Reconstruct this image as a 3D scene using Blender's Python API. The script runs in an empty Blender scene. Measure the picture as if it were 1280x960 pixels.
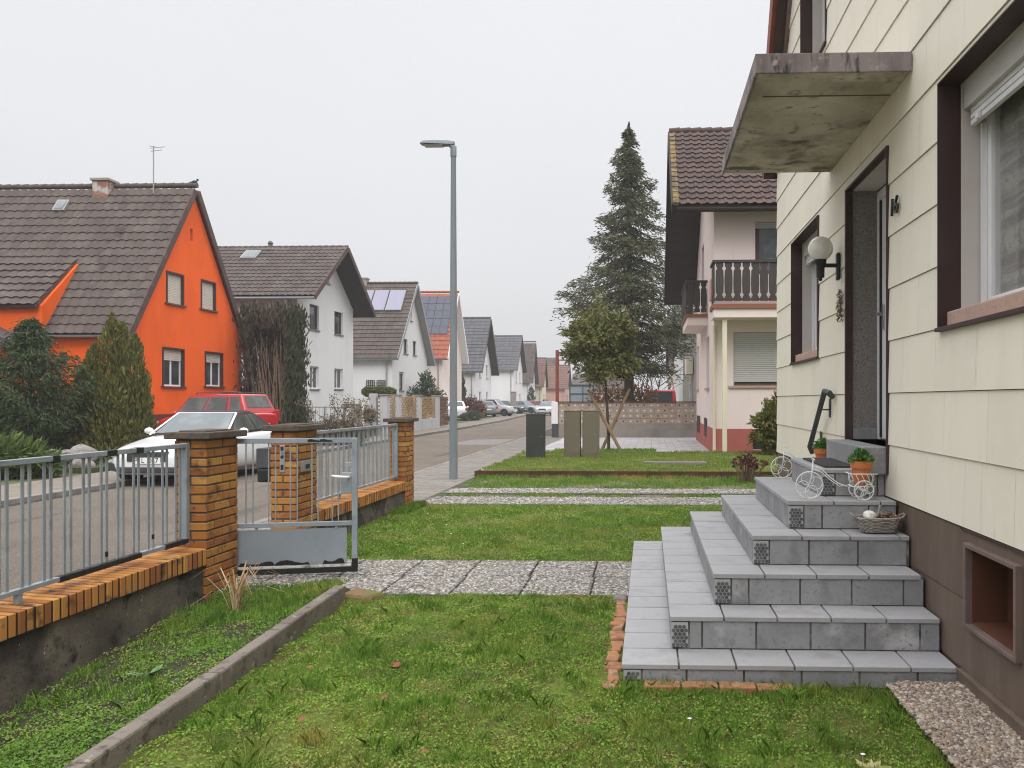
import bpy, bmesh, math, random
import numpy as np
from mathutils import Vector, Matrix
from mathutils.geometry import tessellate_polygon
random.seed(7); RNG = np.random.default_rng(11)
scn = bpy.context.scene
COL = scn.collection
PI = math.pi
# ------------------------------------------------------------------ camera model (metres; Y runs along the street, X to the right)
FPX, CX, CY, EYE = 1015.0, 775.0, 500.0, 1.52
YAW = math.atan(35.0 / FPX); CS, SN = math.cos(YAW), math.sin(YAW)
def G(px, py, z=0.0):                       # point of the plane z
    zc = FPX * (EYE - z) / (py - CY); xc = (px - CX) / FPX * zc
    return Vector((xc * CS - zc * SN, xc * SN + zc * CS, z))
def WX(px, py, X):                          # (Y, z) on the plane X
    u = (px - CX) / FPX; zc = X / (u * CS - SN)
    return zc * (u * SN + CS), EYE - (py - CY) * zc / FPX
def WY(px, py, Y):                          # (X, z) on the plane Y
    u = (px - CX) / FPX; zc = Y / (u * SN + CS)
    return zc * (u * CS - SN), EYE - (py - CY) * zc / FPX

# ------------------------------------------------------------------ objects
def thing(name, label, cat, loc=(0, 0, 0), rz=0.0, group=None):
    o = bpy.data.objects.new(name, None); COL.objects.link(o)
    o.empty_display_size = 0.1
    o.location = loc; o.rotation_euler = (0, 0, rz)
    o['label'] = label; o['category'] = cat
    if group: o['group'] = group
    return o
def tag(o, label, cat, group=None):
    o['label'] = label; o['category'] = cat
    if group: o['group'] = group
    return o
def struct(o):
    o['kind'] = 'structure'; return o
def stuff(o, label, cat):
    o['kind'] = 'stuff'; o['label'] = label; o['category'] = cat; return o
def wl(o):
    v = Vector((0, 0, 0))
    while o is not None:
        v = v + o.location; o = o.parent
    return v
def kids(o): return [c for c in bpy.data.objects if c.parent == o]
def copy_tree(o, parent=None):
    c = o.copy(); COL.objects.link(c)
    if parent is not None: c.parent = parent
    for ch in kids(o): copy_tree(ch, c)
    return c

class Fr:                                   # a wall frame: U along, V up, N outward
    def __init__(s, O, N):
        s.O = Vector(O); s.N = Vector(N).normalized(); s.V = Vector((0, 0, 1)); s.U = s.V.cross(s.N)
    def p(s, u, v, n=0.0): return s.O + s.U * u + s.V * v + s.N * n

class MB:
    def __init__(s):
        s.v = []; s.f = []; s.m = []; s.uv = {}
    def add(s, vs, fs, m=0):
        b = len(s.v); s.v += [tuple(x) for x in vs]
        for f in fs: s.f.append(tuple(b + i for i in f)); s.m.append(m)
    def face(s, pts, m=0): s.add(pts, [tuple(range(len(pts)))], m)
    def hexa(s, p, m=0):                     # 8 corners: bottom ring then top ring
        s.add(p, [(3, 2, 1, 0), (4, 5, 6, 7), (0, 1, 5, 4), (1, 2, 6, 5), (2, 3, 7, 6), (3, 0, 4, 7)], m)
    def box(s, x0, x1, y0, y1, z0, z1, m=0):
        s.hexa([(x0, y0, z0), (x1, y0, z0), (x1, y1, z0), (x0, y1, z0), (x0, y0, z1), (x1, y0, z1), (x1, y1, z1), (x0, y1, z1)], m)
    def fbox(s, fr, u0, u1, v0, v1, n0, n1, m=0):
        s.hexa([fr.p(u0, v0, n1), fr.p(u1, v0, n1), fr.p(u1, v0, n0), fr.p(u0, v0, n0),
                fr.p(u0, v1, n1), fr.p(u1, v1, n1), fr.p(u1, v1, n0), fr.p(u0, v1, n0)], m)
    def bar(s, a, b, w, h=None, m=0, up=(0, 0, 1)):
        h = w if h is None else h
        a = Vector(a); b = Vector(b); d = (b - a).normalized(); upv = Vector(up)
        if abs(d.dot(upv)) > .97: upv = Vector((0, 1, 0))
        r = d.cross(upv).normalized(); t = r.cross(d).normalized(); r *= w / 2; t *= h / 2
        s.hexa([a - r - t, a + r - t, b + r - t, b - r - t, a - r + t, a + r + t, b + r + t, b - r + t], m)
    def tube(s, pts, r, n=8, m=0, cap=True):
        pts = [Vector(p) for p in pts]; k = len(pts)
        rs = r if isinstance(r, (list, tuple)) else [r] * k
        b = len(s.v); prev = None
        for i, p in enumerate(pts):
            d = (pts[min(i + 1, k - 1)] - pts[max(i - 1, 0)])
            if d.length < 1e-9: d = Vector((0, 0, 1))
            d.normalize()
            if prev is None:
                up = Vector((0, 0, 1)) if abs(d.z) < .9 else Vector((1, 0, 0))
                prev = d.cross(up).normalized()
            prev = (prev - d * prev.dot(d)).normalized(); q = d.cross(prev)
            for j in range(n):
                a = 2 * PI * j / n
                s.v.append(tuple(p + (prev * math.cos(a) + q * math.sin(a)) * rs[i]))
        for i in range(k - 1):
            for j in range(n):
                s.f.append((b + i * n + j, b + i * n + (j + 1) % n, b + (i + 1) * n + (j + 1) % n, b + (i + 1) * n + j)); s.m.append(m)
        if cap:
            s.f.append(tuple(b + j for j in range(n))[::-1]); s.m.append(m)
            s.f.append(tuple(b + (k - 1) * n + j for j in range(n))); s.m.append(m)
    def ring(s, c, R, r, ax=(0, 1, 0), n=24, k=6, m=0):
        ax = Vector(ax).normalized(); a = ax.orthogonal().normalized(); b2 = ax.cross(a)
        b = len(s.v); c = Vector(c)
        for i in range(n):
            t = 2 * PI * i / n; d = a * math.cos(t) + b2 * math.sin(t)
            for j in range(k):
                q = 2 * PI * j / k
                s.v.append(tuple(c + d * (R + r * math.cos(q)) + ax * r * math.sin(q)))
        for i in range(n):
            for j in range(k):
                s.f.append((b + i * k + j, b + ((i + 1) % n) * k + j, b + ((i + 1) % n) * k + (j + 1) % k, b + i * k + (j + 1) % k)); s.m.append(m)
    def lathe(s, prof, c=(0, 0, 0), ax=(0, 0, 1), n=20, m=0):
        ax = Vector(ax).normalized(); a = ax.orthogonal().normalized(); b2 = ax.cross(a); c = Vector(c); b = len(s.v)
        for (r, h) in prof:
            for j in range(n):
                t = 2 * PI * j / n
                s.v.append(tuple(c + ax * h + (a * math.cos(t) + b2 * math.sin(t)) * max(r, 1e-4)))
        for i in range(len(prof) - 1):
            for j in range(n):
                s.f.append((b + i * n + j, b + i * n + (j + 1) % n, b + (i + 1) * n + (j + 1) % n, b + (i + 1) * n + j)); s.m.append(m)
        s.f.append(tuple(b + j for j in range(n))[::-1]); s.m.append(m)
        s.f.append(tuple(b + (len(prof) - 1) * n + j for j in range(n))); s.m.append(m)
    def ball(s, c, r, sc=(1, 1, 1), n=16, m=0):
        k = n // 2; prof = []
        b = len(s.v); c = Vector(c)
        for i in range(k + 1):
            t = PI * i / k - PI / 2
            for j in range(n):
                a = 2 * PI * j / n; cr = max(math.cos(t), 1e-3)
                s.v.append((c.x + r * sc[0] * cr * math.cos(a), c.y + r * sc[1] * cr * math.sin(a), c.z + r * sc[2] * math.sin(t)))
        for i in range(k):
            for j in range(n):
                s.f.append((b + i * n + j, b + i * n + (j + 1) % n, b + (i + 1) * n + (j + 1) % n, b + (i + 1) * n + j)); s.m.append(m)
    def prism(s, poly, fr, n0, n1, m=0):      # polygon in (u,v) of a frame, extruded along N
        k = len(poly); a = [fr.p(u, v, n0) for u, v in poly]; c = [fr.p(u, v, n1) for u, v in poly]
        fs = [tuple(range(k))[::-1], tuple(range(k, 2 * k))] + [(i, (i + 1) % k, k + (i + 1) % k, k + i) for i in range(k)]
        s.add(a + c, fs, m)
    def holed(s, fr, outer, holes=(), n=0.0, reveal=0.15, m=0, mr=0):
        loops = [[Vector((u, v, 0)) for u, v in outer]]
        for (u0, u1, v0, v1) in holes: loops.append([Vector((u0, v0, 0)), Vector((u1, v0, 0)), Vector((u1, v1, 0)), Vector((u0, v1, 0))])
        flat = [p for l in loops for p in l]
        tris = tessellate_polygon(loops)
        pts = [fr.p(p.x, p.y, n) for p in flat]
        fs = []
        for t in tris:
            a, b, c = (flat[i] for i in t)
            fs.append(tuple(t) if (b - a).cross(c - a).z > 0 else tuple(t)[::-1])
        s.add(pts, fs, m)
        if reveal:
            for (u0, u1, v0, v1) in holes:
                q = [(u0, v0), (u1, v0), (u1, v1), (u0, v1)]
                for i in range(4):
                    (a, b), (c, d) = q[i], q[(i + 1) % 4]
                    s.face([fr.p(a, b, n), fr.p(a, b, n - reveal), fr.p(c, d, n - reveal), fr.p(c, d, n)], mr)
    def build(s, name, mats, parent=None, local=False, smooth=False, bevel=0.0, seg=2, sub=0, solid=0.0):
        me = bpy.data.meshes.new(name)
        off = Vector((0, 0, 0)) if (local or parent is None) else wl(parent)
        me.from_pydata([(x - off.x, y - off.y, z - off.z) for x, y, z in s.v], [], s.f)
        if not isinstance(mats, (list, tuple)): mats = [mats]
        for mt in mats: me.materials.append(mt)
        if len(mats) > 1: me.polygons.foreach_set('material_index', s.m)
        if s.uv:
            ul = me.uv_layers.new(name='UVMap')
            for p in me.polygons:
                u = s.uv.get(p.index)
                if u:
                    for li, c in zip(p.loop_indices, u): ul.data[li].uv = c
        if smooth is True: me.polygons.foreach_set('use_smooth', [True] * len(me.polygons))
        me.update()
        o = bpy.data.objects.new(name, me); COL.objects.link(o)
        if parent is not None: o.parent = parent
        if smooth == 'auto':
            me.polygons.foreach_set('use_smooth', [True] * len(me.polygons)); me.set_sharp_from_angle(angle=math.radians(40))
        if solid:
            md = o.modifiers.new('Solid', 'SOLIDIFY'); md.thickness = solid; md.offset = 0
        if bevel:
            md = o.modifiers.new('Bevel', 'BEVEL'); md.width = bevel; md.segments = seg; md.limit_method = 'ANGLE'; md.angle_limit = math.radians(35)
            md.harden_normals = False
        if sub:
            md = o.modifiers.new('Subsurf', 'SUBSURF'); md.levels = sub; md.render_levels = sub
        return o

def np_faces(name, V, k, mat, parent=None, smooth=False):
    """V: (N*k,3) array, N separate k-gons"""
    n = len(V) // k
    me = bpy.data.meshes.new(name)
    me.vertices.add(len(V)); me.vertices.foreach_set('co', np.ascontiguousarray(V, dtype=np.float32).ravel())
    me.loops.add(len(V)); me.loops.foreach_set('vertex_index', np.arange(len(V), dtype=np.int32))
    me.polygons.add(n); me.polygons.foreach_set('loop_start', np.arange(0, n * k, k, dtype=np.int32))
    me.polygons.foreach_set('loop_total', np.full(n, k, dtype=np.int32))
    mats = mat if isinstance(mat, (list, tuple)) else [mat]
    for m_ in mats: me.materials.append(m_)
    if smooth: me.polygons.foreach_set('use_smooth', np.ones(n, dtype=bool))
    me.update(calc_edges=True); me.validate()
    o = bpy.data.objects.new(name, me); COL.objects.link(o)
    if parent is not None: o.parent = parent
    return o
def nrm(a): return a / np.maximum(np.linalg.norm(a, axis=1, keepdims=True), 1e-9)
def leaves(name, C, D, L, W, mat, parent, bend=0.0):
    """leaf-shaped diamonds: centre C, long axis D, half length L, half width W (arrays)"""
    off = np.array(wl(parent)) if parent is not None else np.zeros(3)
    n = len(C); R = RNG.normal(size=(n, 3)); D = nrm(D); S = nrm(np.cross(D, R)); N = np.cross(D, S)
    L = np.broadcast_to(np.asarray(L, float).reshape(-1, 1), (n, 1)); W = np.broadcast_to(np.asarray(W, float).reshape(-1, 1), (n, 1))
    V = np.stack([C - D * L, C + S * W - D * L * .1 + N * bend * L, C + D * L, C - S * W - D * L * .1 + N * bend * L], axis=1).reshape(-1, 3) - off
    return np_faces(name, V, 4, mat, parent)

# ------------------------------------------------------------------ materials
def lin(r, g=None, b=None):
    if g is None: r, g, b = r
    f = lambda c: (c / 255 / 12.92) if c / 255 <= .04045 else ((c / 255 + .055) / 1.055) ** 2.4
    return (f(r), f(g), f(b), 1.0)
class NT:
    def __init__(s, name):
        s.m = bpy.data.materials.new(name); s.m.use_nodes = True; s.t = s.m.node_tree; s.n = s.t.nodes; s.l = s.t.links
        s.n.clear(); s.out = s.n.new('ShaderNodeOutputMaterial'); s.b = s.n.new('ShaderNodeBsdfPrincipled')
        s.l.new(s.b.outputs[0], s.out.inputs[0])
        tc = s.n.new('ShaderNodeTexCoord'); s.tc = tc; s.co = tc.outputs['Object']
    def mapped(s, st, src=None):
        mp = s.n.new('ShaderNodeMapping'); mp.inputs['Scale'].default_value = st
        s.l.new(src or s.co, mp.inputs[0]); return mp.outputs[0]
    def noise(s, scale, det=5.0, rough=.55, st=None, dist=0.0):
        t = s.n.new('ShaderNodeTexNoise'); t.inputs['Scale'].default_value = scale; t.inputs['Detail'].default_value = det
        t.inputs['Roughness'].default_value = rough; t.inputs['Distortion'].default_value = dist
        s.l.new(s.mapped(st) if st else s.co, t.inputs['Vector']); return t.outputs[0]
    def rng(s, v, lo, hi, a=0.0, b=1.0):
        r = s.n.new('ShaderNodeMapRange'); r.inputs[1].default_value = lo; r.inputs[2].default_value = hi
        r.inputs[3].default_value = a; r.inputs[4].default_value = b; s.l.new(v, r.inputs[0]); return r.outputs[0]
    def mix(s, f, a, b, mode='MIX'):
        x = s.n.new('ShaderNodeMix'); x.data_type = 'RGBA'; x.blend_type = mode
        for inp, val in ((x.inputs[0], f), (x.inputs[6], a), (x.inputs[7], b)):
            if hasattr(val, 'is_linked') or isinstance(val, bpy.types.NodeSocket): s.l.new(val, inp)
            else: inp.default_value = val
        return x.outputs[2]
    def math(s, op, a, b=0.0):
        x = s.n.new('ShaderNodeMath'); x.operation = op
        for i, val in enumerate((a, b)):
            if isinstance(val, bpy.types.NodeSocket): s.l.new(val, x.inputs[i])
            else: x.inputs[i].default_value = val
        return x.outputs[0]
    def ramp(s, v, cols):
        r = s.n.new('ShaderNodeValToRGB'); e = r.color_ramp.elements
        while len(e) < len(cols): e.new(.5)
        for i, c in enumerate(cols): e[i].position = i / max(1, len(cols) - 1); e[i].color = c
        s.l.new(v, r.inputs[0]); return r.outputs[0]
def mat(name, col, rough=.8, layers=(), bump=(), isl=None, islv=0.0, metal=0.0, spec=.3, tile=None, tilev=.25, trans=0.0, coat=0.0, alpha=None):
    """col: linear colour; layers: (colour, scale, lo, hi[, stretch]); bump: (scale, strength, distance[, stretch]);
    isl: colours picked per loose piece; tile: colours picked per roof tile"""
    t = NT(name); cur = col
    if isl:
        g = t.n.new('ShaderNodeNewGeometry'); cur = t.ramp(g.outputs['Random Per Island'], isl)
    if tile:
        fl = t.n.new('ShaderNodeVectorMath'); fl.operation = 'FLOOR'; t.l.new(t.tc.outputs['UV'], fl.inputs[0])
        wn = t.n.new('ShaderNodeTexWhiteNoise'); wn.noise_dimensions = '2D'; t.l.new(fl.outputs[0], wn.inputs['Vector'])
        cur = t.ramp(wn.outputs['Value'], tile)
    if islv:
        g = t.n.new('ShaderNodeNewGeometry'); v = t.rng(g.outputs['Random Per Island'], 0, 1, 1 - islv, 1 + islv)
        c = t.n.new('ShaderNodeCombineColor'); [t.l.new(v, c.inputs[i]) for i in range(3)]
        cur = t.mix(1.0, cur, c.outputs[0], 'MULTIPLY')
    for ly in layers:
        c, sc, lo, hi = ly[:4]; st = ly[4] if len(ly) > 4 else None
        cur = t.mix(t.rng(t.noise(sc, st=st), lo, hi), cur, c)
    if isinstance(cur, bpy.types.NodeSocket): t.l.new(cur, t.b.inputs['Base Color'])
    else: t.b.inputs['Base Color'].default_value = cur
    last = None
    for bp in bump:
        sc, stg, dist = bp[:3]; st = bp[3] if len(bp) > 3 else None
        b = t.n.new('ShaderNodeBump'); b.inputs['Strength'].default_value = stg; b.inputs['Distance'].default_value = dist
        t.l.new(t.noise(sc, 6.0, .6, st=st), b.inputs['Height'])
        if last: t.l.new(last, b.inputs['Normal'])
        last = b.outputs[0]
    if last: t.l.new(last, t.b.inputs['Normal'])
    t.b.inputs['Roughness'].default_value = rough; t.b.inputs['Metallic'].default_value = metal
    t.b.inputs['Specular IOR Level'].default_value = spec
    t.b.inputs['Coat Weight'].default_value = coat; t.b.inputs['Coat Roughness'].default_value = .06
    if trans:
        tr = t.n.new('ShaderNodeBsdfTranslucent'); ms = t.n.new('ShaderNodeMixShader'); ms.inputs[0].default_value = trans
        if isinstance(cur, bpy.types.NodeSocket): t.l.new(cur, tr.inputs[0])
        else: tr.inputs[0].default_value = cur
        t.l.new(t.b.outputs[0], ms.inputs[1]); t.l.new(tr.outputs[0], ms.inputs[2]); t.l.new(ms.outputs[0], t.out.inputs[0])
    return t.m
def glass_mat(name, tint=(1, 1, 1, 1), base=.06):
    t = NT(name); tr = t.n.new('ShaderNodeBsdfTransparent'); tr.inputs[0].default_value = tint
    gl = t.n.new('ShaderNodeBsdfGlossy'); gl.inputs['Roughness'].default_value = .02
    fr = t.n.new('ShaderNodeLayerWeight'); fr.inputs[0].default_value = .5
    f = t.rng(t.math('POWER', fr.outputs[1], 4.5), 0, 1, base * .6, .8)
    ms = t.n.new('ShaderNodeMixShader'); t.l.new(f, ms.inputs[0]); t.l.new(tr.outputs[0], ms.inputs[1]); t.l.new(gl.outputs[0], ms.inputs[2])
    t.l.new(ms.outputs[0], t.out.inputs[0]); return t.m

# ------------------------------------------------------------------ roof tiles
def tile_plane(mb, O, U, V, N, Lu, Lv, tw=.24, th=.34, amp=.022, lap=.03, ns=4, m=0, prof=None):
    O = Vector(O); U = Vector(U).normalized(); V = Vector(V).normalized(); N = Vector(N).normalized()
    nc = max(1, round(Lu / tw)); nr = max(1, round(Lv / th)); du = Lu / nc; dv = Lv / nr
    prof = prof or {4: [0, .55, 1, .55], 2: [0, 1], 6: [0, .3, .3, 1, 1, .3]}[ns]
    us = []
    for c in range(nc):
        for i in range(ns): us.append(((c + i / ns) * du, prof[i] * amp, c + i / ns))
    us.append((Lu, prof[0] * amp, nc))
    base = len(mb.v); W = len(us)
    for r in range(nr):
        for (vv, o) in ((r * dv, lap), ((r + 1) * dv, 0.0)):
            for (u, a, _) in us:
                mb.v.append(tuple(O + U * u + V * vv + N * (a + o)))
    for r in range(nr):
        for half in range(2):
            if half == 1 and r == nr - 1: break
            b = base + (2 * r + half) * W
            for i in range(W - 1):
                mb.uv[len(mb.f)] = [(us[i][2] + .01, r + .1), (us[i + 1][2] - .01, r + .1), (us[i + 1][2] - .01, r + .9), (us[i][2] + .01, r + .9)]
                mb.f.append((b + i, b + i + 1, b + W + i + 1, b + W + i)); mb.m.append(m)
# ------------------------------------------------------------------ material library
W8 = lin(240, 240, 238)
M = {}
M['siding'] = mat('siding', (.735, .69, .575, 1), .55, [((.69, .64, .51, 1), 1.0, .5, .85, (3, 3, .6)), ((.50, .44, .30, 1), 2.0, .645, .80, (5, 5, .2)), ((.76, .71, .60, 1), 9, .5, .8), ((.35, .31, .24, 1), 42, .72, .76)], [(60, .12, .004, (1, 1, 4)), (9, .15, .01)], islv=.035, spec=.25)
M['gap'] = mat('panel_gap', (.10, .088, .07, 1), .9)
M['plinth'] = mat('plinth_panel', (.125, .09, .068, 1), .55, [((.16, .12, .093, 1), 2.5, .45, .75, (3, 3, .6)), ((.085, .062, .05, 1), 5, .6, .85, (5, 5, .5)), ((.27, .23, .19, 1), 26, .76, .84)], [(70, .1, .003)], islv=.06)
M['brown_trim'] = mat('brown_trim', (.045, .024, .022, 1), .5, [((.07, .042, .038, 1), 4, .5, .8)], [(30, .08, .003)])
M['trim_light'] = mat('weathered_trim', (.17, .12, .105, 1), .5, [((.10, .07, .06, 1), 6, .45, .75)], [(40, .1, .003)])
M['cellar_back'] = mat('cellar_board', (.105, .04, .022, 1), .55, [((.07, .03, .02, 1), 3, .45, .75)], [(14, .1, .004)])
M['sandstone'] = mat('sandstone_sill', (.46, .30, .24, 1), .9, [((.36, .27, .23, 1), 5, .45, .7), ((.24, .2, .18, 1), 30, .58, .75)], [(90, .5, .006)])
M['reveal'] = mat('window_reveal', (.55, .51, .48, 1), .8, [((.50, .36, .29, 1), 2.2, .5, .85, (1, 1, 1.2)), ((.42, .40, .38, 1), 5, .6, .9, (4, 4, .4))], [(60, .15, .004)])
M['roughcast'] = mat('roughcast', (.31, .28, .255, 1), .95, [((.20, .18, .165, 1), 95, .48, .56), ((.44, .41, .38, 1), 140, .58, .66), ((.24, .22, .2, 1), 2.5, .5, .8)], [(110, 1.0, .02)])
M['pvc'] = mat('white_frame', (.74, .74, .75, 1), .35, [((.62, .62, .62, 1), 3, .5, .9)], spec=.4)
M['shutter'] = mat('shutter_slat', (.50, .49, .46, 1), .5, [((.42, .41, .39, 1), 6, .4, .8, (1, 1, 5))])
M['shutter_cream'] = mat('cream_shutter', (.60, .55, .47, 1), .6, [((.52, .47, .4, 1), 6, .4, .8)])
M['glass'] = mat('window_glass', (.035, .04, .045, 1), .04, [((.10, .105, .11, 1), 1.2, .45, .7)], spec=.7)
M['clear'] = glass_mat('clear_pane', (.95, .955, .95, 1), .05)
M['room'] = mat('dim_room', (.42, .41, .39, 1), .9)
M['lace'] = mat('lace_curtain', (.60, .58, .56, 1), .9, [((.36, .345, .33, 1), 4, .48, .6, (.2, .2, 3)), ((.42, .41, .39, 1), 25, .5, .62)], [(30, .4, .02, (1, 1, .05))], trans=.3)
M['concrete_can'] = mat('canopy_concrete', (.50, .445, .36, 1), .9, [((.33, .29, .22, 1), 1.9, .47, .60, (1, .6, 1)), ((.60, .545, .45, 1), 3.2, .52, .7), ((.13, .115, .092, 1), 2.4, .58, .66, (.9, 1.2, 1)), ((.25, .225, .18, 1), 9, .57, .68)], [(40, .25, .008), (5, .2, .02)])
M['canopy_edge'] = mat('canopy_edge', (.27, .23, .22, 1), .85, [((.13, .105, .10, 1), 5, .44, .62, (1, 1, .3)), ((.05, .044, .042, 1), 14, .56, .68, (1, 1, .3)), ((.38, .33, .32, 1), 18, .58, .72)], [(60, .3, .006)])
M['black'] = mat('black_metal', (.02, .022, .022, 1), .45)
M['dark_plastic'] = mat('dark_plastic', (.03, .032, .034, 1), .5)
M['anthracite'] = mat('anthracite', (.06, .063, .066, 1), .55, [((.085, .088, .09, 1), 3, .5, .8)])
M['globe'] = mat('milky_globe', (.80, .76, .68, 1), .15, [((.68, .63, .55, 1), 2, .45, .75)], spec=.5)
M['steel'] = mat('brushed_steel', (.45, .45, .46, 1), .35, metal=.8)
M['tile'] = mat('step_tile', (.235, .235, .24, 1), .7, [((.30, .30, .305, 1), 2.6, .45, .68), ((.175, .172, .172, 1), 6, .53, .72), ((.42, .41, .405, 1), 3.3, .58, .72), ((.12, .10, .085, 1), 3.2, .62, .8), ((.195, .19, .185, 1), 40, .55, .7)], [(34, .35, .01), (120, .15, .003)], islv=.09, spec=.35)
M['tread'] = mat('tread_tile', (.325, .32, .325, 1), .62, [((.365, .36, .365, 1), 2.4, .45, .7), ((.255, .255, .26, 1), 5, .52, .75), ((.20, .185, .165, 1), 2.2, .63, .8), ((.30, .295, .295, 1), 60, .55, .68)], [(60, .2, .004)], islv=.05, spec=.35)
M['grout'] = mat('grout', (.10, .088, .076, 1), .95, [((.26, .24, .22, 1), 4, .54, .64), ((.05, .042, .035, 1), 9, .56, .7)], [(70, .4, .006)])
M['mosaic'] = mat('mosaic', (.085, .087, .09, 1), .4, islv=.4, spec=.4)
M['mosaic_grout'] = mat('mosaic_grout', (.36, .36, .35, 1), .9, [((.33, .33, .32, 1), 20, .5, .7)])
M['mat_dark'] = mat('door_mat', (.045, .043, .042, 1), .95, [((.07, .065, .06, 1), 60, .5, .6)], [(120, .6, .01)])
M['brick'] = mat('clinker', (.4, .2, .07, 1), .7, [((.11, .045, .022, 1), 7, .54, .72), ((.42, .22, .07, 1), 5, .62, .85), ((.06, .03, .02, 1), 22, .64, .72)], [(70, .35, .006)], isl=[(.30, .105, .028, 1), (.37, .15, .035, 1), (.43, .205, .045, 1), (.24, .072, .024, 1), (.40, .17, .038, 1), (.31, .12, .03, 1), (.48, .25, .06, 1)], spec=.3)
M['coping_brick'] = mat('coping_clinker', (.45, .2, .06, 1), .7, [((.05, .028, .018, 1), 7, .55, .68), ((.30, .20, .13, 1), 3.2, .60, .75)], [(70, .4, .006)], isl=[(.47, .22, .05, 1), (.36, .14, .036, 1), (.52, .26, .06, 1), (.27, .095, .03, 1), (.44, .185, .045, 1)])
M['dark_mortar'] = mat('dark_mortar', (.035, .028, .023, 1), .95, [((.075, .06, .048, 1), 6, .55, .7)], [(80, .5, .006)])
M['clay'] = mat('clay_shard', (.26, .10, .06, 1), .9)
M['mortar'] = mat('mortar', (.10, .08, .065, 1), .95, [((.16, .13, .11, 1), 8, .5, .7)], [(80, .5, .006)])
M['old_concrete'] = mat('old_concrete', (.115, .095, .078, 1), .95, [((.18, .15, .115, 1), 1.8, .45, .62), ((.05, .042, .036, 1), 2.2, .47, .62), ((.028, .024, .021, 1), 6, .56, .66), ((.19, .16, .10, 1), 4, .62, .75), ((.5, .48, .44, 1), 24, .70, .72), ((.02, .018, .017, 1), 40, .62, .68)], [(30, .5, .015), (110, .4, .006)])
M['cap_concrete'] = mat('pillar_cap', (.088, .068, .052, 1), .95, [((.135, .108, .084, 1), 3, .45, .7), ((.035, .028, .023, 1), 7, .52, .7), ((.10, .11, .06, 1), 5, .65, .8)], [(45, .6, .012)])
M['edging'] = mat('edging_concrete', (.20, .17, .14, 1), .95, [((.15, .122, .10, 1), 2.5, .45, .65), ((.075, .063, .054, 1), 14, .54, .70), ((.36, .32, .27, 1), 22, .62, .74)], [(60, .6, .01)])
M['galv'] = mat('galvanised_paint', (0.228, 0.258, 0.282, 1), .5, [((0.312, 0.342, 0.366, 1), 3, .45, .75), ((0.156, 0.174, 0.186, 1), 7, .56, .75), ((0.024, 0.024, 0.026, 1), 3.6, .735, .745)], [(25, .12, .004)], spec=.4)
M['galv_clean'] = mat('galvanised_panel', (.215, .245, .27, 1), .45, [((.26, .29, .315, 1), 1.8, .45, .75), ((.18, .205, .225, 1), 5, .55, .8)], [(9, .06, .004)], spec=.4)
M['bare'] = mat('bare_black_patch', (.014, .014, .015, 1), .55, [((.05, .045, .04, 1), 20, .6, .75)])
M['whitewash'] = mat('scuffed_primer', (.5, .49, .46, 1), .8, [((.16, .15, .14, 1), 14, .52, .66)], [(60, .3, .004)])
M['pole'] = mat('lamp_pole', (.16, .185, .195, 1), .5, [((.205, .23, .24, 1), 2.5, .45, .75, (3, 3, .5)), ((.15, .17, .17, 1), 4, .6, .8, (4, 4, .4))], spec=.4)
M['asphalt'] = mat('asphalt', (.122, .098, .074, 1), .92, [((.15, .122, .094, 1), .35, .42, .62), ((.10, .084, .068, 1), .9, .52, .7), ((.075, .066, .056, 1), .6, .62, .68, (3, .25, 1)), ((.25, .22, .185, 1), 60, .55, .66), ((.05, .043, .038, 1), 85, .56, .66)], [(120, .7, .012)])
M['asphalt_patch'] = mat('asphalt_patch', (.18, .168, .155, 1), .92, [((.22, .21, .19, 1), 60, .5, .66)], [(120, .6, .01)])
M['tar'] = mat('gutter_line', (.03, .027, .025, 1), .9)
M['kerb'] = mat('kerb_stone', (.22, .20, .18, 1), .9, [((.15, .135, .12, 1), 3, .45, .7)], [(60, .4, .008)], islv=.08)
M['paver'] = mat('paver', (.20, .182, .16, 1), .92, [((.245, .222, .195, 1), 1.2, .45, .7), ((.14, .127, .108, 1), 6, .54, .72)], [(80, .5, .006)], islv=.11)
M['paver_far'] = mat('far_pavement', (.185, .155, .128, 1), .92, [((.215, .185, .155, 1), .8, .4, .7), ((.13, .11, .092, 1), 4, .53, .72)], [(60, .5, .01)])
M['paver_light'] = mat('light_paver', (0.425, 0.406, 0.400, 1), .85, [((0.338, 0.323, 0.312, 1), 1.5, .5, .75)], [(60, .3, .005)], islv=.06)
M['joint'] = mat('paving_joint', (.06, .055, .045, 1), .95, [((.09, .11, .05, 1), 2, .5, .7)])
M['pebble'] = mat('exposed_pebble', (0.540, 0.536, 0.502, 1), .75, isl=[(0.405, 0.382, 0.350, 1), (0.203, 0.188, 0.172, 1), (0.297, 0.261, 0.218, 1), (0.101, 0.096, 0.092, 1), (0.567, 0.536, 0.488, 1), (0.230, 0.188, 0.152, 1)], spec=.35)
M['gravel'] = mat('river_gravel', (0.500, 0.439, 0.360, 1), .7, isl=[(0.375, 0.311, 0.240, 1), (0.213, 0.159, 0.114, 1), (0.300, 0.213, 0.150, 1), (0.475, 0.421, 0.360, 1), (0.125, 0.104, 0.084, 1), (0.263, 0.207, 0.162, 1)], spec=.35)
M['slab'] = mat('wash_concrete', (.15, .14, .13, 1), .95, [((.085, .08, .075, 1), 60, .5, .6), ((.25, .24, .22, 1), 70, .56, .66), ((.15, .16, .09, 1), 1.3, .62, .8)], [(75, 1.0, .015)])
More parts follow.
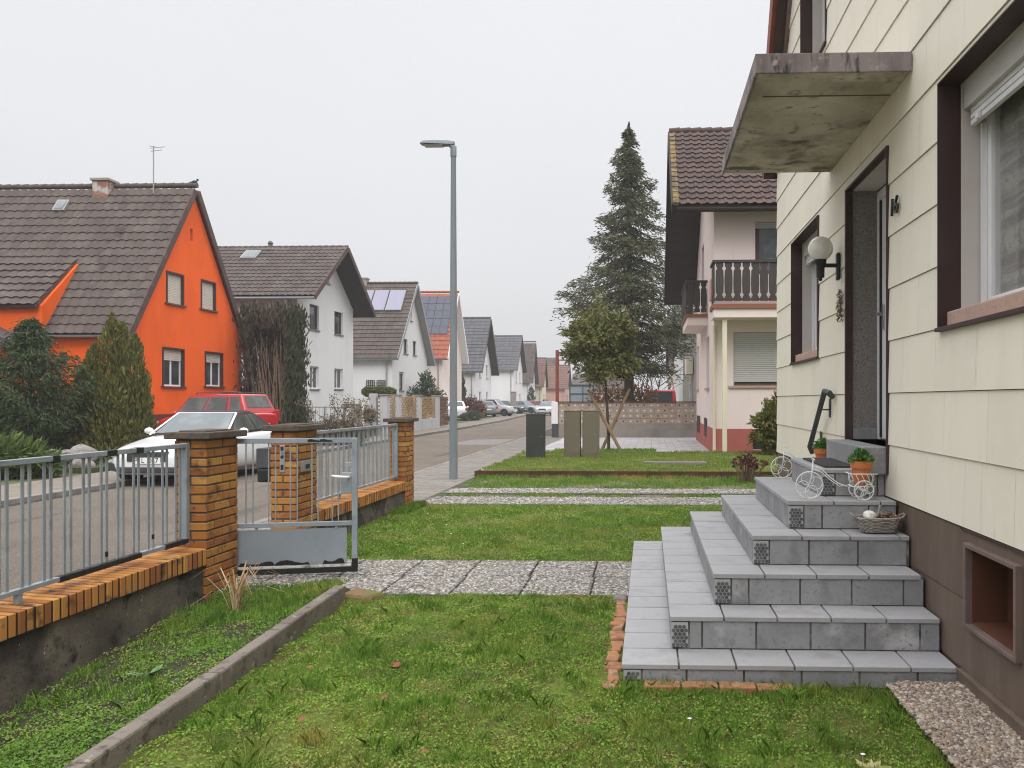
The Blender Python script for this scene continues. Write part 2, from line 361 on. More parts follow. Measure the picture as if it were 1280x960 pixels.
M['soil'] = mat('lawn_soil', (.112, .111, .026, 1), .98, [((.144, .182, .024, 1), 1.6, .42, .62), ((.175, .130, .044, 1), 2.6, .55, .72), ((.062, .058, .028, 1), 14, .55, .68), ((.150, .247, .033, 1), 30, .5, .66)], [(50, 1.0, .03)])
M['bed_soil'] = mat('bed_soil', (.055, .042, .028, 1), .98, [((.07, .10, .025, 1), 2.2, .48, .62), ((.03, .024, .018, 1), 18, .5, .66)], [(40, 1.0, .03)])
M['dirt'] = mat('trodden_soil', (.17, .135, .10, 1), .98, [((.12, .125, .05, 1), 2.0, .5, .65)], [(50, .8, .02)])
M['ground'] = mat('ground', (.09, .095, .05, 1), .98, [((.12, .10, .07, 1), .6, .45, .65)], [(20, .6, .03)])
M['garden_soil'] = mat('garden_soil', (.10, .085, .06, 1), .98, [((.085, .11, .04, 1), .8, .45, .6)], [(20, .6, .03)])
GR = [(0.099, 0.207, 0.022, 1), (0.159, 0.309, 0.035, 1), (0.079, 0.166, 0.024, 1), (0.225, 0.373, 0.046, 1), (0.132, 0.265, 0.031, 1), (0.304, 0.359, 0.095, 1)]
M['grass'] = mat('grass_blade', (0.147, 0.287, 0.046, 1), .6, [((0.366, 0.331, 0.079, 1), 1.0, .52, .68), ((0.095, 0.193, 0.025, 1), 2.3, .52, .68)], isl=GR, trans=.25)
M['grass_yel'] = mat('grass_blade_pale', (.1, .2, .03, 1), .6, [((.20, .24, .04, 1), .7, .42, .66)], isl=[(.13, .20, .03, 1), (.17, .25, .04, 1), (.20, .26, .05, 1), (.10, .17, .025, 1), (.24, .25, .08, 1)], trans=.25)
M['moss'] = mat('moss_leaf', (0.124, 0.251, 0.030, 1), .75, [((0.308, 0.279, 0.074, 1), 1.1, .52, .70), ((0.093, 0.201, 0.024, 1), 2.5, .52, .68), ((0.246, 0.166, 0.074, 1), 3.4, .58, .72)], isl=[(0.172, 0.313, 0.027, 1), (0.220, 0.383, 0.037, 1), (0.124, 0.236, 0.024, 1), (0.271, 0.391, 0.053, 1), (0.295, 0.223, 0.091, 1), (0.184, 0.327, 0.027, 1), (0.148, 0.279, 0.044, 1)], trans=.2)
M['fresh'] = mat('fresh_weed', (.1, .24, .03, 1), .6, isl=[(.10, .21, .018, 1), (.15, .28, .028, 1), (.08, .155, .018, 1)], trans=.3)
M['straw'] = mat('dry_blade', (.45, .33, .19, 1), .8, isl=[(.48, .37, .23, 1), (.42, .27, .14, 1), (.30, .15, .07, 1), (.52, .44, .3, 1)], trans=.15)
M['terracotta'] = mat('terracotta', (.50, .165, .055, 1), .8, [((.42, .14, .05, 1), 9, .45, .75)], [(60, .15, .002)])
M['potleaf'] = mat('pot_leaf', (.08, .2, .03, 1), .5, isl=[(.05, .14, .03, 1), (.075, .19, .035, 1), (.12, .26, .05, 1), (.25, .34, .14, 1)], trans=.25)
M['whitewire'] = mat('white_wire', (.72, .72, .70, 1), .45)
M['wicker'] = mat('grey_wicker', (.27, .24, .21, 1), .85, [((.17, .145, .125, 1), 30, .5, .66), ((.40, .36, .33, 1), 22, .6, .75)], [(120, .4, .004)], islv=.2)
M['shell'] = mat('white_shell', (.70, .68, .63, 1), .6, [((.5, .46, .4, 1), 20, .5, .7)], [(40, .3, .01)])
M['cone'] = mat('dry_cone', (.10, .065, .045, 1), .9, islv=.4)
M['driftwood'] = mat('driftwood', (.30, .26, .21, 1), .9, [((.2, .17, .13, 1), 30, .5, .7)])
M['orange_brick'] = mat('orange_paver', (.36, .17, .085, 1), .92, [((.21, .10, .058, 1), 7, .47, .66), ((.38, .26, .16, 1), 12, .56, .72), ((.09, .085, .04, 1), 5, .6, .7)], [(70, .6, .01)], islv=.15)
M['mossy_stone'] = mat('mossy_stone', (.20, .12, .07, 1), .95, [((.15, .15, .045, 1), 9, .45, .6), ((.25, .14, .075, 1), 6, .6, .75)], [(30, .8, .02)])
M['deadleaf'] = mat('dead_leaf', (.20, .09, .045, 1), .8, islv=.4)
# houses
def render_mat(n, c, dirt=.85): return mat(n, c, .93, [(tuple(x * dirt for x in c[:3]) + (1,), .9, .45, .75, (1, 1, .5)), (tuple(x * (dirt - .08) for x in c[:3]) + (1,), 2.2, .62, .85, (3, 3, .4))], [(35, .1, .004)])
M['orange'] = render_mat('orange_render', (.85, .12, .01, 1), .80)
M['white'] = render_mat('white_render', (.74, .735, .73, 1), .92)
M['white2'] = render_mat('offwhite_render', (.68, .67, .665, 1), .93)
M['cream'] = render_mat('cream_render', (.66, .60, .45, 1))
M['pinkish'] = render_mat('blush_render', (.74, .635, .585, 1), .93)
M['redplinth'] = render_mat('red_plinth', (.38, .115, .09, 1))
M['greyrender'] = render_mat('grey_render', (.23, .225, .225, 1), .85)
M['rosa'] = render_mat('rose_render', (.55, .32, .26, 1))
M['darkred'] = render_mat('dark_plinth', (.115, .04, .03, 1))
M['lightgrey'] = render_mat('light_grey_render', (.46, .46, .47, 1))
def roof_mat(n, tiles, layers=(), rough=.85): return mat(n, tiles[0], rough, layers, [(40, .3, .008)], tile=tiles)
M['roof_brown'] = roof_mat('brown_roof_tile', [(.085, .064, .056, 1), (.098, .075, .066, 1), (.074, .056, .05, 1), (.108, .084, .074, 1)], [((.125, .102, .088, 1), 1.3, .52, .7), ((.04, .032, .03, 1), .9, .60, .72, (1, 1, .6)), ((.05, .042, .04, 1), 8, .58, .72)])
M['roof_brown2'] = roof_mat('faded_roof_tile', [(.075, .058, .05, 1), (.092, .071, .062, 1), (.064, .05, .045, 1)], [((.11, .092, .08, 1), 1.4, .5, .7), ((.19, .175, .155, 1), 16, .64, .70)])
M['roof_rust'] = roof_mat('rust_roof_tile', [(.07, .044, .037, 1), (.088, .056, .047, 1), (.06, .038, .034, 1), (.095, .063, .054, 1)], [((.05, .037, .033, 1), 2, .5, .7)])
M['roof_red'] = roof_mat('red_roof_tile', [(.27, .085, .055, 1), (.32, .105, .065, 1), (.29, .09, .058, 1)], [((.21, .09, .065, 1), 1, .5, .75)])
M['roof_dull'] = roof_mat('dull_red_roof_tile', [(.15, .082, .062, 1), (.175, .095, .072, 1), (.135, .074, .058, 1)], [((.12, .08, .065, 1), 1, .5, .75)])
M['roof_grey'] = roof_mat('dark_roof_tile', [(.075, .077, .083, 1), (.09, .092, .098, 1), (.066, .068, .073, 1)], rough=.6)
M['soffit'] = mat('dark_soffit', (.035, .027, .025, 1), .8, [((.05, .038, .034, 1), 2, .45, .7)], [(30, .2, .005, (1, 8, 8))])
M['verge'] = mat('verge_board', (.085, .05, .043, 1), .7, [((.12, .085, .075, 1), 3, .5, .7)])
M['lichen'] = mat('lichen_tile', (.18, .13, .045, 1), .9, [((.08, .052, .045, 1), 4, .45, .58)], [(30, .3, .006)])
M['zinc'] = mat('zinc_pipe', (.28, .285, .29, 1), .5, metal=.2)
M['chimney_brick'] = mat('chimney_brick', (.28, .13, .09, 1), .9, [((.45, .43, .4, 1), 2.2, .5, .6), ((.18, .09, .07, 1), 9, .5, .7)], [(20, .4, .01)])
M['chimney_slate'] = mat('chimney_cladding', (.10, .10, .105, 1), .75, [((.13, .13, .135, 1), 5, .5, .7)])
M['solar_thermal'] = mat('solar_collector', (.25, .24, .32, 1), .25, spec=.4)
M['solar_pv'] = mat('solar_cell', (.035, .045, .07, 1), .12, spec=.6)
M['wood_dark'] = mat('dark_stained_wood', (.042, .034, .03, 1), .65, [((.06, .05, .045, 1), 6, .45, .7, (6, 6, .6))], [(30, .2, .004)])
M['wood_rail'] = mat('balcony_board', (.24, .09, .05, 1), .7)
M['wood'] = mat('weathered_timber', (.27, .18, .10, 1), .85, [((.17, .115, .07, 1), 8, .45, .7, (1, 1, .3))], [(40, .3, .004)])
M['trellis'] = mat('lattice_timber', (.36, .235, .115, 1), .85, islv=.2)
M['brown_gate'] = mat('brown_gate_timber', (.16, .085, .055, 1), .85, islv=.15)
M['block'] = mat('openwork_block', (.37, .30, .235, 1), .92, [((.29, .235, .185, 1), 3, .45, .7), ((.42, .36, .29, 1), 9, .55, .75)], [(50, .4, .006)], islv=.07)
M['plain_concrete'] = mat('grey_concrete', (.30, .265, .228, 1), .93, [((.22, .20, .18, 1), 1.2, .45, .7), ((.17, .15, .13, 1), .7, .6, .75, (.4, 1, 3))], [(40, .4, .008)])
M['rust_red'] = mat('rust_red_steel', (.22, .055, .032, 1), .6, [((.15, .04, .028, 1), 6, .45, .7)])
M['corten'] = mat('corten_edge', (.075, .03, .02, 1), .85, [((.12, .05, .03, 1), 4, .5, .7)])
M['taupe'] = mat('taupe_cabinet', (.14, .12, .083, 1), .6, [((.155, .135, .095, 1), 1.5, .45, .75), ((.10, .09, .052, 1), 2.5, .55, .8)], [(90, .1, .002)])
M['greybox'] = mat('grey_cabinet', (.036, .036, .034, 1), .6, [((.062, .062, .058, 1), 2, .45, .75)], [(90, .1, .002)])
M['bluegrey'] = mat('bluegrey_sheet', (.27, .31, .34, 1), .5, [((.22, .255, .28, 1), 3, .45, .7)])
# vegetation
M['bark'] = mat('bark', (.085, .06, .045, 1), .95, [((.05, .037, .03, 1), 9, .45, .65, (4, 4, .6))], [(30, .8, .02, (2, 2, .5))])
M['barkpale'] = mat('pale_bark', (.20, .14, .10, 1), .95, islv=.3)
def fol(n, cols, layers=(), trans=.12): return mat(n, cols[0], .65, layers, isl=cols, trans=trans, spec=.2)
M['spruce'] = fol('spruce_needle', [(0.064, 0.074, 0.037, 1), (0.098, 0.110, 0.057, 1), (0.046, 0.054, 0.029, 1), (0.132, 0.146, 0.081, 1), (0.103, 0.102, 0.051, 1), (0.161, 0.126, 0.066, 1)], trans=.08)
M['laurel'] = fol('young_tree_leaf', [(0.094, 0.115, 0.028, 1), (0.139, 0.166, 0.043, 1), (0.189, 0.184, 0.062, 1), (0.070, 0.092, 0.027, 1), (0.205, 0.152, 0.067, 1), (0.115, 0.147, 0.038, 1)])
M['yew'] = fol('yew_needle', [(.034, .055, .02, 1), (.055, .082, .026, 1), (.026, .04, .017, 1), (.08, .105, .036, 1)], trans=.1)
M['thuja'] = fol('thuja_spray', [(.10, .11, .022, 1), (.145, .15, .03, 1), (.06, .07, .02, 1), (.20, .19, .04, 1), (.12, .09, .03, 1)], trans=.15)
M['juniper'] = fol('juniper_spray', [(.085, .13, .03, 1), (.12, .17, .04, 1), (.06, .09, .025, 1)])
M['brownhedge'] = fol('brown_hedge_spray', [(.055, .043, .029, 1), (.085, .063, .042, 1), (.045, .042, .025, 1), (.11, .083, .058, 1)], trans=.08)
M['hedgegreen'] = fol('dark_hedge_spray', [(.04, .052, .022, 1), (.055, .066, .028, 1)], trans=.08)
M['twig'] = fol('bare_twig', [(.22, .135, .10, 1), (.28, .19, .15, 1), (.16, .10, .075, 1)], trans=0)
M['shrubbrown'] = fol('winter_shrub', [(.13, .10, .06, 1), (.10, .095, .045, 1), (.17, .13, .085, 1), (.075, .07, .035, 1)])
M['topiary'] = fol('topiary_leaf', [(.10, .125, .025, 1), (.14, .165, .035, 1), (.07, .09, .02, 1)])
M['rhodo'] = fol('shrub_leaf', [(.06, .085, .045, 1), (.085, .115, .065, 1), (.045, .065, .035, 1)])
M['redshrub'] = fol('red_shrub_leaf', [(.14, .055, .045, 1), (.10, .05, .04, 1), (.18, .08, .06, 1)])
M['beech'] = fol('brown_beech_leaf', [(.20, .12, .065, 1), (.26, .16, .09, 1), (.15, .09, .05, 1)])
M['sedum'] = fol('sedum_head', [(.13, .05, .032, 1), (.17, .07, .045, 1), (.10, .04, .028, 1)])
M['goldconifer'] = fol('golden_conifer_spray', [(.12, .13, .025, 1), (.17, .17, .035, 1), (.07, .08, .02, 1), (.21, .19, .05, 1)])
M['stone'] = mat('garden_rock', (.24, .215, .20, 1), .95, [((.17, .15, .14, 1), 4, .45, .65), ((.33, .29, .26, 1), 9, .55, .75)], [(14, .8, .04)])
# cars
def paint(n, c): return mat(n, c, .3, [], spec=.5, coat=.8)
M['carwhite'] = paint('white_paint', (.72, .73, .74, 1)); M['carred'] = paint('red_paint', (.42, .010, .014, 1))
M['carsilver'] = paint('silver_paint', (.46, .46, .47, 1)); M['cargrey'] = paint('grey_paint', (.17, .18, .19, 1))
M['carblue'] = paint('bluegrey_paint', (.19, .24, .28, 1)); M['cardark'] = paint('dark_paint', (.03, .03, .033, 1))
M['softtop'] = mat('soft_top', (.055, .036, .034, 1), .9, [], [(200, .3, .002)])
M['carglass'] = mat('car_glass', (.03, .035, .038, 1), .03, spec=.8)
M['tint'] = mat('painted_reflection_glass', (.07, .072, .066, 1), .04, [((.13, .135, .125, 1), 1.6, .45, .65)], spec=.6)  # pale grey-green base and patches paint reflections into the glass colour
M['carglass_pale'] = mat('screen_glass', (.10, .12, .125, 1), .03, [((.20, .22, .225, 1), 1.5, .45, .65)], spec=.5)
M['tyre'] = mat('tyre', (.016, .016, .017, 1), .85); M['alloy'] = mat('alloy', (.42, .42, .43, 1), .35, metal=.7)
M['taillight'] = mat('tail_lens', (.38, .012, .014, 1), .15, spec=.6); M['headlight'] = mat('head_lens', (.55, .57, .58, 1), .08, spec=.7)
M['plate'] = mat('number_plate', (.78, .78, .76, 1), .5); M['ink'] = mat('black_letter', (.015, .015, .016, 1), .6)
M['bird'] = mat('dark_feather', (.03, .03, .033, 1), .8)
# ================================================================== THE SETTING: ground, road, pavements, paths
def gz(X, Y):
    X = np.asarray(X, float); Y = np.asarray(Y, float)
    lawn = np.clip((5.9 - Y) / 2.9, 0, 1.6) * -.045
    top = .14 - np.clip((5.9 - Y) / 2.7, 0, 1.5) * .08 - .035
    wall = np.clip((6.1 - Y) / 1.9, 0, 1.6) * -.14
    t = np.clip((-2.33 - X) / 1.07, 0, 1)
    bed = top * (1 - t) + wall * t
    b = .012 * np.sin(X * 5.1 + Y * 3.3) * np.sin(Y * 4.7 - X * 2.1) + .009 * np.sin(X * 11 + 1.3) * np.sin(Y * 13) + .007 * np.sin(X * 23 + Y * 9) * np.sin(Y * 27 - X * 8)
    return np.where((X < -2.29) & (Y < 6.3), bed, lawn) + b
def sheet(name, x0, x1, y0, y1, step, zf, m, parent=None):
    nx = max(2, int((x1 - x0) / step) + 1); ny = max(2, int((y1 - y0) / step) + 1)
    xs = np.linspace(x0, x1, nx); ys = np.linspace(y0, y1, ny); XX, YY = np.meshgrid(xs, ys); ZZ = zf(XX, YY)
    mb = MB(); mb.v = [(float(a), float(b), float(c)) for a, b, c in zip(XX.ravel(), YY.ravel(), ZZ.ravel())]
    for j in range(ny - 1):
        for i in range(nx - 1): mb.f.append((j * nx + i, j * nx + i + 1, (j + 1) * nx + i + 1, (j + 1) * nx + i)); mb.m.append(0)
    return mb.build(name, m, parent, smooth=True)
mb = MB(); mb.face([(-320, -40, -.32), (320, -40, -.32), (320, 420, -.32), (-320, 420, -.32)]); struct(mb.build('ground', M['ground']))
# road: gentle bend to the left far away
RL = [(-40, -9.55), (10, -9.65), (15, -9.75), (42, -10.2), (60, -10.9), (88, -12.9), (130, -16.4), (200, -24)]
RR = [(-40, -4.9), (17, -4.92), (34, -5.05), (50, -5.5), (60, -6.0), (88, -8.0), (130, -11.6), (200, -19)]
def along(tab, y):
    return float(np.interp(y, [a for a, _ in tab], [b for _, b in tab]))
YS = [-40, -10, 0, 5, 10, 15, 20, 25, 30, 36, 42, 48, 54, 60, 68, 76, 88, 100, 115, 130, 160, 200]
def strip(name, ea, eb, z, m, ys=YS):
    mb = MB(); n = len(ys); mb.v = [(ea(y), y, z) for y in ys] + [(eb(y), y, z) for y in ys]
    for i in range(n - 1): mb.f.append((i, n + i, n + i + 1, i + 1)); mb.m.append(0)
    return struct(mb.build(name, m))
strip('road', lambda y: along(RL, y), lambda y: along(RR, y), -.07, M['asphalt'])
strip('gutter', lambda y: along(RL, y) + .02, lambda y: along(RL, y) + .16, -.066, M['tar'])
strip('gutter', lambda y: along(RR, y) - .10, lambda y: along(RR, y) - .02, -.066, M['tar'])
mb = MB(); mb.face([(-7.2, 28.5, -.064), (-5.3, 28.5, -.064), (-5.4, 33, -.064), (-7.0, 32.2, -.064)]); struct(mb.build('road_patch', M['asphalt_patch']))
strip('pavement', lambda y: along(RL, y) - 1.75, lambda y: along(RL, y) - .14, .0, M['paver_far'])
strip('pavement', lambda y: along(RR, y) + .13, lambda y: min(-3.66, along(RR, y) + 1.75) if y < 11.69 else along(RR, y) + 1.75, -.012, M['joint'], [-40, -10, 0, 5, 10, 11.68, 11.7] + YS[5:])
strip('garden_ground', lambda y: -70, lambda y: along(RL, y) - 1.75, -.02, M['garden_soil'])
for side, tab, sg in (('far', RL, -1), ('near', RR, 1)):          # kerb stones, one metre each near the camera
    mb = MB(); y = 2.0
    while y < 120:
        L = 1.0 if y < 60 else 6.0
        a, b = along(tab, y + .006), along(tab, y + L - .006); w = .13 * sg
        p = [(a, y + .006), (a + w, y + .006), (b + w, y + L - .006), (b, y + L - .006)]
        top = .006 if sg > 0 else .012
        mb.hexa([(q[0], q[1], -.2) for q in p] + [(q[0], q[1], top) for q in p]); y += L
    struct(mb.build('kerb', M['kerb'], bevel=.012))
mb = MB(); rw = 0                                                   # brick-shaped concrete pavers of the near pavement
y = 7.0
while y < 34:
    x0, x1 = along(RR, y) + .14, (-3.42 if y < 16 else along(RR, y) + 1.75)
    if y < 11.9: x1 = -3.66
    x = x0 - (.1 if rw % 2 else 0)
    while x < x1 - .02:
        a, b = max(x, x0), min(x + .2, x1)
        if b - a > .04: mb.box(a + .004, b - .004, y + .004, y + .096, -.03, random.uniform(-.002, .002))
        x += .2
    y += .1; rw += 1
struct(mb.build('pavement', M['paver']))

# lawns (soil sheets) and the planting bed
struct(sheet('lawn', -2.26, 3.0, .6, 6.26, .06, gz, M['soil']))
struct(sheet('flower_bed', -3.5, -2.28, .6, 6.30, .1, gz, M['bed_soil']))
struct(sheet('lawn', -3.52, 1.9, 7.60, 11.72, .15, lambda X, Y: .012 * np.sin(X * 5) * np.sin(Y * 4) - .006, M['soil']))
struct(sheet('lawn', -3.42, 12, 11.70, 16.02, .4, lambda X, Y: -.02 + 0 * X, M['dirt']))
def zE(X, Y): return .085 + .02 * np.sin(X * 2.1) * np.sin(Y * 1.7) + 0 * X
struct(sheet('lawn', -3.40, 9.0, 16.05, 22.35, .25, zE, M['soil']))
mb = MB(); mb.box(-3.44, 9.0, 16.0, 16.03, -.25, .115); mb.box(-3.44, -3.41, 16.03, 16.5, -.25, .10); tag(mb.build('lawn_edging', M['corten']), 'rust brown metal edging along the front of the raised lawn', 'edging')
# garden path of washed concrete slabs, with real pebbles
def slabs(name, x0, x1, rows, pitch, off=0.0, z=.008):
    mb = MB()
    for (ya, yb) in rows:
        x = x0 - off
        while x < x1 - .05:
            a, b = max(x, x0), min(x + pitch, x1); t = [random.uniform(-.004, .003) for _ in range(4)]
            a += .006; b -= .006
            mb.hexa([(a, ya, -.06), (b, ya, -.06), (b, yb, -.06), (a, yb, -.06), (a, ya, z + t[0]), (b, ya, z + t[1]), (b, yb, z + t[2]), (a, yb, z + t[3])])
            x += pitch
        off += .02
    o = struct(mb.build(name, M['slab'], bevel=.006)); return o
mb = MB(); mb.box(-3.72, 1.66, 6.30, 7.59, -.2, -.012); struct(mb.build('path_bed', M['joint']))
slabs('path', -3.75, .05, [(6.27, 6.93), (6.945, 7.60)], .55)
slabs('driveway', -3.40, 12, [(11.72, 12.16), (12.17, 12.62)], .5, 0)
slabs('driveway', -3.40, 12, [(13.16, 13.5), (13.51, 13.84)], .5, .2)
def pebbles(name, n, x0, x1, y0, y1, zf, s0, s1, m, flat=.6, label=None, cat='gravel', keep=None):
    X = RNG.uniform(x0, x1, n); Y = RNG.uniform(y0, y1, n)
    if keep is not None: k = keep(X, Y); X, Y = X[k], Y[k]; n = len(X)
    Z = zf(X, Y); S = RNG.uniform(s0, s1, n) * RNG.uniform(.7, 1.2, n)
    ico = np.array([(0, 0, 1), (.89, 0, .45), (.28, .85, .45), (-.72, .53, .45), (-.72, -.53, .45), (.28, -.85, .45), (.72, .53, -.45), (-.28, .85, -.45), (-.89, 0, -.45), (-.28, -.85, -.45), (.72, -.53, -.45), (0, 0, -1)])
    tri = np.array([(0, 1, 2), (0, 2, 3), (0, 3, 4), (0, 4, 5), (0, 5, 1), (1, 6, 2), (2, 7, 3), (3, 8, 4), (4, 9, 5), (5, 10, 1), (2, 6, 7), (3, 7, 8), (4, 8, 9), (5, 9, 10), (1, 10, 6)])
    ang = RNG.uniform(0, 2 * PI, n); el = RNG.uniform(.75, 1.5, n)
    P = ico[None] * np.stack([S * el, S, S * flat], 1)[:, None]
    P = P * (1 + RNG.normal(0, .08, P.shape))
    c, s = np.cos(ang)[:, None], np.sin(ang)[:, None]
    x = P[..., 0] * c - P[..., 1] * s; y = P[..., 0] * s + P[..., 1] * c
    V = np.stack([x + X[:, None], y + Y[:, None], P[..., 2] + Z[:, None]], -1)
    me = bpy.data.meshes.new(name); nv = n * 12
    me.vertices.add(nv); me.vertices.foreach_set('co', V.astype(np.float32).ravel())
    F = (tri[None] + (np.arange(n) * 12)[:, None, None]).reshape(-1)
    me.loops.add(len(F)); me.loops.foreach_set('vertex_index', F.astype(np.int32)); nf = len(F) // 3
    me.polygons.add(nf); me.polygons.foreach_set('loop_start', np.arange(0, nf * 3, 3, dtype=np.int32)); me.polygons.foreach_set('loop_total', np.full(nf, 3, np.int32))
    me.polygons.foreach_set('use_smooth', np.ones(nf, bool)); me.materials.append(m); me.update(calc_edges=True); me.validate()
    o = bpy.data.objects.new(name, me); COL.objects.link(o); o['kind'] = 'stuff'; o['label'] = label; o['category'] = cat
    return o
pebbles('path_pebbles', 17000, -3.7, -.12, 6.28, 7.59, lambda X, Y: .008 + 0 * X, .008, .017, M['pebble'], .42, 'grey pebbles set in the garden path slabs', keep=lambda X, Y: (np.abs(Y - 6.937) > .014) & (np.abs((X + 3.75 - np.where(Y > 6.937, -.02, 0) + .275) % .55 - .275) > .014))
pebbles('driveway_pebbles', 17000, -3.3, 3.2, 11.74, 13.83, lambda X, Y: .008 + 0 * X, .010, .022, M['pebble'], .45, 'grey pebbles set in the two driveway tracks', keep=lambda X, Y: (Y < 12.61) | (Y > 13.17))
# gravel strip beside the house
mb = MB(); mb.box(1.30, 1.70, .6, 4.36, -.2, .012); struct(mb.build('gravel_bed', M['joint']))
pebbles('gravel_strip', 24000, 1.27, 1.665, 1.5, 4.37, lambda X, Y: .016 + RNG.uniform(-.006, .009, len(X)) - (X < 1.32) * .01, .006, .0135, M['gravel'], .6, 'strip of brown and cream river gravel along the house wall')
# neighbour's paved yard
mb = MB(); mb.box(-4.0, 9, 22.36, 33, -.2, -.012); struct(mb.build('yard_bed', M['joint']))
mb = MB(); y = 22.37; r = 0
while y < 33:
    x = -3.38 - (.25 if r % 2 else 0)
    while x < 6:
        mb.box(max(x, -3.38) + .008, x + .49, y + .008, y + .39, -.05, random.uniform(.0, .006)); x += .5
    y += .4; r += 1
struct(mb.build('paved_yard', M['paver_light']))

# ================================================================== GRASS
def cl(X, Y, s=1.0): return np.sin(X * 7.3 * s + 1.1) * np.sin(Y * 6.1 * s + .3) + np.sin(X * 3.1 * s - Y * 4.3 * s) * .8 + np.sin(X * 17 * s + Y * 13 * s) * .5
def blades(name, X, Y, Z, h, w, m, label, cat='grass', lean=.55):
    n = len(X); a = RNG.uniform(0, 2 * PI, n); l = np.abs(RNG.normal(0, lean, n)) * h; b = RNG.uniform(0, 2 * PI, n)
    B = np.stack([X, Y, Z], 1); S = np.stack([np.cos(a), np.sin(a), 0 * a], 1) * (w * .5)[:, None]
    T = B + np.stack([np.cos(b) * l, np.sin(b) * l, h], 1); Mi = B + np.stack([np.cos(b) * l * .3, np.sin(b) * l * .3, h * .6], 1)
    V = np.stack([B - S, B + S, Mi + S * .8, T, Mi - S * .8], 1).reshape(-1, 3)
    return stuff(np_faces(name, V, 5, m), label, cat)
def carpet(name, X, Y, Z, s, m, label, cat='grass', up=.9):
    n = len(X); a = RNG.uniform(0, 2 * PI, n)
    D = np.stack([np.cos(a), np.sin(a), RNG.normal(.15, .45, n)], 1); N = nrm(np.stack([RNG.normal(0, .5, n), RNG.normal(0, .5, n), np.full(n, up)], 1))
    D = nrm(D); S = nrm(np.cross(N, D)); C = np.stack([X, Y, Z], 1); s = s[:, None]
    V = np.stack([C - D * s, C + S * s * .62, C + D * s, C - S * s * .62], 1).reshape(-1, 3)
    return stuff(np_faces(name, V, 4, m), label, cat)
def pts(n, x0, x1, y0, y1, keep=None, warp=True):
    X = RNG.uniform(x0, x1, n); Y = RNG.uniform(y0, y1, n)
    if keep is not None: k = keep(X, Y); X, Y = X[k], Y[k]
    return X, Y
def tufts(n, k, x0, x1, y0, y1, sp, keep=None):
    cx = RNG.uniform(x0, x1, n); cy = RNG.uniform(y0, y1, n)
    if keep is not None: q = keep(cx, cy); cx, cy = cx[q], cy[q]
    n = len(cx); sz = np.repeat(RNG.uniform(.5, 1.3, n), k)
    return np.repeat(cx, k) + RNG.normal(0, sp, n * k) * sz, np.repeat(cy, k) + RNG.normal(0, sp, n * k) * sz, sz
edge = lambda X, Y: 1.30 + .05 * np.sin(Y * 5) + .03 * np.sin(Y * 13)
offst = lambda X, Y: ~((X > -.235) & (Y > 4.31)) & (X < edge(X, Y))
X, Y = pts(190000, -2.25, 1.4, 2.4, 6.27, offst); X, Y = X[k_ := (Y > 2.9) | (RNG.random(len(Y)) < .5)], Y[k_]
dens = np.clip(.62 + .3 * cl(X, Y), .12, 1); k_ = RNG.random(len(X)) < dens; X, Y = X[k_], Y[k_]
carpet('lawn_moss', X, Y, gz(X, Y) + RNG.uniform(-.002, .02, len(X)) * (.5 + .6 * np.clip(.5 + .5 * cl(X, Y, 2.2), 0, 1.4)), RNG.uniform(.0035, .0098, len(X)), M['moss'], 'low mossy clover covering the front lawn', up=.6)
X, Y = pts(150000, -2.25, 1.4, 2.4, 6.27, offst); q = np.clip(.5 + .4 * cl(X + 3, Y, .7), .12, 1); k_ = RNG.random(len(X)) < q; X, Y, q = X[k_], Y[k_], q[k_]
X2, Y2, s2 = tufts(380, 75, -2.2, 1.3, 2.6, 6.2, .03, offst); ok = offst(X2, Y2) & (X2 > -2.24) & (Y2 < 6.25); X2, Y2, s2 = X2[ok], Y2[ok], s2[ok]
X3, Y3 = pts(2600, -.25, 1.35, 4.20, 4.40)                        # longer blades along the bottom step
X4, Y4 = pts(1800, 1.05, 1.42, 2.6, 4.36)
h = np.concatenate([RNG.uniform(.012, .032, len(X)) * (.6 + .7 * q), RNG.uniform(.03, .07, len(X2)) * s2, RNG.uniform(.02, .06, len(X3)), RNG.uniform(.02, .055, len(X4))])
XX, YY = np.concatenate([X, X2, X3, X4]), np.concatenate([Y, Y2, Y3, Y4])
blades('lawn_grass', XX, YY, gz(XX, YY) - .004, h, RNG.uniform(.0018, .0038, len(XX)), M['grass'], 'short green grass and tufts of the front lawn')
# bed by the fence wall
X, Y = pts(40000, -3.39, -2.34, 2.6, 6.2); q = .2 + .3 * cl(X, Y, .8) + np.clip((4.35 - Y) * .8, 0, .9) * (X > -2.95); q = q * np.clip((X + 3.42) * 1.6, .12, 1); k_ = RNG.random(len(X)) < np.clip(q, .02, 1); X, Y = X[k_], Y[k_]
carpet('bed_weeds', X, Y, gz(X, Y) + RNG.uniform(0, .035, len(X)), RNG.uniform(.005, .011, len(X)), M['fresh'], 'fresh green weeds covering the bed by the fence wall', 'weeds')
X_, Y_ = pts(30000, -3.39, -2.34, 2.6, 6.2); k_ = RNG.random(len(X_)) < np.clip(.45 + .34 * cl(X_ + 2, Y_, .9), .06, 1); X_, Y_ = X_[k_], Y_[k_]; carpet('bed_moss', X_, Y_, gz(X_, Y_) + RNG.uniform(0, .015, len(X_)), RNG.uniform(.004, .009, len(X_)), M['moss'], 'low moss between the weeds of the planting bed', 'moss')
X, Y, s2 = tufts(70, 45, -3.38, -2.36, 3.0, 6.25, .045); k_ = (X > -3.4) & (X < -2.34); X, Y, s2 = X[k_], Y[k_], s2[k_]
X3, Y3 = pts(5500, -3.3, -2.34, 5.3, 6.3); X, Y = np.concatenate([X, X3]), np.concatenate([Y, Y3])
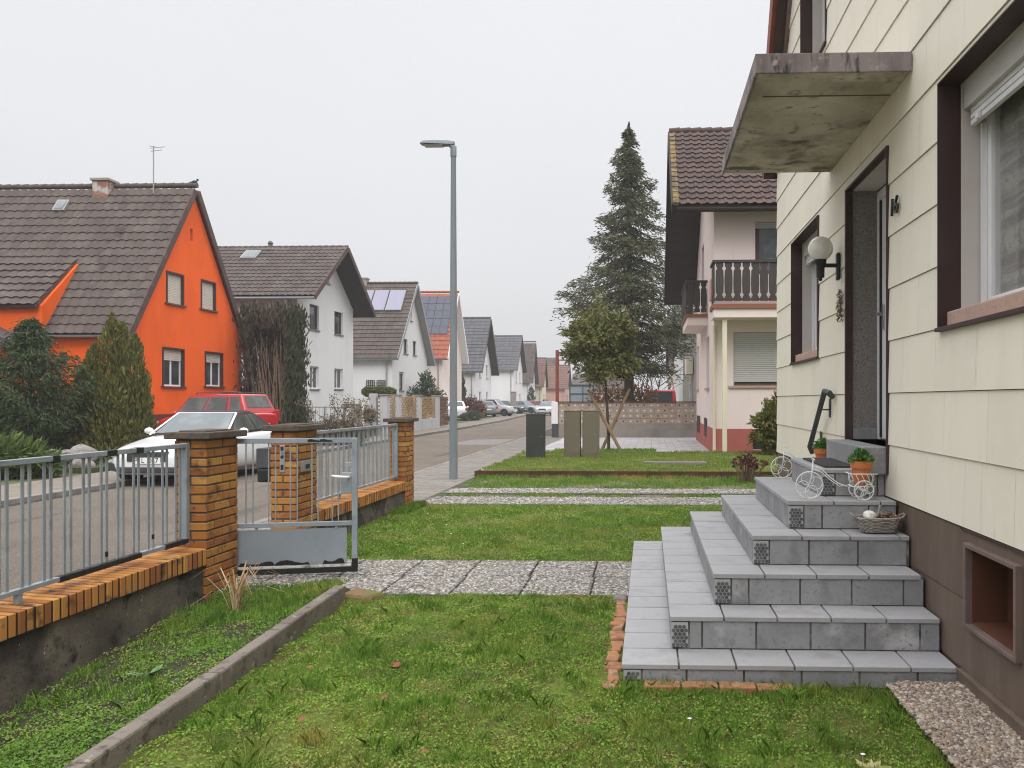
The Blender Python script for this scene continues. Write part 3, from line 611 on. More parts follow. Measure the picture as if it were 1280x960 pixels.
h = np.concatenate([RNG.uniform(.03, .085, len(s2)) * s2, RNG.uniform(.02, .055, len(X3))])
blades('bed_grass', X, Y, gz(X, Y) - .004, h, RNG.uniform(.003, .006, len(X)), M['grass'], 'loose grass tufts growing in the bed by the fence wall')
# middle lawn
kb = lambda X, Y: ~((X > -.16) & (Y < 8.35)) & (X > -3.44 + 0 * Y)
X, Y = pts(80000, -3.42, 1.7, 7.62, 11.70, kb); k_ = RNG.random(len(X)) < np.clip(.6 + .3 * cl(X, Y, .8), .15, 1); X, Y = X[k_], Y[k_]
carpet('lawn_moss', X, Y, RNG.uniform(.0, .025, len(X)), RNG.uniform(.006, .013, len(X)), M['moss'], 'low mossy clover covering the middle lawn', up=.6)
X, Y = pts(80000, -3.42, 1.7, 7.62, 11.70, kb); q = np.clip(.45 + .4 * cl(X + 5, Y, .6), .08, 1); k_ = RNG.random(len(X)) < q; X, Y = X[k_], Y[k_]
X2, Y2, s2 = tufts(220, 55, -3.3, 1.5, 7.7, 11.6, .045, kb); X3, Y3 = pts(3500, -3.42, -3.2, 10.6, 11.7)
X, Y = np.concatenate([X, X2, X3]), np.concatenate([Y, Y2, Y3]); h = RNG.uniform(.018, .045, len(X)); h[-len(X3):] *= 2.0
blades('lawn_grass', X, Y, 0 * X - .004, h, RNG.uniform(.004, .007, len(X)), M['grass'], 'short green grass of the middle lawn')
# verge strips between and behind the driveway tracks
st = lambda X, Y: (((Y > 12.62) & (Y < 13.15)) | ((Y > 13.85) & (X > -3.35 + .35 * (Y < 14.2)))) & (RNG.random(len(X)) < np.clip(.55 + .4 * cl(X, Y, .7) + (Y > 14.7) * .35, .05, 1))
X, Y = pts(52000, -3.4, 5, 12.6, 15.98, st); h = RNG.uniform(.02, .06, len(X)); h[Y > 15.6] *= 1.7
blades('verge_grass', X, Y, 0 * X - .02, h, RNG.uniform(.006, .012, len(X)), M['grass'], 'ragged grass between and behind the driveway tracks')
X, Y = pts(46000, -3.5, 6.5, 16.06, 22.3); k_ = (X > -3.42 - .05 * np.sin(Y * 6)) & ~((np.abs(X - .6) < .75) & (np.abs(Y - 18.2) < .12)); X, Y = X[k_], Y[k_]; h = RNG.uniform(.02, .05, len(X)) * (1 + .3 * cl(X, Y, .4)).clip(.4, 2); h[Y > 21.6] *= 1.5
blades('raised_lawn_grass', X, Y, zE(X, Y) - .005, h.clip(.012), RNG.uniform(.009, .016, len(X)), M['grass_yel'], 'yellowish green grass of the raised neighbouring lawn')
mb = MB(); mb.box(-.1, 1.3, 18.12, 18.28, .02, .14); struct(mb.build('path', M['kerb'], bevel=.01))

# ================================================================== LOW GARDEN WALLS, RAILINGS, PILLARS, GATE
def brick_pillar(name, label, x0, y0, w, d, z1=1.222, z0=-.12):
    t = thing(name, label, 'gate pillar' if 'gate' in name else 'pillar', (x0 + w / 2, y0 + d / 2, 0), group='brick pillars of the garden fence')
    core = MB(); core.box(x0 + .008, x0 + w - .008, y0 + .008, y0 + d - .008, z0, z1 - .004)
    b = MB(); z = z0; k = 0; P = .0705; j = .007
    while z + P <= z1 + .01:
        zt = min(z + P - .014, z1 - .001)
        xs = [x0, x0 + w / 2, x0 + w]
        if k % 2 == 0: cells = [(xs[0], xs[1], y0, y0 + d / 2), (xs[1], xs[2], y0, y0 + d / 2), (xs[0], xs[1], y0 + d / 2, y0 + d), (xs[1], xs[2], y0 + d / 2, y0 + d)]
        else: cells = [(xs[0], xs[2], y0, y0 + d / 4), (xs[0], xs[1], y0 + d / 4, y0 + d * .75), (xs[1], xs[2], y0 + d / 4, y0 + d * .75), (xs[0], xs[2], y0 + d * .75, y0 + d)]
        for (a, b_, c, e) in cells:
            q = [random.uniform(-.0015, .0015) for _ in range(4)]
            b.box(a + (j if a > x0 + .01 else q[0]), b_ - (j if b_ < x0 + w - .01 else q[1]), c + (j if c > y0 + .01 else q[2]), e - (j if e < y0 + d - .01 else q[3]), z, zt)
        z += P; k += 1
    sh = b.build('brick_shaft', M['brick'], t, bevel=.003, seg=1); core.build('mortar_core', M['mortar'], sh)
    c = MB(); o = .055
    c.hexa([(x0 - o, y0 - o, z1 - .002), (x0 + w + o, y0 - o, z1 - .002), (x0 + w + o, y0 + d + o, z1 - .002), (x0 - o, y0 + d + o, z1 - .002),
            (x0 - o, y0 - o, z1 + .05), (x0 + w + o, y0 - o, z1 + .05), (x0 + w + o, y0 + d + o, z1 + .05), (x0 - o, y0 + d + o, z1 + .05)])
    c.box(x0 + .02, x0 + w - .02, y0 + .02, y0 + d - .02, z1 + .045, z1 + .062)
    c.build('cap', M['cap_concrete'], t, bevel=.008)
    return t
brick_pillar('gate_pillar', 'orange brick gate pillar with weathered concrete cap, hinging the open gate', -3.65, 6.14, .25, .48)
brick_pillar('gate_pillar', 'orange brick gate pillar carrying letterbox, lock plate and bell plate', -3.65, 7.73, .25, .5)
brick_pillar('fence_pillar', 'slimmer orange brick end pillar at the far end of the fence', -3.65, 11.28, .25, .42, 1.212)
def low_wall(label, y0, y1):
    t = thing('garden_wall', label, 'low wall', (-3.52, (y0 + y1) / 2, 0), group='low garden walls')
    m1 = MB(); n = int((y1 - y0) / .3) + 1
    m1.box(-3.63, -3.42, y0, y1, -.4, .247); m1.build('concrete_base', M['old_concrete'], t, bevel=.01)
    c = MB(); mo = MB(); y = y0 + .004
    while y < y1 - .03:
        e = min(y + .047, y1 - .004); q = random.uniform(-.004, .004)
        c.hexa([(-3.66, y, .262), (-3.39 + q, y, .252), (-3.39 + q, e, .252), (-3.66, e, .262), (-3.66, y, .392), (-3.39 + q, y, .377), (-3.39 + q, e, .377), (-3.66, e, .392)])
        y += .065
    cb = c.build('brick_coping', M['coping_brick'], t, bevel=.005, seg=2)
    mo.box(-3.652, -3.396, y0, y1, .246, .374); mo.build('mortar_bed', M['dark_mortar'], cb)
low_wall('stained low concrete wall with brick coping beside the planting bed', 1.4, 6.14)
low_wall('low wall with brick coping beyond the open gate', 8.23, 11.28)
def railing(label, y0, y1, pitch=.165, flat=.022, start=None):
    X = -3.52; t = thing('metal_railing', label, 'railing', (X, (y0 + y1) / 2, .39), group='grey metal railings on the low walls')
    r = MB(); r.box(X - .02, X + .022, y0, y1, 1.158, 1.19); r.build('top_rail', M['galv'], t, bevel=.003)
    r = MB(); r.box(X - .018, X + .018, y0, y1, .437, .465); r.build('bottom_rail', M['galv'], t, bevel=.003)
    for ye in (y0 + .02, y1 - .02):
        p = MB(); p.box(X - .022, X + .024, ye - .022, ye + .022, .42, 1.192); p.build('end_post', M['galv'], t, bevel=.003)
    yf = y0 + .9
    while yf < y1 - .5:
        p = MB(); p.box(X - .015, X + .015, yf - .015, yf + .015, .375, .437); p.build('foot', M['galv'], t); yf += 2.1
    y = (start if start else y1 - .13)
    while y > y0 + .06:
        for d in (0, -.053):
            p = MB(); yy = y + d
            if yy < y0 + .05: continue
            p.box(X - .0035, X + .0035, yy - .0105, yy + .0105, .464, 1.159); p.build('bar', M['galv'], t)
        y -= pitch
    return t
ra = railing('grey metal railing with black worn patches on the stained near wall', 1.42, 6.08, start=5.99)
for (a, b, lo, hi) in ((5.14, 5.24, 1.155, 1.1925), (5.44, 5.52, 1.155, 1.1925), (4.66, 4.72, 1.15, 1.1925), (4.72, 5.5, .433, .4665), (5.78, 6.07, .433, .467)):
    p = MB(); p.box(-3.545, -3.495, a, b, lo - .002, hi); p.build('bare_patch', M['bare'], ra, bevel=.004)
for (yy, z) in ((5.165, .5), (5.66, .53)):
    p = MB(); p.box(-3.5245, -3.5155, yy - .0115, yy + .0115, z, z + .035); p.build('bare_patch', M['bare'], ra, bevel=.002)
railing('grey metal railing running from the letterbox pillar to the end pillar', 8.25, 11.26)
# the gate: hinged on the near pillar, standing open across the path
ga = thing('garden_gate', 'open grey metal garden gate with sheet panel and white handle', 'gate', (-3.465, 6.655, 0), math.atan2(.22, .98))
L = 1.0
def gb(name, x0, x1, z0, z1, y=.018, m='galv', bv=.003, y0=None, par=None):
    p = MB(); p.box(x0, x1, -y if y0 is None else y0, y, z0, z1); return p.build(name, M[m], par or ga, local=True, bevel=bv)
gb('top_bar', .0, L, 1.155, 1.197); gb('latch_post', L - .042, L + .002, .05, 1.195, .022); gb('hinge_post', .0, .036, .05, 1.195, .02)
gb('middle_bar', .036, L - .042, .45, .487); gb('bottom_bar', .036, L - .042, .055, .1, .02, 'bare'); gb('primer_strip', .04, L - .05, .1, .118, .012, 'whitewash')
gb('sheet_panel', .036, L - .085, .125, .43, .006, 'galv_clean', .001)
for x in (.108, .163, .286, .341, .459, .514, .632, .68, .796, .847): gb('bar', x - .0045, x + .0045, .486, 1.156, .005, bv=0)
gb('lock_box', L - .13, L - .042, .72, .90, .02, 'galv'); gb('strike', L - .1, L - .042, .945, .985, .016)
p = MB(); p.tube([(L - .065, -.02, .865), (L - .065, -.06, .865), (L - .1, -.072, .868), (L - .16, -.072, .872), (L - .2, -.07, .882)], [.011, .011, .012, .013, .008], 8); p.build('handle', M['whitewire'], ga, local=True, smooth=True)
for x in (.19, .83): gb('panel_clip', x - .012, x + .012, .425, .452, .01)
rr = random.Random(5)
def blot(xa, xb, z0, h, side=-.0075):
    p = MB(); n = 16; poly = [(xa, z0), (xb, z0)] + [(xb - (xb - xa) * i / n, z0 + h * (.34 + .16 * math.sin(i * .45 + xa * 9) + .06 * rr.random()) * min(1, i / 1.2, (n - i) / 1.2)) for i in range(1, n)]
    f = Fr((0, side, 0), (0, -1, 0)); p.prism(poly, f, 0, .0025); p.build('bare_patch', M['bare'], ga, local=True)
blot(.05, .34, .1265, .07); blot(.33, .62, .1265, .085); blot(.72, .9, .1265, .085)
for (xa, xb) in ((.6, .7), (.7, .8)):
    p = MB(); p.prism([(xa, 1.166), (xb, 1.165), (xb, 1.176), (xa + .06, 1.182), (xa + .03, 1.19), (xa, 1.186)], Fr((0, -.0185, 0), (0, -1, 0)), 0, .002); p.build('bare_patch', M['bare'], ga, local=True)
for (a, b) in ((.055, .17),): gb('bare_patch', L - .044, L + .004, a, b, .0245, 'bare')
# fittings on the gate pillars
t = thing('letterbox', 'grey letterbox with newspaper tube on the street side of the pillar', 'letterbox', (-3.72, 7.86, .9))
p = MB(); p.box(-3.80, -3.655, 7.75, 8.05, .86, 1.05); p.build('box', M['anthracite'], t, bevel=.006)
p = MB(); p.box(-3.795, -3.657, 7.752, 8.045, .72, .856); p.build('newspaper_tube', M['black'], t, bevel=.02)
t = thing('bell_plate', 'small steel doorbell plate on the letterbox pillar', 'doorbell', (-3.40, 7.9, .9))
p = MB(); p.box(-3.401, -3.375, 7.82, 8.07, .815, .925); p.build('plate', M['steel'], t, bevel=.006)
p = MB(); p.box(-3.375, -3.371, 7.90, 7.99, .84, .885); p.build('name_slot', M['black'], t)
t = thing('lock_plate', 'upright steel strike plate of the gate lock on the pillar', 'lock plate', (-3.5, 7.73, .9))
p = MB(); p.box(-3.555, -3.505, 7.722, 7.735, .82, 1.085); p.build('plate', M['steel'], t, bevel=.003)
for (a, b) in ((.845, .895), (.955, .985), (1.03, 1.07)):
    p = MB(); p.box(-3.545, -3.517, 7.7195, 7.7225, a, b); p.build('bolt_hole', M['black'], t)
p = MB(); p.tube([(-3.53, 7.722, 1.02), (-3.53, 7.70, 1.02), (-3.53, 7.70, .98)], .006, 6); p.build('catch', M['steel'], t)
# concrete edging slabs between bed and lawn
segs = [1.2, 2.2, 3.2, 4.2, 5.05, 5.98]; nm = ['nearest the camera', 'second from the camera', 'in the middle of the run', 'next to the last before the path', 'ending at the mossy stone', '']
txt = ['first concrete edging slab of the bed, lowest and mostly out of the picture', 'concrete edging slab of the bed crossing the bottom of the picture', 'middle concrete edging slab between bed and lawn', 'concrete edging slab one short of the mossy stone', 'last concrete edging slab, its end touching the mossy stone']
for i in range(5):
    a, b = segs[i] + .004, segs[i + 1] - .004; za, zb = (.14 - min(1.7, (5.9 - y) / 2.7) * .08 for y in (a, b)); dx = random.uniform(-.006, .006)
    p = MB(); p.hexa([(-2.335 + dx, a, -.3), (-2.25 + dx, a, -.3), (-2.25, b, -.3), (-2.335, b, -.3), (-2.335 + dx, a, za), (-2.25 + dx, a, za), (-2.25, b, zb), (-2.335, b, zb)])
    o = p.build('edging_slab', M['edging'], bevel=.014, seg=2)
    tag(o, txt[i], 'edging slab', 'concrete edging slabs of the bed')
p = MB(); p.hexa([(-2.33, 6.0, -.05), (-2.08, 5.98, -.05), (-1.98, 6.2, -.05), (-2.28, 6.28, -.05), (-2.3, 6.02, .07), (-2.1, 6.02, .055), (-2.03, 6.17, .05), (-2.26, 6.22, .075)])
o = p.build('mossy_stone', M['mossy_stone'], bevel=.025, seg=2); md = o.modifiers.new('Sub', 'SUBSURF'); md.levels = md.render_levels = 2; md.subdivision_type = 'SIMPLE'
tag(o, 'flat brown stone with moss at the end of the concrete edging', 'stone')

# ================================================================== THE STEPS
T = .27; RS = .189; Z1 = .087; XF = -.139; YF = 4.41; YB = 8.27; XW = 1.664
st_ = thing('entrance_steps', 'grey tiled pyramid of six entrance steps with hexagon mosaic corners', 'steps', (.8, 6.3, 0))
def hexpatch(fr, u0, u1, v0, v1, par):
    p = MB(); g = MB()
    r = .5 * (v1 - v0); g.fbox(fr, u0, u1, v0, v1, -.004, .0015); go = g.build('mosaic_patch', M['mosaic_grout'], par, bevel=.006)
    s = .0122; y = v0 + s; row = 0
    while y < v1 - s * .6:
        x = u0 + s * (1.05 if row % 2 == 0 else 2.02)
        while x < u1 - s * .7:
            p.prism([(x + s * .98 * math.sin(PI / 3 * k), y + s * .98 * math.cos(PI / 3 * k)) for k in range(6)], fr, .0005, .0034); x += s * 1.95
        y += s * 1.7; row += 1
    p.build('hexagon_pattern', M['mosaic'], go)
for k in range(1, 7):
    x0 = XF + T * (k - 1); yf = YF + T * (k - 1); yb = YB - T * (k - 1); z1 = Z1 + RS * (k - 1); z0 = z1 - RS if k > 1 else -.06
    p = MB(); g = .008
    p.box(x0 + .014, XW, yf + .014, yb - .014, z0 - .0 + (.0 if k == 1 else -.004), z1 - .014, 1)
    # risers: front tiles, left tiles
    off = random.uniform(0, .28); zt = z1 - .028; zb = z0 + .004
    x = x0 - off + .105
    first = True
    while x < XW - .01:
        a = max(x, x0 + .105) + g * .6; b = min(x + .31, XW) - g * .6
        if b - a > .02: p.box(a, b, yf + .004 + random.uniform(0, .003), yf + .014, zb, zt, 0)
        x += .31
    y = yf + .0
    while y < yb - .01:
        b = min(y + .31, yb)
        if b - y > .03: p.box(x0 + .004 + random.uniform(0, .003), x0 + .014, y + g * .6, b - g * .6, zb, zt, 0)
        y += .31
    y = x0
    while y < XW - .01:
        b = min(y + .31, XW)
        p.box(y + g, b - g, yb - .014, yb - .004, zb, zt, 0); y += .31
    # treads with a rounded nose
    dep = .285 if k < 6 else (yb - yf)
    off = random.uniform(0, .2); x = x0
    ws = [.31 + random.uniform(-.005, .005) for _ in range(9)]
    for w in ws:
        b = min(x + w, XW)
        if x > XW - .02: break
        p.box(x + (g * .6 if x > x0 else -.004), b - g * .6, yf - .004, yf + dep - g * .5 if k < 6 else yf + .3, z1 - .028, z1 + random.uniform(-.0012, .0012), 2)
        x += w
    y = yf + (.285 if k < 6 else .3)
    while y < yb - .01:
        b = min(y + .31, yb + .004)
        if k < 6: p.box(x0 - .004, x0 + .285, y + .007, b - .007, z1 - .028, z1 + random.uniform(-.0012, .0012), 2)
        else:
            xx = x0
            while xx < XW - .02: p.box(xx + (g * .5 if xx > x0 else -.004), min(xx + .31, XW) - g * .5, y + g * .5, b - g * .5, z1 - .028, z1, 2); xx += .31
        y += .31
    if k < 6:
        x = x0 + .285
        while x < XW - .01:
            b = min(x + .31, XW); p.box(x + g * .5, b - g * .5, yb - .285, yb + .004, z1 - .028, z1 + random.uniform(-.001, .001), 2); x += .31
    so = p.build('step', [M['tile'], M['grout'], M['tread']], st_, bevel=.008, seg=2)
    if k > 1: hexpatch(Fr((0, yf + .004, 0), (0, -1, 0)), x0 + .004, x0 + .1, z0 + .012, z1 - .034, so)
    else: hexpatch(Fr((0, yf + .004, 0), (0, -1, 0)), x0 + .01, x0 + .1, 0.0, z1 - .034, so)
p = MB(); p.box(1.50, 1.93, 5.715, 6.89, 1.0, 1.19); p.build('threshold', M['tile'], st_, bevel=.006)
o = MB(); o.box(1.27, 1.62, 5.9, 6.72, 1.034, 1.046); tag(o.build('doormat', M['mat_dark'], bevel=.004), 'dark doormat lying in front of the entrance door', 'doormat')
# orange paving bricks round the bottom step
for i in range(18):
    y = 4.33 + i * .108; xx = -.20 + random.uniform(-.012, .012)
    p = MB(); a = random.uniform(-.2, .2); c, s = math.cos(a), math.sin(a); hx, hy = .045 + random.uniform(-.02, .008), .052
    q = [(xx + dx * c - dy * s, y + dx * s + dy * c) for dx, dy in ((-hx, -hy), (hx, -hy), (hx, hy), (-hx, hy))]; zt = random.uniform(-.002, .014)
    p.hexa([(u, v, -.06) for u, v in q] + [(u, v, zt) for u, v in q])
    tag(p.build('paving_brick', M['orange_brick'], bevel=.01), 'broken orange brick in the row along the side of the bottom step', 'paving brick', 'orange bricks beside the bottom step')
for i in range(4):
    x = -.02 + i * .2; p = MB(); p.box(x, x + .19, 4.29, 4.385, -.06, random.uniform(.0, .012))
    tag(p.build('paving_brick', M['orange_brick'], bevel=.006), 'orange brick lying flush in front of the bottom step', 'paving brick', 'orange bricks in front of the bottom step')
p = MB(); p.box(-.27, -.16, 6.10, 6.25, -.05, .03); tag(p.build('cobble', M['stone'], bevel=.02), 'grey cobble at the corner of path and bottom step', 'stone')

# ================================================================== THE YELLOW HOUSE
hx = 1.67; house = thing('yellow_house', 'pale yellow panelled house with brown plinth and concrete door canopy', 'house', (hx, 6.1, 0))
HOLES = [(1.6, 4.71, 1.925, 3.33), (8.0, 9.48, 1.94, 3.33), (7.66, 8.9, 4.87, 6.3), (5.70, 6.90, 1.19, 3.29), (3.71, 4.29, .356, .758)]
yfar = lambda z: min(10.6, 9.83 - (z - 5.65) * .648); ynear = lambda z: max(.0, .77 + (z - 5.65) * .648)
p = MB(); n = .0135
fr = Fr((hx + n, 0, 0), (-1, 0, 0))
zap = 5.65 + (9.83 - .77) / 2 / .648
p.holed(fr, [(0, -.3), (0, 4.46), (-5.3, zap), (-10.6, 4.46), (-10.6, -.3)][::-1], [(-b, -a, c, d) for a, b, c, d in HOLES], 0, .26, 0, 0)
p.box(hx + .0135, 9.5, 10.585, 10.599, -.3, 4.5); p.box(hx + .0135, 9.5, 0, .015, -.3, 4.5)
p.build('wall', M['gap'], house)
p = MB()
def cut(r, hs):
    out = [r]
    for (a, b, c, d) in hs:
        nx = []
        for (y0, y1, z0, z1) in out:
            if y1 <= a or y0 >= b or z1 <= c or z0 >= d: nx.append((y0, y1, z0, z1)); continue
            if y0 < a: nx.append((y0, a, z0, z1))
            if y1 > b: nx.append((b, y1, z0, z1))
            ya, yb2 = max(y0, a), min(y1, b)
            if z0 < c: nx.append((ya, yb2, z0, c))
            if z1 > d: nx.append((ya, yb2, d, z1))
        out = nx
    return out
def panel(p, y0, y1, z0, z1, pr0, pr1, zlo, zhi):
    f = lambda z: pr0 + (pr1 - pr0) * (z - zlo) / (zhi - zlo)
    ya0, ya1 = max(y0, ynear(z0)), max(y0, ynear(z1)); yb0, yb1 = min(y1, yfar(z0)), min(y1, yfar(z1))
    if yb0 - ya0 < .01: return
    yb1 = max(yb1, ya1 + .001); b = hx + .0115
    p.hexa([(hx - f(z0), ya0, z0), (b, ya0, z0), (b, yb0, z0), (hx - f(z0), yb0, z0), (hx - f(z1), ya1, z1), (b, ya1, z1), (b, yb1, z1), (hx - f(z1), yb1, z1)])
z = .845; r = 0
while z < 12:
    y = 10.6 - [.35, .05, .5, .2, .42, .11, .28][r % 7]; ye = 10.6
    while ye > .05:
        for q in cut((max(y, 0) + .0013, ye - .0013, z + .004, z + .3608), HOLES): panel(p, *q, .004, -.006, z, z + .361)
        ye = y; y -= .59
    z += .3608; r += 1
p.build('siding', M['siding'], house)
p = MB()
y = 10.6
for (za, zb) in ((.09, .46), (.465, .835)):
    ye = 10.595; y = ye - (.9 if za < .3 else .4)
    while ye > .05:
        for q in cut((max(y, 0) + .001, ye - .001, za, zb), HOLES): panel(p, *q, -.006, -.009, za, zb)
        ye = y; y -= 1.2
pl = p.build('plinth', M['plinth'], house)
p = MB(); p.box(hx - .018, hx + .01, .0, 4.405, -.05, .088); p.box(hx - .026, hx - .018, 0, 4.405, .075, .09); p.build('base_strip', M['plinth'], house, bevel=.002)
p = MB(); p.box(hx - .004, hx + .012, 0.0, 4.4, .833, .846); p.build('drip_profile', M['brown_trim'], house)
def surround(par, y0, y1, z0, z1, m='brown_trim', w=.028, pr=.016, dep=.115, bottom=True):
    q = MB()
    q.box(hx - pr, hx + dep, y0, y0 + w * .4, z0, z1); q.box(hx - pr, hx + dep, y1 - w * .4, y1, z0, z1)
    q.box(hx - pr, hx + dep, y0 + w * .4, y1 - w * .4, z1 - w * .4, z1)
    if bottom: q.box(hx - pr - .012, hx + dep, y0 - .01, y1 + .01, z0 - .016, z0 + .006)
    return q.build('surround', M[m], par, bevel=.002)
def yellow_window(y0, y1, z0, z1, sill=True, shut=.26, clear=False, label=None):
    X = hx + .25
    f = MB(); w = .07; zb = z0 + .105 if sill else z0 + .02
    for (a, b, c, d) in ((y0 + .015, y0 + .015 + w, zb, z1 - .015), (y1 - .015 - w, y1 - .015, zb, z1 - .015), (y0 + .015 + w, y1 - .015 - w, zb, zb + w), (y0 + .015 + w, y1 - .015 - w, z1 - .015 - w, z1 - .015)):
        f.box(X, X + .06, a, b, c, d)
    m_ = (y0 + y1) / 2; f.box(X + .002, X + .058, m_ - .05, m_ + .05, zb + w, z1 - .015 - w)
    win = f.build('window', M['pvc'], house, bevel=.006)
    s = MB()
    for (a, b) in ((y0 + .015 + w, m_ - .05), (m_ + .05, y1 - .015 - w)):
        g = MB(); g.box(X + .026, X + .030, a, b, zb + w, z1 - .015 - w); g.build('pane', M['clear'] if clear else M['glass'], win)
    surround(win, y0, y1, z0, z1)
    rv = MB()                                                     # plaster reveal
    rv.box(hx + .116, X + .1, y0, y0 + .012, z0, z1); rv.box(hx + .116, X + .1, y1 - .012, y1, z0, z1); rv.box(hx + .116, X + .1, y0 + .012, y1 - .012, z1 - .012, z1)
    rv.build('reveal', M['reveal'], win)
    if sill:
        q = MB(); q.box(hx + .035, X + .02, y0 + .012, y1 - .012, z0 + .008, z0 + .098); q.build('sill', M['sandstone'], win, bevel=.008)
    q = MB(); zc = z1 - shut
    q.box(hx + .125, hx + .165, y0 + .03, y1 - .03, zc + .1, z1 - .013)
    q.build('shutter_box', M['shutter'], win)
    q = MB(); zz = zc
    for i in range(3): q.box(hx + .155, hx + .185, y0 + .045, y1 - .045, zz + .002, zz + .032, 0); zz += .036
    q.box(hx + .13, hx + .155, (y1 - .2), (y1 - .17), zc - .005, zc + .03)
    q.build('shutter', M['pvc'], win, bevel=.004)
    for (a, b) in ((y0 + .012, y0 + .045), (y1 - .045, y1 - .012)): q = MB(); q.box(X - .03, X - .002, a, b - .012, z0 + .1, z1 - shut + .02); q.build('guide_rail', M['pvc'], win)
    return win
w1 = yellow_window(1.6, 4.71, 1.925, 3.33, clear=True)
yellow_window(8.0, 9.48, 1.94, 3.33); yellow_window(7.66, 8.9, 4.87, 6.3)
room = MB(); room.box(hx + .30, 5.2, .4, 5.4, 1.2, 1.22); room.box(hx + .30, 5.2, .4, 5.4, 3.6, 3.62); room.box(5.2, 5.22, .4, 5.4, 1.2, 3.6); room.box(hx + .3, 5.2, .4, .42, 1.22, 3.6); room.box(hx + .3, 5.2, 5.38, 5.4, 1.22, 3.6)
room.build('interior', M['room'], house)
lc = MB()
for i in range(48):                                                # pleated lace curtain and roman blind behind the glass
    y = 1.7 + i * .075; lc.face([(hx + .305 + .008 * math.sin(i * 2.1), y, 2.02), (hx + .305 + .008 * math.sin(i * 2.1 + 2.1), y + .075, 2.02), (hx + .305 + .008 * math.sin(i * 2.1 + 2.1), y + .075, 3.3), (hx + .305 + .008 * math.sin(i * 2.1), y, 3.3)])
lc.build('lace_curtain', M['lace'], w1, smooth=True)
# entrance door deep in its reveal
X = hx + .25; d = MB()
d.box(X, X + .07, 6.815, 6.89, 1.192, 3.26); d.box(X, X + .07, 5.71, 5.785, 1.192, 3.26); d.box(X, X + .07, 5.785, 6.815, 3.185, 3.26)
dr = d.build('door', M['pvc'], house, bevel=.006)
d = MB(); d.box(X + .012, X + .06, 6.60, 6.81, 1.2, 3.18); d.box(X + .012, X + .06, 5.79, 6.0, 1.2, 3.18); d.box(X + .012, X + .06, 6.0, 6.6, 1.2, 1.75); d.box(X + .012, X + .06, 6.0, 6.6, 2.98, 3.18); d.build('door_leaf', M['pvc'], dr, bevel=.006)
d = MB(); d.box(X + .03, X + .038, 6.0, 6.6, 1.75, 2.98); d.build('pane', M['glass'], dr)
d = MB(); d.box(X - .004, X + .012, 6.775, 6.800, 1.21, 3.17); d.build('seal', M['black'], dr)
d = MB(); d.tube([(X + .01, 6.72, 2.22), (X - .05, 6.72, 2.22), (X - .055, 6.60, 2.22)], .011, 8); d.box(X - .002, X + .012, 6.70, 6.74, 2.1, 2.3); d.build('handle', M['steel'], dr)
for (a, b) in ((6.885, 6.899), (5.701, 5.715)): d = MB(); d.box(hx + .045, X, a, b, 1.275, 3.285); d.build('reveal', M['roughcast'], dr)
d = MB(); d.box(hx + .05, X - .003, 6.87, 6.884, 1.191, 1.285); d.build('skirting_tile', M['tile'], dr, bevel=.003)
d = MB(); d.box(hx + .045, X, 5.715, 6.885, 3.272, 3.286); d.build('reveal', M['reveal'], dr)
d = MB(); d.box(hx - .016, hx + .045, 6.868, 6.899, 1.0, 3.289); d.box(hx - .016, hx + .045, 5.701, 5.714, 1.0, 3.289); d.box(hx - .016, hx + .045, 5.714, 6.868, 3.27, 3.289); d.build('surround', M['brown_trim'], dr, bevel=.002)
# cellar window
c = MB(); y0, y1, z0, z1 = HOLES[4]
for (a, b, cc, dd) in ((y0 - .012, y0 + .012, z0 - .02, z1 + .02), (y1 - .012, y1 + .012, z0 - .02, z1 + .02), (y0 + .012, y1 - .012, z1 - .004, z1 + .02), (y0 + .012, y1 - .012, z0 - .02, z0 + .004)): c.box(hx - .026, hx + .02, a, b, cc, dd)
cw = c.build('cellar_window', M['trim_light'], house, bevel=.004)
c = MB(); c.box(hx + .19, hx + .2, y0 + .0, y1, z0, z1); c.build('board', M['cellar_back'], cw)
c = MB(); c.box(hx + .012, hx + .19, y1 - .02, y1 - .002, z0 + .004, z1 - .004); c.box(hx + .012, hx + .19, y0 + .002, y0 + .02, z0 + .004, z1 - .004); c.box(hx + .012, hx + .19, y0 + .02, y1 - .02, z1 - .02, z1 - .003); c.box(hx + .012, hx + .19, y0 + .02, y1 - .02, z0 + .002, z0 + .014); c.build('lining', M['cellar_back'], cw)
c = MB(); c.hexa([(hx + .05, y0 + .03, z0 + .014), (hx + .185, y0 + .03, z0 + .014), (hx + .185, y0 + .2, z0 + .014), (hx + .1, y0 + .2, z0 + .014), (hx + .05, y0 + .03, z0 + .05), (hx + .185, y0 + .03, z0 + .06), (hx + .185, y0 + .2, z0 + .06), (hx + .1, y0 + .2, z0 + .05)]); c.build('flap', M['sandstone'], cw, bevel=.004)
# canopy
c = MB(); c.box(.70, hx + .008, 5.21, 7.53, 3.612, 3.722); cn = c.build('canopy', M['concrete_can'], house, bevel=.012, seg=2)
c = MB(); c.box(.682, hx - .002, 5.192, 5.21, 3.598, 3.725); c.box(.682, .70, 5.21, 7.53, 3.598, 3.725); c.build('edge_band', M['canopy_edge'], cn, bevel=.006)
c = MB(); c.box(.79, hx - .01, 5.62, 5.634, 3.6085, 3.6125); c.build('drip_groove', M['gap'], cn)
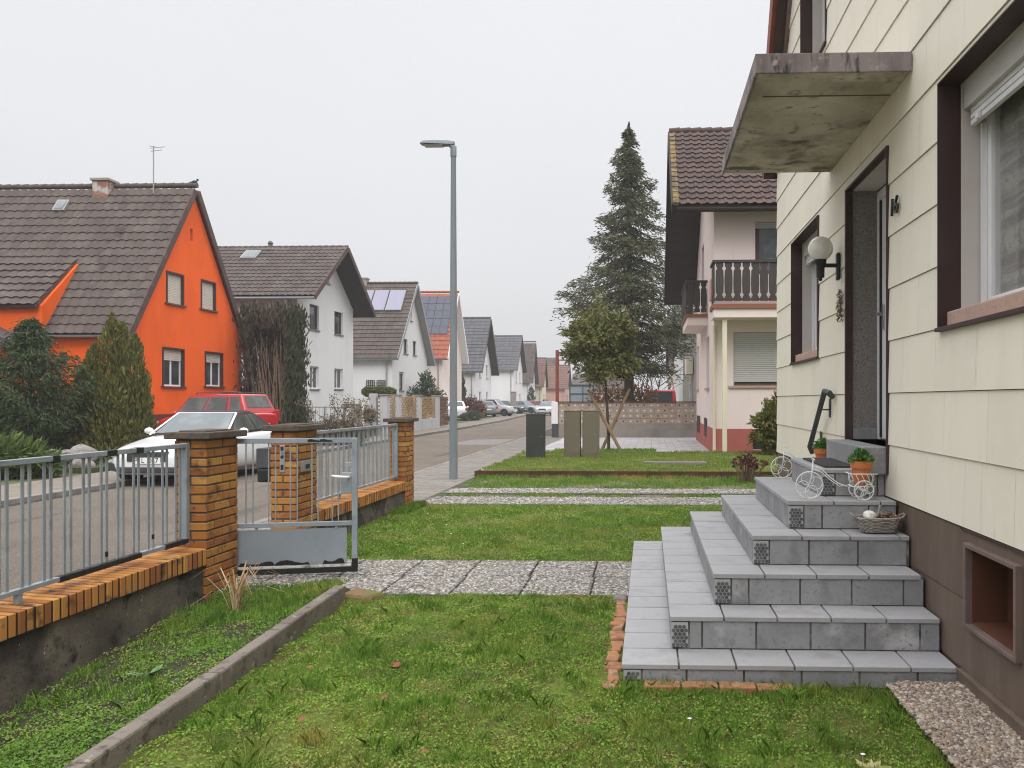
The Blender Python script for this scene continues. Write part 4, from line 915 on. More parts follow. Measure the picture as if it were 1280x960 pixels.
# roof: steep, its verge board visible above the canopy
rm = MB()
for s in (1, -1):
    yv = 5.3; 
    d_ = Vector((0, -s * .648, 1)).normalized(); nn = Vector((0, s * 1, .648)).normalized()
    O = Vector((hx - .16, 5.3 + s * 5.36, 4.40)) + nn * .16
    tile_plane(rm, O if s < 0 else O, (1, 0, 0), d_, nn, 8, 9.6, m=0, th=.36)
    q = [O + d_ * t + nn * k_ for t, k_ in ((0, -.15), (9.6, -.15), (9.6, -.02), (0, -.02))]
    rm.hexa([q[0], q[0] + Vector((8, 0, 0)), q[1] + Vector((8, 0, 0)), q[1], q[3], q[3] + Vector((8, 0, 0)), q[2] + Vector((8, 0, 0)), q[2]], 1)
rf = rm.build('roof', [M['roof_rust'], M['brown_trim']], house)
for s in (1, -1):
    vb = MB(); vc = MB(); vt = MB()
    d_ = Vector((0, -s * .648, 1)).normalized(); nn = Vector((0, s, .648)).normalized(); O = Vector((hx, 5.3 + s * 5.3, 4.46))
    def vbar(mbx, x0, x1, k0, k1, t0=.1, t1=9.5):
        a, b, c_, e = O + d_ * t0 + nn * k0, O + d_ * t1 + nn * k0, O + d_ * t1 + nn * k1, O + d_ * t0 + nn * k1
        w0, w1 = Vector((x0, 0, 0)), Vector((x1, 0, 0))
        mbx.hexa([a + w0, a + w1, b + w1, b + w0, e + w0, e + w1, c_ + w1, c_ + w0])
    vbar(vb, -.045, .01, -.01, .10); vbar(vc, -.10, -.046, .07, .12); 
    for i in range(27): vbar(vt, -.21, -.14, .06 + .012, .30, i * .35, i * .35 + .345)
    vb.build('verge_board', M['trim_light'], rf); vc.build('verge_strip', M['siding'], rf); vt.build('verge_tile', M['rust_red'], rf)
# house number
cu = bpy.data.curves.new('house_number', 'FONT'); cu.body = '16'; cu.size = .165; cu.extrude = .008; cu.space_character = 1.12; cu.shear = .12
ob = bpy.data.objects.new('house_number', cu); COL.objects.link(ob); bpy.context.view_layer.update(); me_ = bpy.data.meshes.new_from_object(ob.evaluated_get(bpy.context.evaluated_depsgraph_get())); bpy.data.objects.remove(ob)
ob = bpy.data.objects.new('house_number', me_); COL.objects.link(ob); me_.materials.clear(); me_.materials.append(M['black']); ob.parent = house
ob.location = Vector((hx - .02, 5.60, 2.765)) - house.location; ob.rotation_euler = (PI / 2, 0, -PI / 2)
# lamp, hanging ornament, handrail
t = thing('wall_lamp', 'milky globe wall lamp on a black bracket beside the door', 'wall lamp', (hx, 7.12, 2.7))
p = MB(); p.box(hx - .035, hx - .004, 7.085, 7.155, 2.56, 2.80); p.build('wall_plate', M['black'], t, bevel=.02, seg=3)
p = MB(); p.tube([(hx - .03, 7.12, 2.69), (hx - .16, 7.12, 2.69)], .018, 10); p.lathe([(.02, -.16), (.034, -.155), (.036, -.05), (.05, -.03), (.052, 0), (.04, .004)], (hx - .17, 7.12, 2.74), n=16); p.lathe([(.01, 0), (.016, .01), (.014, .03)], (hx - .17, 7.12, 2.555), n=10); p.build('arm', M['black'], t, smooth='auto')
p = MB(); p.ball((hx - .17, 7.12, 2.835), .108, n=28); p.build('globe', M['globe'], t, smooth=True)
t = thing('hanging_ornament', 'small dried wreath ornament hanging beside the door frame', 'ornament', (hx - .02, 7.02, 2.4))
p = MB(); p.tube([(hx - .012, 7.02, 2.55), (hx - .02, 7.02, 2.45)], .0025, 5); p.box(hx - .02, hx, 7.012, 7.03, 2.53, 2.56); p.build('cord', M['pvc'], t)
C = np.stack([RNG.normal(hx - .03, .012, 160), RNG.normal(7.02, .028, 160), RNG.uniform(2.19, 2.46, 160)], 1); leaves('dried_sprig', C, RNG.normal(size=(160, 3)) + np.array([0, 0, -1.2]), RNG.uniform(.012, .03, 160), RNG.uniform(.004, .009, 160), mat('dried_sprig', (.2, .17, .1, 1), .9, isl=[(.10, .085, .05, 1), (.28, .23, .14, 1), (.04, .04, .035, 1)]), t)
t = thing('handrail', 'dark curved handrail on wall brackets beside the steps', 'handrail', (hx, 7.6, 1.3))
p = MB(); a, b = Vector((hx - .085, 7.35, 1.60)), Vector((hx - .085, 8.02, 1.06))
p.tube([(hx - .02, 7.31, 1.54), (hx - .06, 7.29, 1.585), a, a.lerp(b, .3), a.lerp(b, .7), b, b + Vector((.03, .03, -.06))], [.024, .028, .026, .024, .024, .026, .024], 10); p.build('rail', M['anthracite'], t, smooth='auto')
for k in (.22, .8):
    q = a.lerp(b, k); p = MB(); p.tube([q, q + Vector((.0, 0, -.05)), q + Vector((.075, 0, -.05))], .008, 6); p.box(hx - .012, hx - .002, q.y - .02, q.y + .02, q.z - .12, q.z + .05); p.build('bracket', M['anthracite'], t)
t = thing('vase', 'dark dotted vase on the sill behind the big window', 'vase', (hx + .33, 3.72, 2.16))
p = MB(); p.lathe([(.05, 0), (.10, .03), (.125, .09), (.11, .16), (.06, .2), (.065, .215)], (hx + .34, 3.70, 2.13), n=24); p.build('body', M['black'], t, smooth=True)
p = MB()
for r in range(5):
    for j in range(22):
        a_ = 2 * PI * (j + .5 * (r % 2)) / 22; rad = [.107, .122, .126, .121, .106][r]; p.ball((hx + .34 + rad * math.cos(a_), 3.70 + rad * math.sin(a_), 2.17 + r * .03), .006, n=6)
p.build('dots', M['pvc'], t)

# ================================================================== THINGS ON THE STEPS
def trike(label, x, y, z, pot_label, leaf_r, phase=0.0):
    t = thing('flower_tricycle', label, 'planter tricycle', (x, y, z), 0, 'white wire planter tricycles')
    def wheel(cx, cy, R, n):
        p = MB(); p.ring((cx, cy, R), R, .004, (0, 1, 0), 28, 5)
        for k in range(n):
            a = 2 * PI * k / n + .3; d = R * .5
            p.ring((cx + d * math.cos(a), cy, R + d * math.sin(a)), R * .47, .0028, (0, 1, 0), 16, 4)
        p.build('wheel', M['whitewire'], t, local=True, smooth=True)
    wheel(-.165, 0, .092, 4); wheel(.185, -.075, .065, 4); wheel(.185, .075, .065, 4)
    p = MB(); p.tube([(-.165, 0, .09), (-.15, 0, .16), (-.14, 0, .265)], .0045, 6); p.tube([(-.14, -.05, .268), (-.14, 0, .272), (-.14, .05, .268)], .004, 6)
    p.tube([(-.145, 0, .225), (-.09, 0, .21), (-.03, 0, .15), (.03, 0, .105), (.08, -.05, .09)], .004, 6); p.tube([(-.145, 0, .205), (-.09, 0, .185), (-.02, 0, .125), (.04, 0, .085), (.08, .05, .085)], .004, 6)
    p.build('frame', M['whitewire'], t, local=True, smooth=True)
    p = MB()
    for zz, r in ((.09, .068), (.175, .082)): p.tube([(.185 + r * sx, r * sy, zz) for sx, sy in ((-1.1, -.9), (1.1, -.9), (1.1, .9), (-1.1, .9), (-1.1, -.9))], .004, 5)
    for k in range(14):
        a = 2 * PI * k / 14; p.tube([(.185 + .07 * math.cos(a), .06 * math.sin(a), .09), (.185 + .085 * math.cos(a + .25), .074 * math.sin(a + .25), .135), (.185 + .085 * math.cos(a), .074 * math.sin(a), .176)], .0025, 4)
    for (sx, sy) in ((-1, -1), (1, -1), (1, 1), (-1, 1)): p.tube([(.185 + .05 * sx, .05 * sy, .09), (.185, .074 * sy, .066)], .003, 5)
    p.build('basket', M['whitewire'], t, local=True, smooth=True)
    f = thing('flowerpot', pot_label, 'flowerpot', (x + .185, y, z + .094), 0, 'terracotta pots with leafy plants')
    p = MB(); p.lathe([(.043, 0), (.062, .115), (.063, .118), (.072, .118), (.076, .165), (.066, .165), (.063, .13), (.02, .128)], n=28); p.build('pot', M['terracotta'], f, local=True, smooth='auto')
    n = 300; a = RNG.uniform(0, 2 * PI, n); r = RNG.uniform(.01, leaf_r, n) ; zz = .16 + RNG.uniform(.0, .085, n) * (1.15 - (r / leaf_r) ** 2)
    C = np.stack([x + .185 + r * np.cos(a), y + r * np.sin(a), z + .094 + zz], 1); D = np.stack([np.cos(a), np.sin(a), RNG.uniform(.1, 1.4, n)], 1) + RNG.normal(0, .35, (n, 3))
    leaves('plant', C, D, RNG.uniform(.014, .024, n), RNG.uniform(.006, .011, n), M['potleaf'], f, bend=.15)
trike('white wire tricycle planter on the upper step beside the wall', 1.27, 5.60, .845, 'terracotta pot of leafy green on the near tricycle', .085)
trike('white wire tricycle planter at the far side of the landing', 1.32, 7.06, .845, 'terracotta pot half hidden by the far edge of the landing', .08)
t = thing('wicker_basket', 'grey wicker basket of shells and cones on the fourth step', 'basket', (1.50, 5.36, .656))
p = MB()
for k in range(9):
    f = k / 8; w, d_ = .105 + .035 * f, .06 + .022 * f; zz = .658 + .01 + f * .085
    n = 40; ptsb = []
    for i in range(n + 1):
        a = 2 * PI * i / n; cx, cy = math.cos(a), math.sin(a); e = .55
        ptsb.append((1.50 + w * math.copysign(abs(cx) ** e, cx) + .004 * math.sin(a * 14 + k * PI), 5.36 + d_ * math.copysign(abs(cy) ** e, cy) + .004 * math.sin(a * 14 + k * PI), zz + random.uniform(-.002, .002)))
    p.tube(ptsb, .0075, 5, cap=False)
p.build('weave', M['wicker'], t, smooth=True)
for s in (-1, 1):
    p = MB(); p.tube([(1.50 + s * .13, 5.32, .745), (1.50 + s * .17, 5.33, .772), (1.50 + s * .175, 5.38, .775), (1.50 + s * .13, 5.40, .748)], .008, 6); p.build('handle', M['wicker'], t, smooth=True)
p = MB(); p.box(1.40, 1.60, 5.31, 5.41, .66, .70); p.build('bottom', M['cone'], t)
def lump(c, r, n=14, jag=.25):
    p = MB(); p.ball(c, r, (1.15, 1, .8), n=n); p.v = [tuple(Vector(c) + (Vector(q) - Vector(c)) * random.uniform(1 - jag, 1 + jag)) for q in p.v]; return p
tag(lump((1.445, 5.34, .765), .038).build('shell', M['shell'], smooth=True), 'white rough shell lying in the wicker basket', 'shell')
tag(lump((1.535, 5.385, .76), .034, 12, .4).build('pine_cone', M['wicker']), 'pale open cone lying in the wicker basket', 'cone')
C = np.stack([RNG.normal(1.56, .03, 160), RNG.normal(5.35, .025, 160), RNG.normal(.752, .016, 160)], 1); tag(leaves('dried_flower', C, RNG.normal(size=(160, 3)), .014, .005, M['deadleaf'], None), 'clump of dried brown flowers in the wicker basket', 'dried flowers')
p = MB(); p.tube([(1.495, 5.37, .70), (1.505, 5.36, .78), (1.512, 5.35, .835)], [.009, .008, .006], 7); tag(p.build('driftwood_stick', M['driftwood'], smooth=True), 'upright driftwood stick standing in the wicker basket', 'stick')

# ================================================================== SMALL PLANTS AND BITS ON THE GRASS
def rosette(name, label, cat, x, y, n, r, m, lw=.25, rise=.6, group=None):
    t = thing(name, label, cat, (x, y, 0), 0, group); a = RNG.uniform(0, 2 * PI, n); rr_ = RNG.uniform(.25, 1, n) * r; z0 = float(gz(x, y))
    C = np.stack([x + np.cos(a) * rr_ * .6, y + np.sin(a) * rr_ * .6, z0 + .012 + rr_ * rise * .5], 1); D = np.stack([np.cos(a), np.sin(a), np.full(n, rise)], 1) + RNG.normal(0, .15, (n, 3))
    leaves('leaf', C, D, rr_ * .55, rr_ * lw * .55, m, t); return t
rosette('weed', 'pale yellowish rosette of leaves in the lawn before the gravel', 'weed', .94, 3.42, 26, .09, mat('pale_leaf', (.35, .36, .12, 1), .7, isl=[(.34, .36, .10, 1), (.42, .36, .18, 1), (.22, .28, .08, 1)]), .45, .35)
rosette('weed', 'broad grey green weed leaf cluster by the fence wall', 'weed', -2.74, 4.35, 14, .09, mat('grey_leaf', (.12, .2, .09, 1), .7, islv=.25), .5, .5)
rosette('weed', 'white flowering chickweed clump in front of the bottom step', 'weed', .75, 4.22, 40, .09, M['fresh'], .3, .7)
def drygrass(name, label, x, y, n, h, sp, m, green=0):
    t = thing(name, label, 'grass clump', (x, y, 0)); z0 = float(gz(x, y))
    p = MB()
    for i in range(n):
        a = random.uniform(0, 2 * PI); hh = h * random.uniform(.5, 1); l = sp * random.uniform(.3, 1.2); b = Vector((x + .03 * math.cos(a * 3), y + .03 * math.sin(a * 2), z0)); w = random.uniform(.005, .009)
        d = Vector((math.cos(a), math.sin(a), 0)); s = Vector((-d.y, d.x, 0)) * w
        q = [b, b + d * l * .25 + Vector((0, 0, hh * .6)), b + d * l * .65 + Vector((0, 0, hh)), b + d * l * 1.1 + Vector((0, 0, hh * random.uniform(.55, .95)))]
        for j in range(3): p.face([q[j] - s * (1 - j * .25), q[j] + s * (1 - j * .25), q[j + 1] + s * (.75 - j * .25), q[j + 1] - s * (.75 - j * .25)])
    p.build('blade', m, t); return t
drygrass('dry_iris', 'clump of dry straw coloured leaves beside the gate pillar', -2.9, 5.62, 30, .36, .3, M['straw'])
tag(lump((-1.45, 4.62, -.005), .024, 8, .35).build('clay_shard', M['clay']), 'small reddish clay shard lying on the lawn', 'shard')
for i, (x, y) in enumerate([(.93, 3.55), (1.02, 3.32), (.86, 3.28), (-2.2, 9.0), (-2.6, 10.2), (-2.9, 10.6), (-1.9, 8.3), (-2.4, 9.6), (.2, 3.9)]):
    p = MB(); z0 = float(gz(x, y)) + .035; p.lathe([(.003, 0), (.011, .002), (.003, .005)], (x, y, z0), n=9); p.tube([(x, y, z0 - .04), (x, y, z0)], .0012, 4); tag(p.build('daisy', M['whitewire'], smooth='auto'), 'tiny white daisy flower in the grass', 'flower', 'daisies in the lawns')
lf = [(-1.33, 4.05), (-1.62, 3.75), (-.95, 3.42), (-1.9, 4.5), (.35, 3.62)]
for i, (x, y) in enumerate(lf):
    o = leaves('fallen_leaf', np.array([[x, y, .025]]), np.array([[1.0, .3 * i, .2]]), .022, .014, M['deadleaf'], None, bend=.3)
    tag(o, 'curled brown dead leaf lying on the front lawn', 'leaf', 'dead leaves on the lawn')
# ================================================================== HOUSES (gable to the street)
def window(par, fr, u0, u1, v0, v1, dep=.14, fm='pvc', shut=0.0, shm='shutter', sill='stone', mull=1, surm=None, fw=.06, glass='glass', so=.05):
    f = MB(); n0, n1 = -dep, -dep + .05; e = .004
    if surm:
        s = MB(); w = .06
        for (a, b, c, d) in ((u0 - w, u0, v0 - .02, v1 + w), (u1, u1 + w, v0 - .02, v1 + w), (u0, u1, v1, v1 + w)): s.fbox(fr, a, b, c, d, .0, .02)
        for (a, b, c, d) in ((u0, u0 + .012, v0, v1), (u1 - .012, u1, v0, v1), (u0 + .012, u1 - .012, v1 - .012, v1)): s.fbox(fr, a, b, c, d, -dep + .052, .018)
    f.fbox(fr, u0 + e, u0 + fw, v0 + e, v1 - e, n0, n1); f.fbox(fr, u1 - fw, u1 - e, v0 + e, v1 - e, n0, n1)
    f.fbox(fr, u0 + fw, u1 - fw, v0 + e, v0 + fw, n0, n1); f.fbox(fr, u0 + fw, u1 - fw, v1 - fw, v1 - e, n0, n1)
    for i in range(mull):
        um = u0 + (u1 - u0) * (i + 1) / (mull + 1); f.fbox(fr, um - fw * .6, um + fw * .6, v0 + fw, v1 - fw, n0 + .004, n1 - .004)
    w = f.build('window', M[fm], par)
    g = MB(); g.fbox(fr, u0 + fw, u1 - fw, v0 + fw, v1 - fw, n0 + .015, n0 + .022); g.build('pane', M[glass], w)
    if surm: s.build('surround', M[surm], w)
    if sill:
        q = MB(); q.fbox(fr, u0 - so, u1 + so, v0 - .06, v0 - .001, -dep + .03, .06); q.build('sill', M[sill], w)
    if shut > 0:
        q = MB(); vb = v1 - (v1 - v0) * shut; z = vb
        while z < v1 - .012:
            q.fbox(fr, u0 + .012, u1 - .012, z + .003, min(z + .05, v1 - .008), n1 + .01, n1 + .024); z += .054
        q.build('shutter', M[shm], w)
    return w
def gable_roof(par, x0, x1, yc, hw, ze, zr, over_e, tm, th=.33, tw=.25, amp=.022, thick=.16, ns=4, soff='soffit', verge='verge', ridge=True, ch=.085, near_only=False):
    """ridge along X from x0 to x1 at yc; eaves at yc±hw (wall line), slope from (hw,ze) to (0,zr)"""
    sl = (zr - ze) / hw; rm = MB(); L = math.hypot(hw + over_e, (hw + over_e) * sl)
    for s in (-1, 1):
        V = Vector((0, -s, sl)).normalized(); N = Vector((0, s * sl, 1)).normalized()
        O = Vector((x0, yc + s * (hw + over_e), ze - over_e * sl)) + N * thick
        tile_plane(rm, O, (1, 0, 0), V, N, x1 - x0, L, tw, th, amp, .035, ns, 0)
        q = [O - N * .012, O + V * L - N * .012, O + V * L - N * thick, O - N * thick]
        w = Vector((x1 - x0, 0, 0)); rm.hexa([q[3], q[3] + w, q[2] + w, q[2], q[0], q[0] + w, q[1] + w, q[1]], 1)
    rf = rm.build('roof', [M[tm], M[soff]], par)
    vb = MB()
    for s in (-1, 1):
        V = Vector((0, -s, sl)).normalized(); N = Vector((0, s * sl, 1)).normalized(); O = Vector((x1, yc + s * (hw + over_e), ze - over_e * sl))
        a, b = O - N * .03, O + V * (L - .02) - N * .03; w = Vector((.035, 0, 0)); t = N * (thick + .07)
        vb.hexa([a, a + w, b + w, b, a + t, a + t + w, b + t + w, b + t])
    vb.build('verge_board', M[verge], rf)
    if ridge:
        rc = MB(); x = x0; zt = zr + thick * math.sqrt(1 + sl * sl) - .05
        while x < x1 - .05:
            e = min(x + .34, x1 + .02); rc.tube([(x, yc, zt), (e, yc, zt + .012)], [ch, ch + .012], 10); x += .33
        rc.build('ridge_cap', M[tm], rf, smooth='auto')
    for s in (-1, 1):
        gu = MB(); ye = yc + s * (hw + over_e + .06); ze2 = ze - over_e * sl + .05; gu.tube([(x0, ye, ze2), (x1, ye, ze2)], .055, 8); gu.build('gutter', M['zinc'], rf)
    return rf
def house(name, label, Xg, Y0, Y1, depth, ze, zr, wm, tm, over_v=.25, over_e=.3, wins=(), nwins=(), plinth=None, zp=0, z0=-.15, tw=.25, th=.33, group=None, fm='pvc', surm=None, shm='shutter', amp=.022, soff='soffit', verge='verge', pipe=True, sillm='stone', vm=None):
    yc, hw = (Y0 + Y1) / 2, (Y1 - Y0) / 2
    h = thing(name, label, 'house', (Xg, yc, 0), 0, group)
    fr = Fr((Xg, 0, 0), (1, 0, 0)); fn = Fr((0, Y0, 0), (0, -1, 0))
    W = MB()
    W.holed(fr, [(Y0, z0), (Y1, z0), (Y1, ze), (yc, zr), (Y0, ze)], [w[:4] for w in wins], 0, .16)
    W.holed(fn, [(Xg - depth, z0), (Xg, z0), (Xg, ze), (Xg - depth, ze)], [w[:4] for w in nwins], 0, .16)
    W.face([(Xg, Y1, z0), (Xg - depth, Y1, z0), (Xg - depth, Y1, ze), (Xg, Y1, ze)])
    W.face([(Xg - depth, Y0, z0), (Xg - depth, Y1, z0), (Xg - depth, Y1, ze), (Xg - depth, yc, zr), (Xg - depth, Y0, ze)])
    W.build('wall', M[wm], h)
    for f_, ws in ((fr, wins), (fn, nwins)):
        for w in ws:
            o = dict(w[4]) if len(w) > 4 else {}
            if o.pop('slot', False):
                s = MB(); s.fbox(f_, w[0], w[1], w[2], w[3], -.15, -.1); s.build('slot', M['verge'], h); continue
            window(h, f_, *w[:4], fm=o.pop('fm', fm), surm=o.pop('surm', surm), shm=o.pop('shm', shm), sill=o.pop('sill', sillm), **o)
    if plinth:
        p = MB(); p.box(Xg - depth, Xg + .02, Y0 - .02, Y0 - .001, z0, zp); p.box(Xg + .001, Xg + .02, Y0 - .001, Y1 + .02, z0, zp); p.build('plinth', M[plinth], h)
    gable_roof(h, Xg - depth - .2, Xg + over_v, yc, hw, ze, zr, over_e, tm, th, tw, amp, soff=soff, verge=verge)
    if pipe:
        p = MB(); x = Xg - .3; ye = Y0 - .1; p.tube([(x, Y0 - over_e - .05, ze - over_e * (zr - ze) / hw), (x, Y0 - over_e, ze - over_e * (zr - ze) / hw - .12), (x, ye, ze - .55), (x, ye, .0)], .05, 8); p.build('downpipe', M['zinc'], h)
    return h
def pxw(X, r, **o):                        # a window given by its outline seen in the street plane X
    x0, y0, x1, y1 = r; a, _ = WX(x0, 0, X); b, _ = WX(x1, 0, X); m = (x0 + x1) / 2
    return (a, b, WX(m, y1, X)[1], WX(m, y0, X)[1], o)
def chimney(h, x, y, z0, z1, w, d, m='chimney_brick', cap=True):
    c = MB(); c.box(x - w / 2, x + w / 2, y - d / 2, y + d / 2, z0, z1); ch = c.build('chimney', M[m], h, bevel=.01)
    if cap:
        c = MB(); c.box(x - w / 2 - .05, x + w / 2 + .05, y - d / 2 - .05, y + d / 2 + .05, z1, z1 + .08); c.build('cap', M['plain_concrete'], ch)
    return ch
def slope_frame(x, yc, hw, ze, zr, t, thick=.16):     # frame on the near slope, t = share of the way up, N outward
    sl = (zr - ze) / hw; V = Vector((0, 1, sl)).normalized(); N = Vector((0, -sl, 1)).normalized()
    f = Fr((x, yc - hw * (1 - t), ze + (zr - ze) * t), (0, -1, 0)); f.V = V; f.N = N; f.U = Vector((1, 0, 0)); f.O = f.O + N * thick; return f
def roof_window(h, f, w, l, m='glass'):
    p = MB(); p.fbox(f, -w / 2, w / 2, -l / 2, l / 2, -.02, .10); o = p.build('roof_window', M['zinc'], h)
    p = MB(); p.fbox(f, -w / 2 + .06, w / 2 - .06, -l / 2 + .06, l / 2 - .06, .10, .115); p.build('pane', M[m], o); return o

# ---- the orange house
Xo = -16.0; Yo0 = WX(165, 0, Xo)[0]; Yo1 = WX(302, 0, Xo)[0]; yoc = (Yo0 + Yo1) / 2; hwo = (Yo1 - Yo0) / 2
zeo = WX(165, 409, Xo)[1]; zro = WX(243, 241, Xo)[1]
ow = [pxw(Xo, (209, 343, 228.5, 380), shut=.995, shm='shutter_cream', surm='brown_trim', mull=0, sill='verge', so=.14), pxw(Xo, (252, 353, 268.5, 387), shut=.995, shm='shutter_cream', surm='brown_trim', mull=0, sill='verge', so=.14),
      pxw(Xo, (204, 437, 229, 483), shut=.3, shm='shutter_cream', surm='brown_trim', sill='verge', so=.14), pxw(Xo, (257, 442, 277.5, 483), shut=.28, shm='shutter_cream', surm='brown_trim', sill='verge', so=.14),
      pxw(Xo, (237.8, 286, 241, 301), slot=True)]
oh = house('orange_house', 'bright orange rendered house with weathered brown tiled roof and steep gable', Xo, Yo0, Yo1, 14, zeo, zro, 'orange', 'roof_brown', .12, .22, ow, [], 'darkred', 1.05, th=.36, tw=.3, amp=.05, pipe=False, soff='brown_trim', verge='verge')
sl = (zro - zeo) / hwo
# dormer with an orange cheek
dxs = -28; yf = Yo0 - .34; xr = WY(51, 0, yf)[0]
Yd = lambda z: yoc - hwo + (z - .36 - zeo) / sl          # Y of the tiled surface at height z
def proj_y(x, y, z): return CY - (z - EYE) * FPX / (-x * SN + y * CS)
zt_ = min([zeo + i * .02 for i in range(400)], key=lambda z: abs(proj_y(xr, Yd(z), z) - 327)); yt = Yd(zt_)
zdf = EYE + (CY - 381) * (-xr * SN + (yf - .25) * CS) / FPX
d = MB()
d.box(dxs, xr - .12, yf, yf + 2.6, zeo - 1.2, zdf - .05)
pr = [(xr, yf - .02, zeo - .25), (xr, yf - .02, zdf), (xr, yt + .05, zt_ + .02), (xr, yt + .1, zt_ - .5)]
d.add([(x + .06, y, z) for x, y, z in pr] + [(x - .12, y, z) for x, y, z in pr], [(0, 1, 2, 3), (7, 6, 5, 4), (0, 4, 5, 1), (1, 5, 6, 2), (2, 6, 7, 3), (3, 7, 4, 0)])
dm = d.build('dormer', M['orange'], oh)
V = Vector((0, yt - yf + .2, zt_ - zdf + .06)).normalized(); N = Vector((0, -V.z, V.y)); rm = MB()
O = Vector((dxs, yf - .2, zdf - .06)); Ld = (Vector((0, yt, zt_)) - Vector((0, yf - .2, zdf - .06))).length + .1
tile_plane(rm, O + N * .06, (1, 0, 0), V, N, xr - .02 - dxs, Ld, .3, .36, .045, .05, 4, 0)
w = Vector((xr - .02 - dxs, 0, 0)); q = [O - N * .05, O + V * Ld - N * .05, O + V * Ld + N * .05, O + N * .05]; rm.hexa([q[0], q[0] + w, q[1] + w, q[1], q[3], q[3] + w, q[2] + w, q[2]], 1)
rm.build('dormer_roof', [M['roof_brown'], M['verge']], dm)
aw = MB(); xw0, zw0 = WY(0, 398, Yo0 - .9); aw.hexa([(xw0 - 2, Yo0 - 1.2, zw0 - .45), (xw0 + .75, Yo0 - 1.2, zw0 - .9), (xw0 + .75, Yo0, zw0 - .9), (xw0 - 2, Yo0, zw0 - .45), (xw0 - 2, Yo0 - 1.2, zw0 + .6), (xw0 + .75, Yo0 - 1.2, zw0 - .82), (xw0 + .75, Yo0, zw0 - .82), (xw0 - 2, Yo0, zw0 + .6)]); aw.build('porch_roof', M['roof_grey'], oh)
xc, zc_ = WY(132, 229, yoc - .1); chimney(oh, xc, yoc - .15, zro - .6, zc_ + .02, .56, .5)
f = slope_frame(WY(83, 266, yoc - hwo * .12)[0], yoc, hwo, zeo, zro, .86); roof_window(oh, f, .42, .5, 'carglass_pale')
xa, zt2 = WY(193, 184, yoc - .3); a = MB(); a.tube([(xa, yoc - .35, zro - .5), (xa, yoc - .35, zt2)], .02, 6)
for (dz, l, az) in ((-.05, .4, .3), (-.16, .3, .3), (.0, .35, 2.2)): a.tube([(xa - l * math.cos(az) * .3, yoc - .35, zt2 + dz), (xa + l * math.cos(az) , yoc - .35 + l * math.sin(az) * .4, zt2 + dz + .06)], .012, 5)
a.build('antenna', M['zinc'], oh)
b = MB(); bz = zro + .36; b.ball((Xo + .05, yoc, bz), .07, (1.5, .8, .9), 10); b.ball((Xo + .15, yoc, bz + .075), .042, n=8); b.hexa([(Xo - .22, yoc - .03, bz - .06), (Xo - .04, yoc - .03, bz - .03), (Xo - .04, yoc + .03, bz - .03), (Xo - .22, yoc + .03, bz - .06), (Xo - .22, yoc - .03, bz - .045), (Xo - .04, yoc - .03, bz + .02), (Xo - .04, yoc + .03, bz + .02), (Xo - .22, yoc + .03, bz - .045)]); b.tube([(Xo + .18, yoc, bz + .075), (Xo + .225, yoc, bz + .07)], [.012, .003], 5)
b.tube([(Xo + .05, yoc - .02, bz - .06), (Xo + .05, yoc - .02, bz - .15)], .006, 4); b.tube([(Xo + .05, yoc + .02, bz - .06), (Xo + .05, yoc + .02, bz - .15)], .006, 4)
tag(b.build('bird', M['bird'], smooth='auto'), 'small dark bird perched on the peak of the orange gable', 'bird')

# ---- white house with the dark overhanging verge
Xa = -15.5; Ya0 = WX(371, 0, Xa)[0]; Ya1 = WX(441.5, 0, Xa)[0]; zea = WX(371, 366, Xa)[1]; yac = (Ya0 + Ya1) / 2
zra = WX(408, 319, Xa)[1] + .25
aw_ = [pxw(Xa, (387, 381, 398.5, 412), fm='wood_dark', mull=0, fw=.09), pxw(Xa, (418, 390, 428.5, 418), fm='wood_dark', mull=0, fw=.09), pxw(Xa, (387.5, 458, 398.5, 486), mull=1), pxw(Xa, (418, 461, 428.5, 486), mull=1), pxw(Xa, (406, 336, 411.5, 354), mull=0)]
wh = house('white_house', 'tall white house with brown roof and wide dark verge overhang', Xa, Ya0, Ya1, 12, zea, zra, 'white', 'roof_brown2', 1.0, .45, aw_, [], 'lightgrey', .55, th=.34, tw=.25, amp=.04)
hwa = (Ya1 - Ya0) / 2
xc, zc_ = WY(338, 317, yac); chimney(wh, xc, yac, zra - .3, zc_ + .15, .9, .55, 'chimney_slate')
p = MB(); p.lathe([(.12, 0), (.10, .25), (.14, .3), (.05, .42)], (xc, yac, zc_ + .2), n=10); p.build('chimney_pot', M['chimney_slate'], wh)
f = slope_frame(WY(315, 327, yac - hwa * .2)[0], yac, hwa, zea, zra, .80); roof_window(wh, f, .75, .8, 'carglass_pale')
# ---- white house with solar collectors
Xb = -15.5; Yb0 = WX(490, 0, Xb)[0]; Yb1 = WX(534, 0, Xb)[0]; zeb = WX(490, 443, Xb)[1]; ybc = (Yb0 + Yb1) / 2; hwb = (Yb1 - Yb0) / 2; zrb = WX(515, 363, Xb)[1] + .25
sh = house('white_house', 'white house with lilac solar collectors across its brown roof', Xb, Yb0, Yb1, 12, zeb, zrb, 'white2', 'roof_brown2', .45, .3,
      [pxw(Xb, (504.5, 424, 509.5, 442), mull=0, fm='wood_dark'), pxw(Xb, (516, 426.5, 520.5, 444), mull=0, fm='wood_dark'), pxw(Xb, (499, 465, 504.5, 488), mull=0, fm='wood_dark', shut=.1), pxw(Xb, (512.8, 389, 515.2, 401), mull=0)], [], None, verge='zinc', soff='zinc', tw=.3, th=.34)
xs = [WY(px, 375, ybc - hwb * .28)[0] for px in (446, 466, 485, 506)]
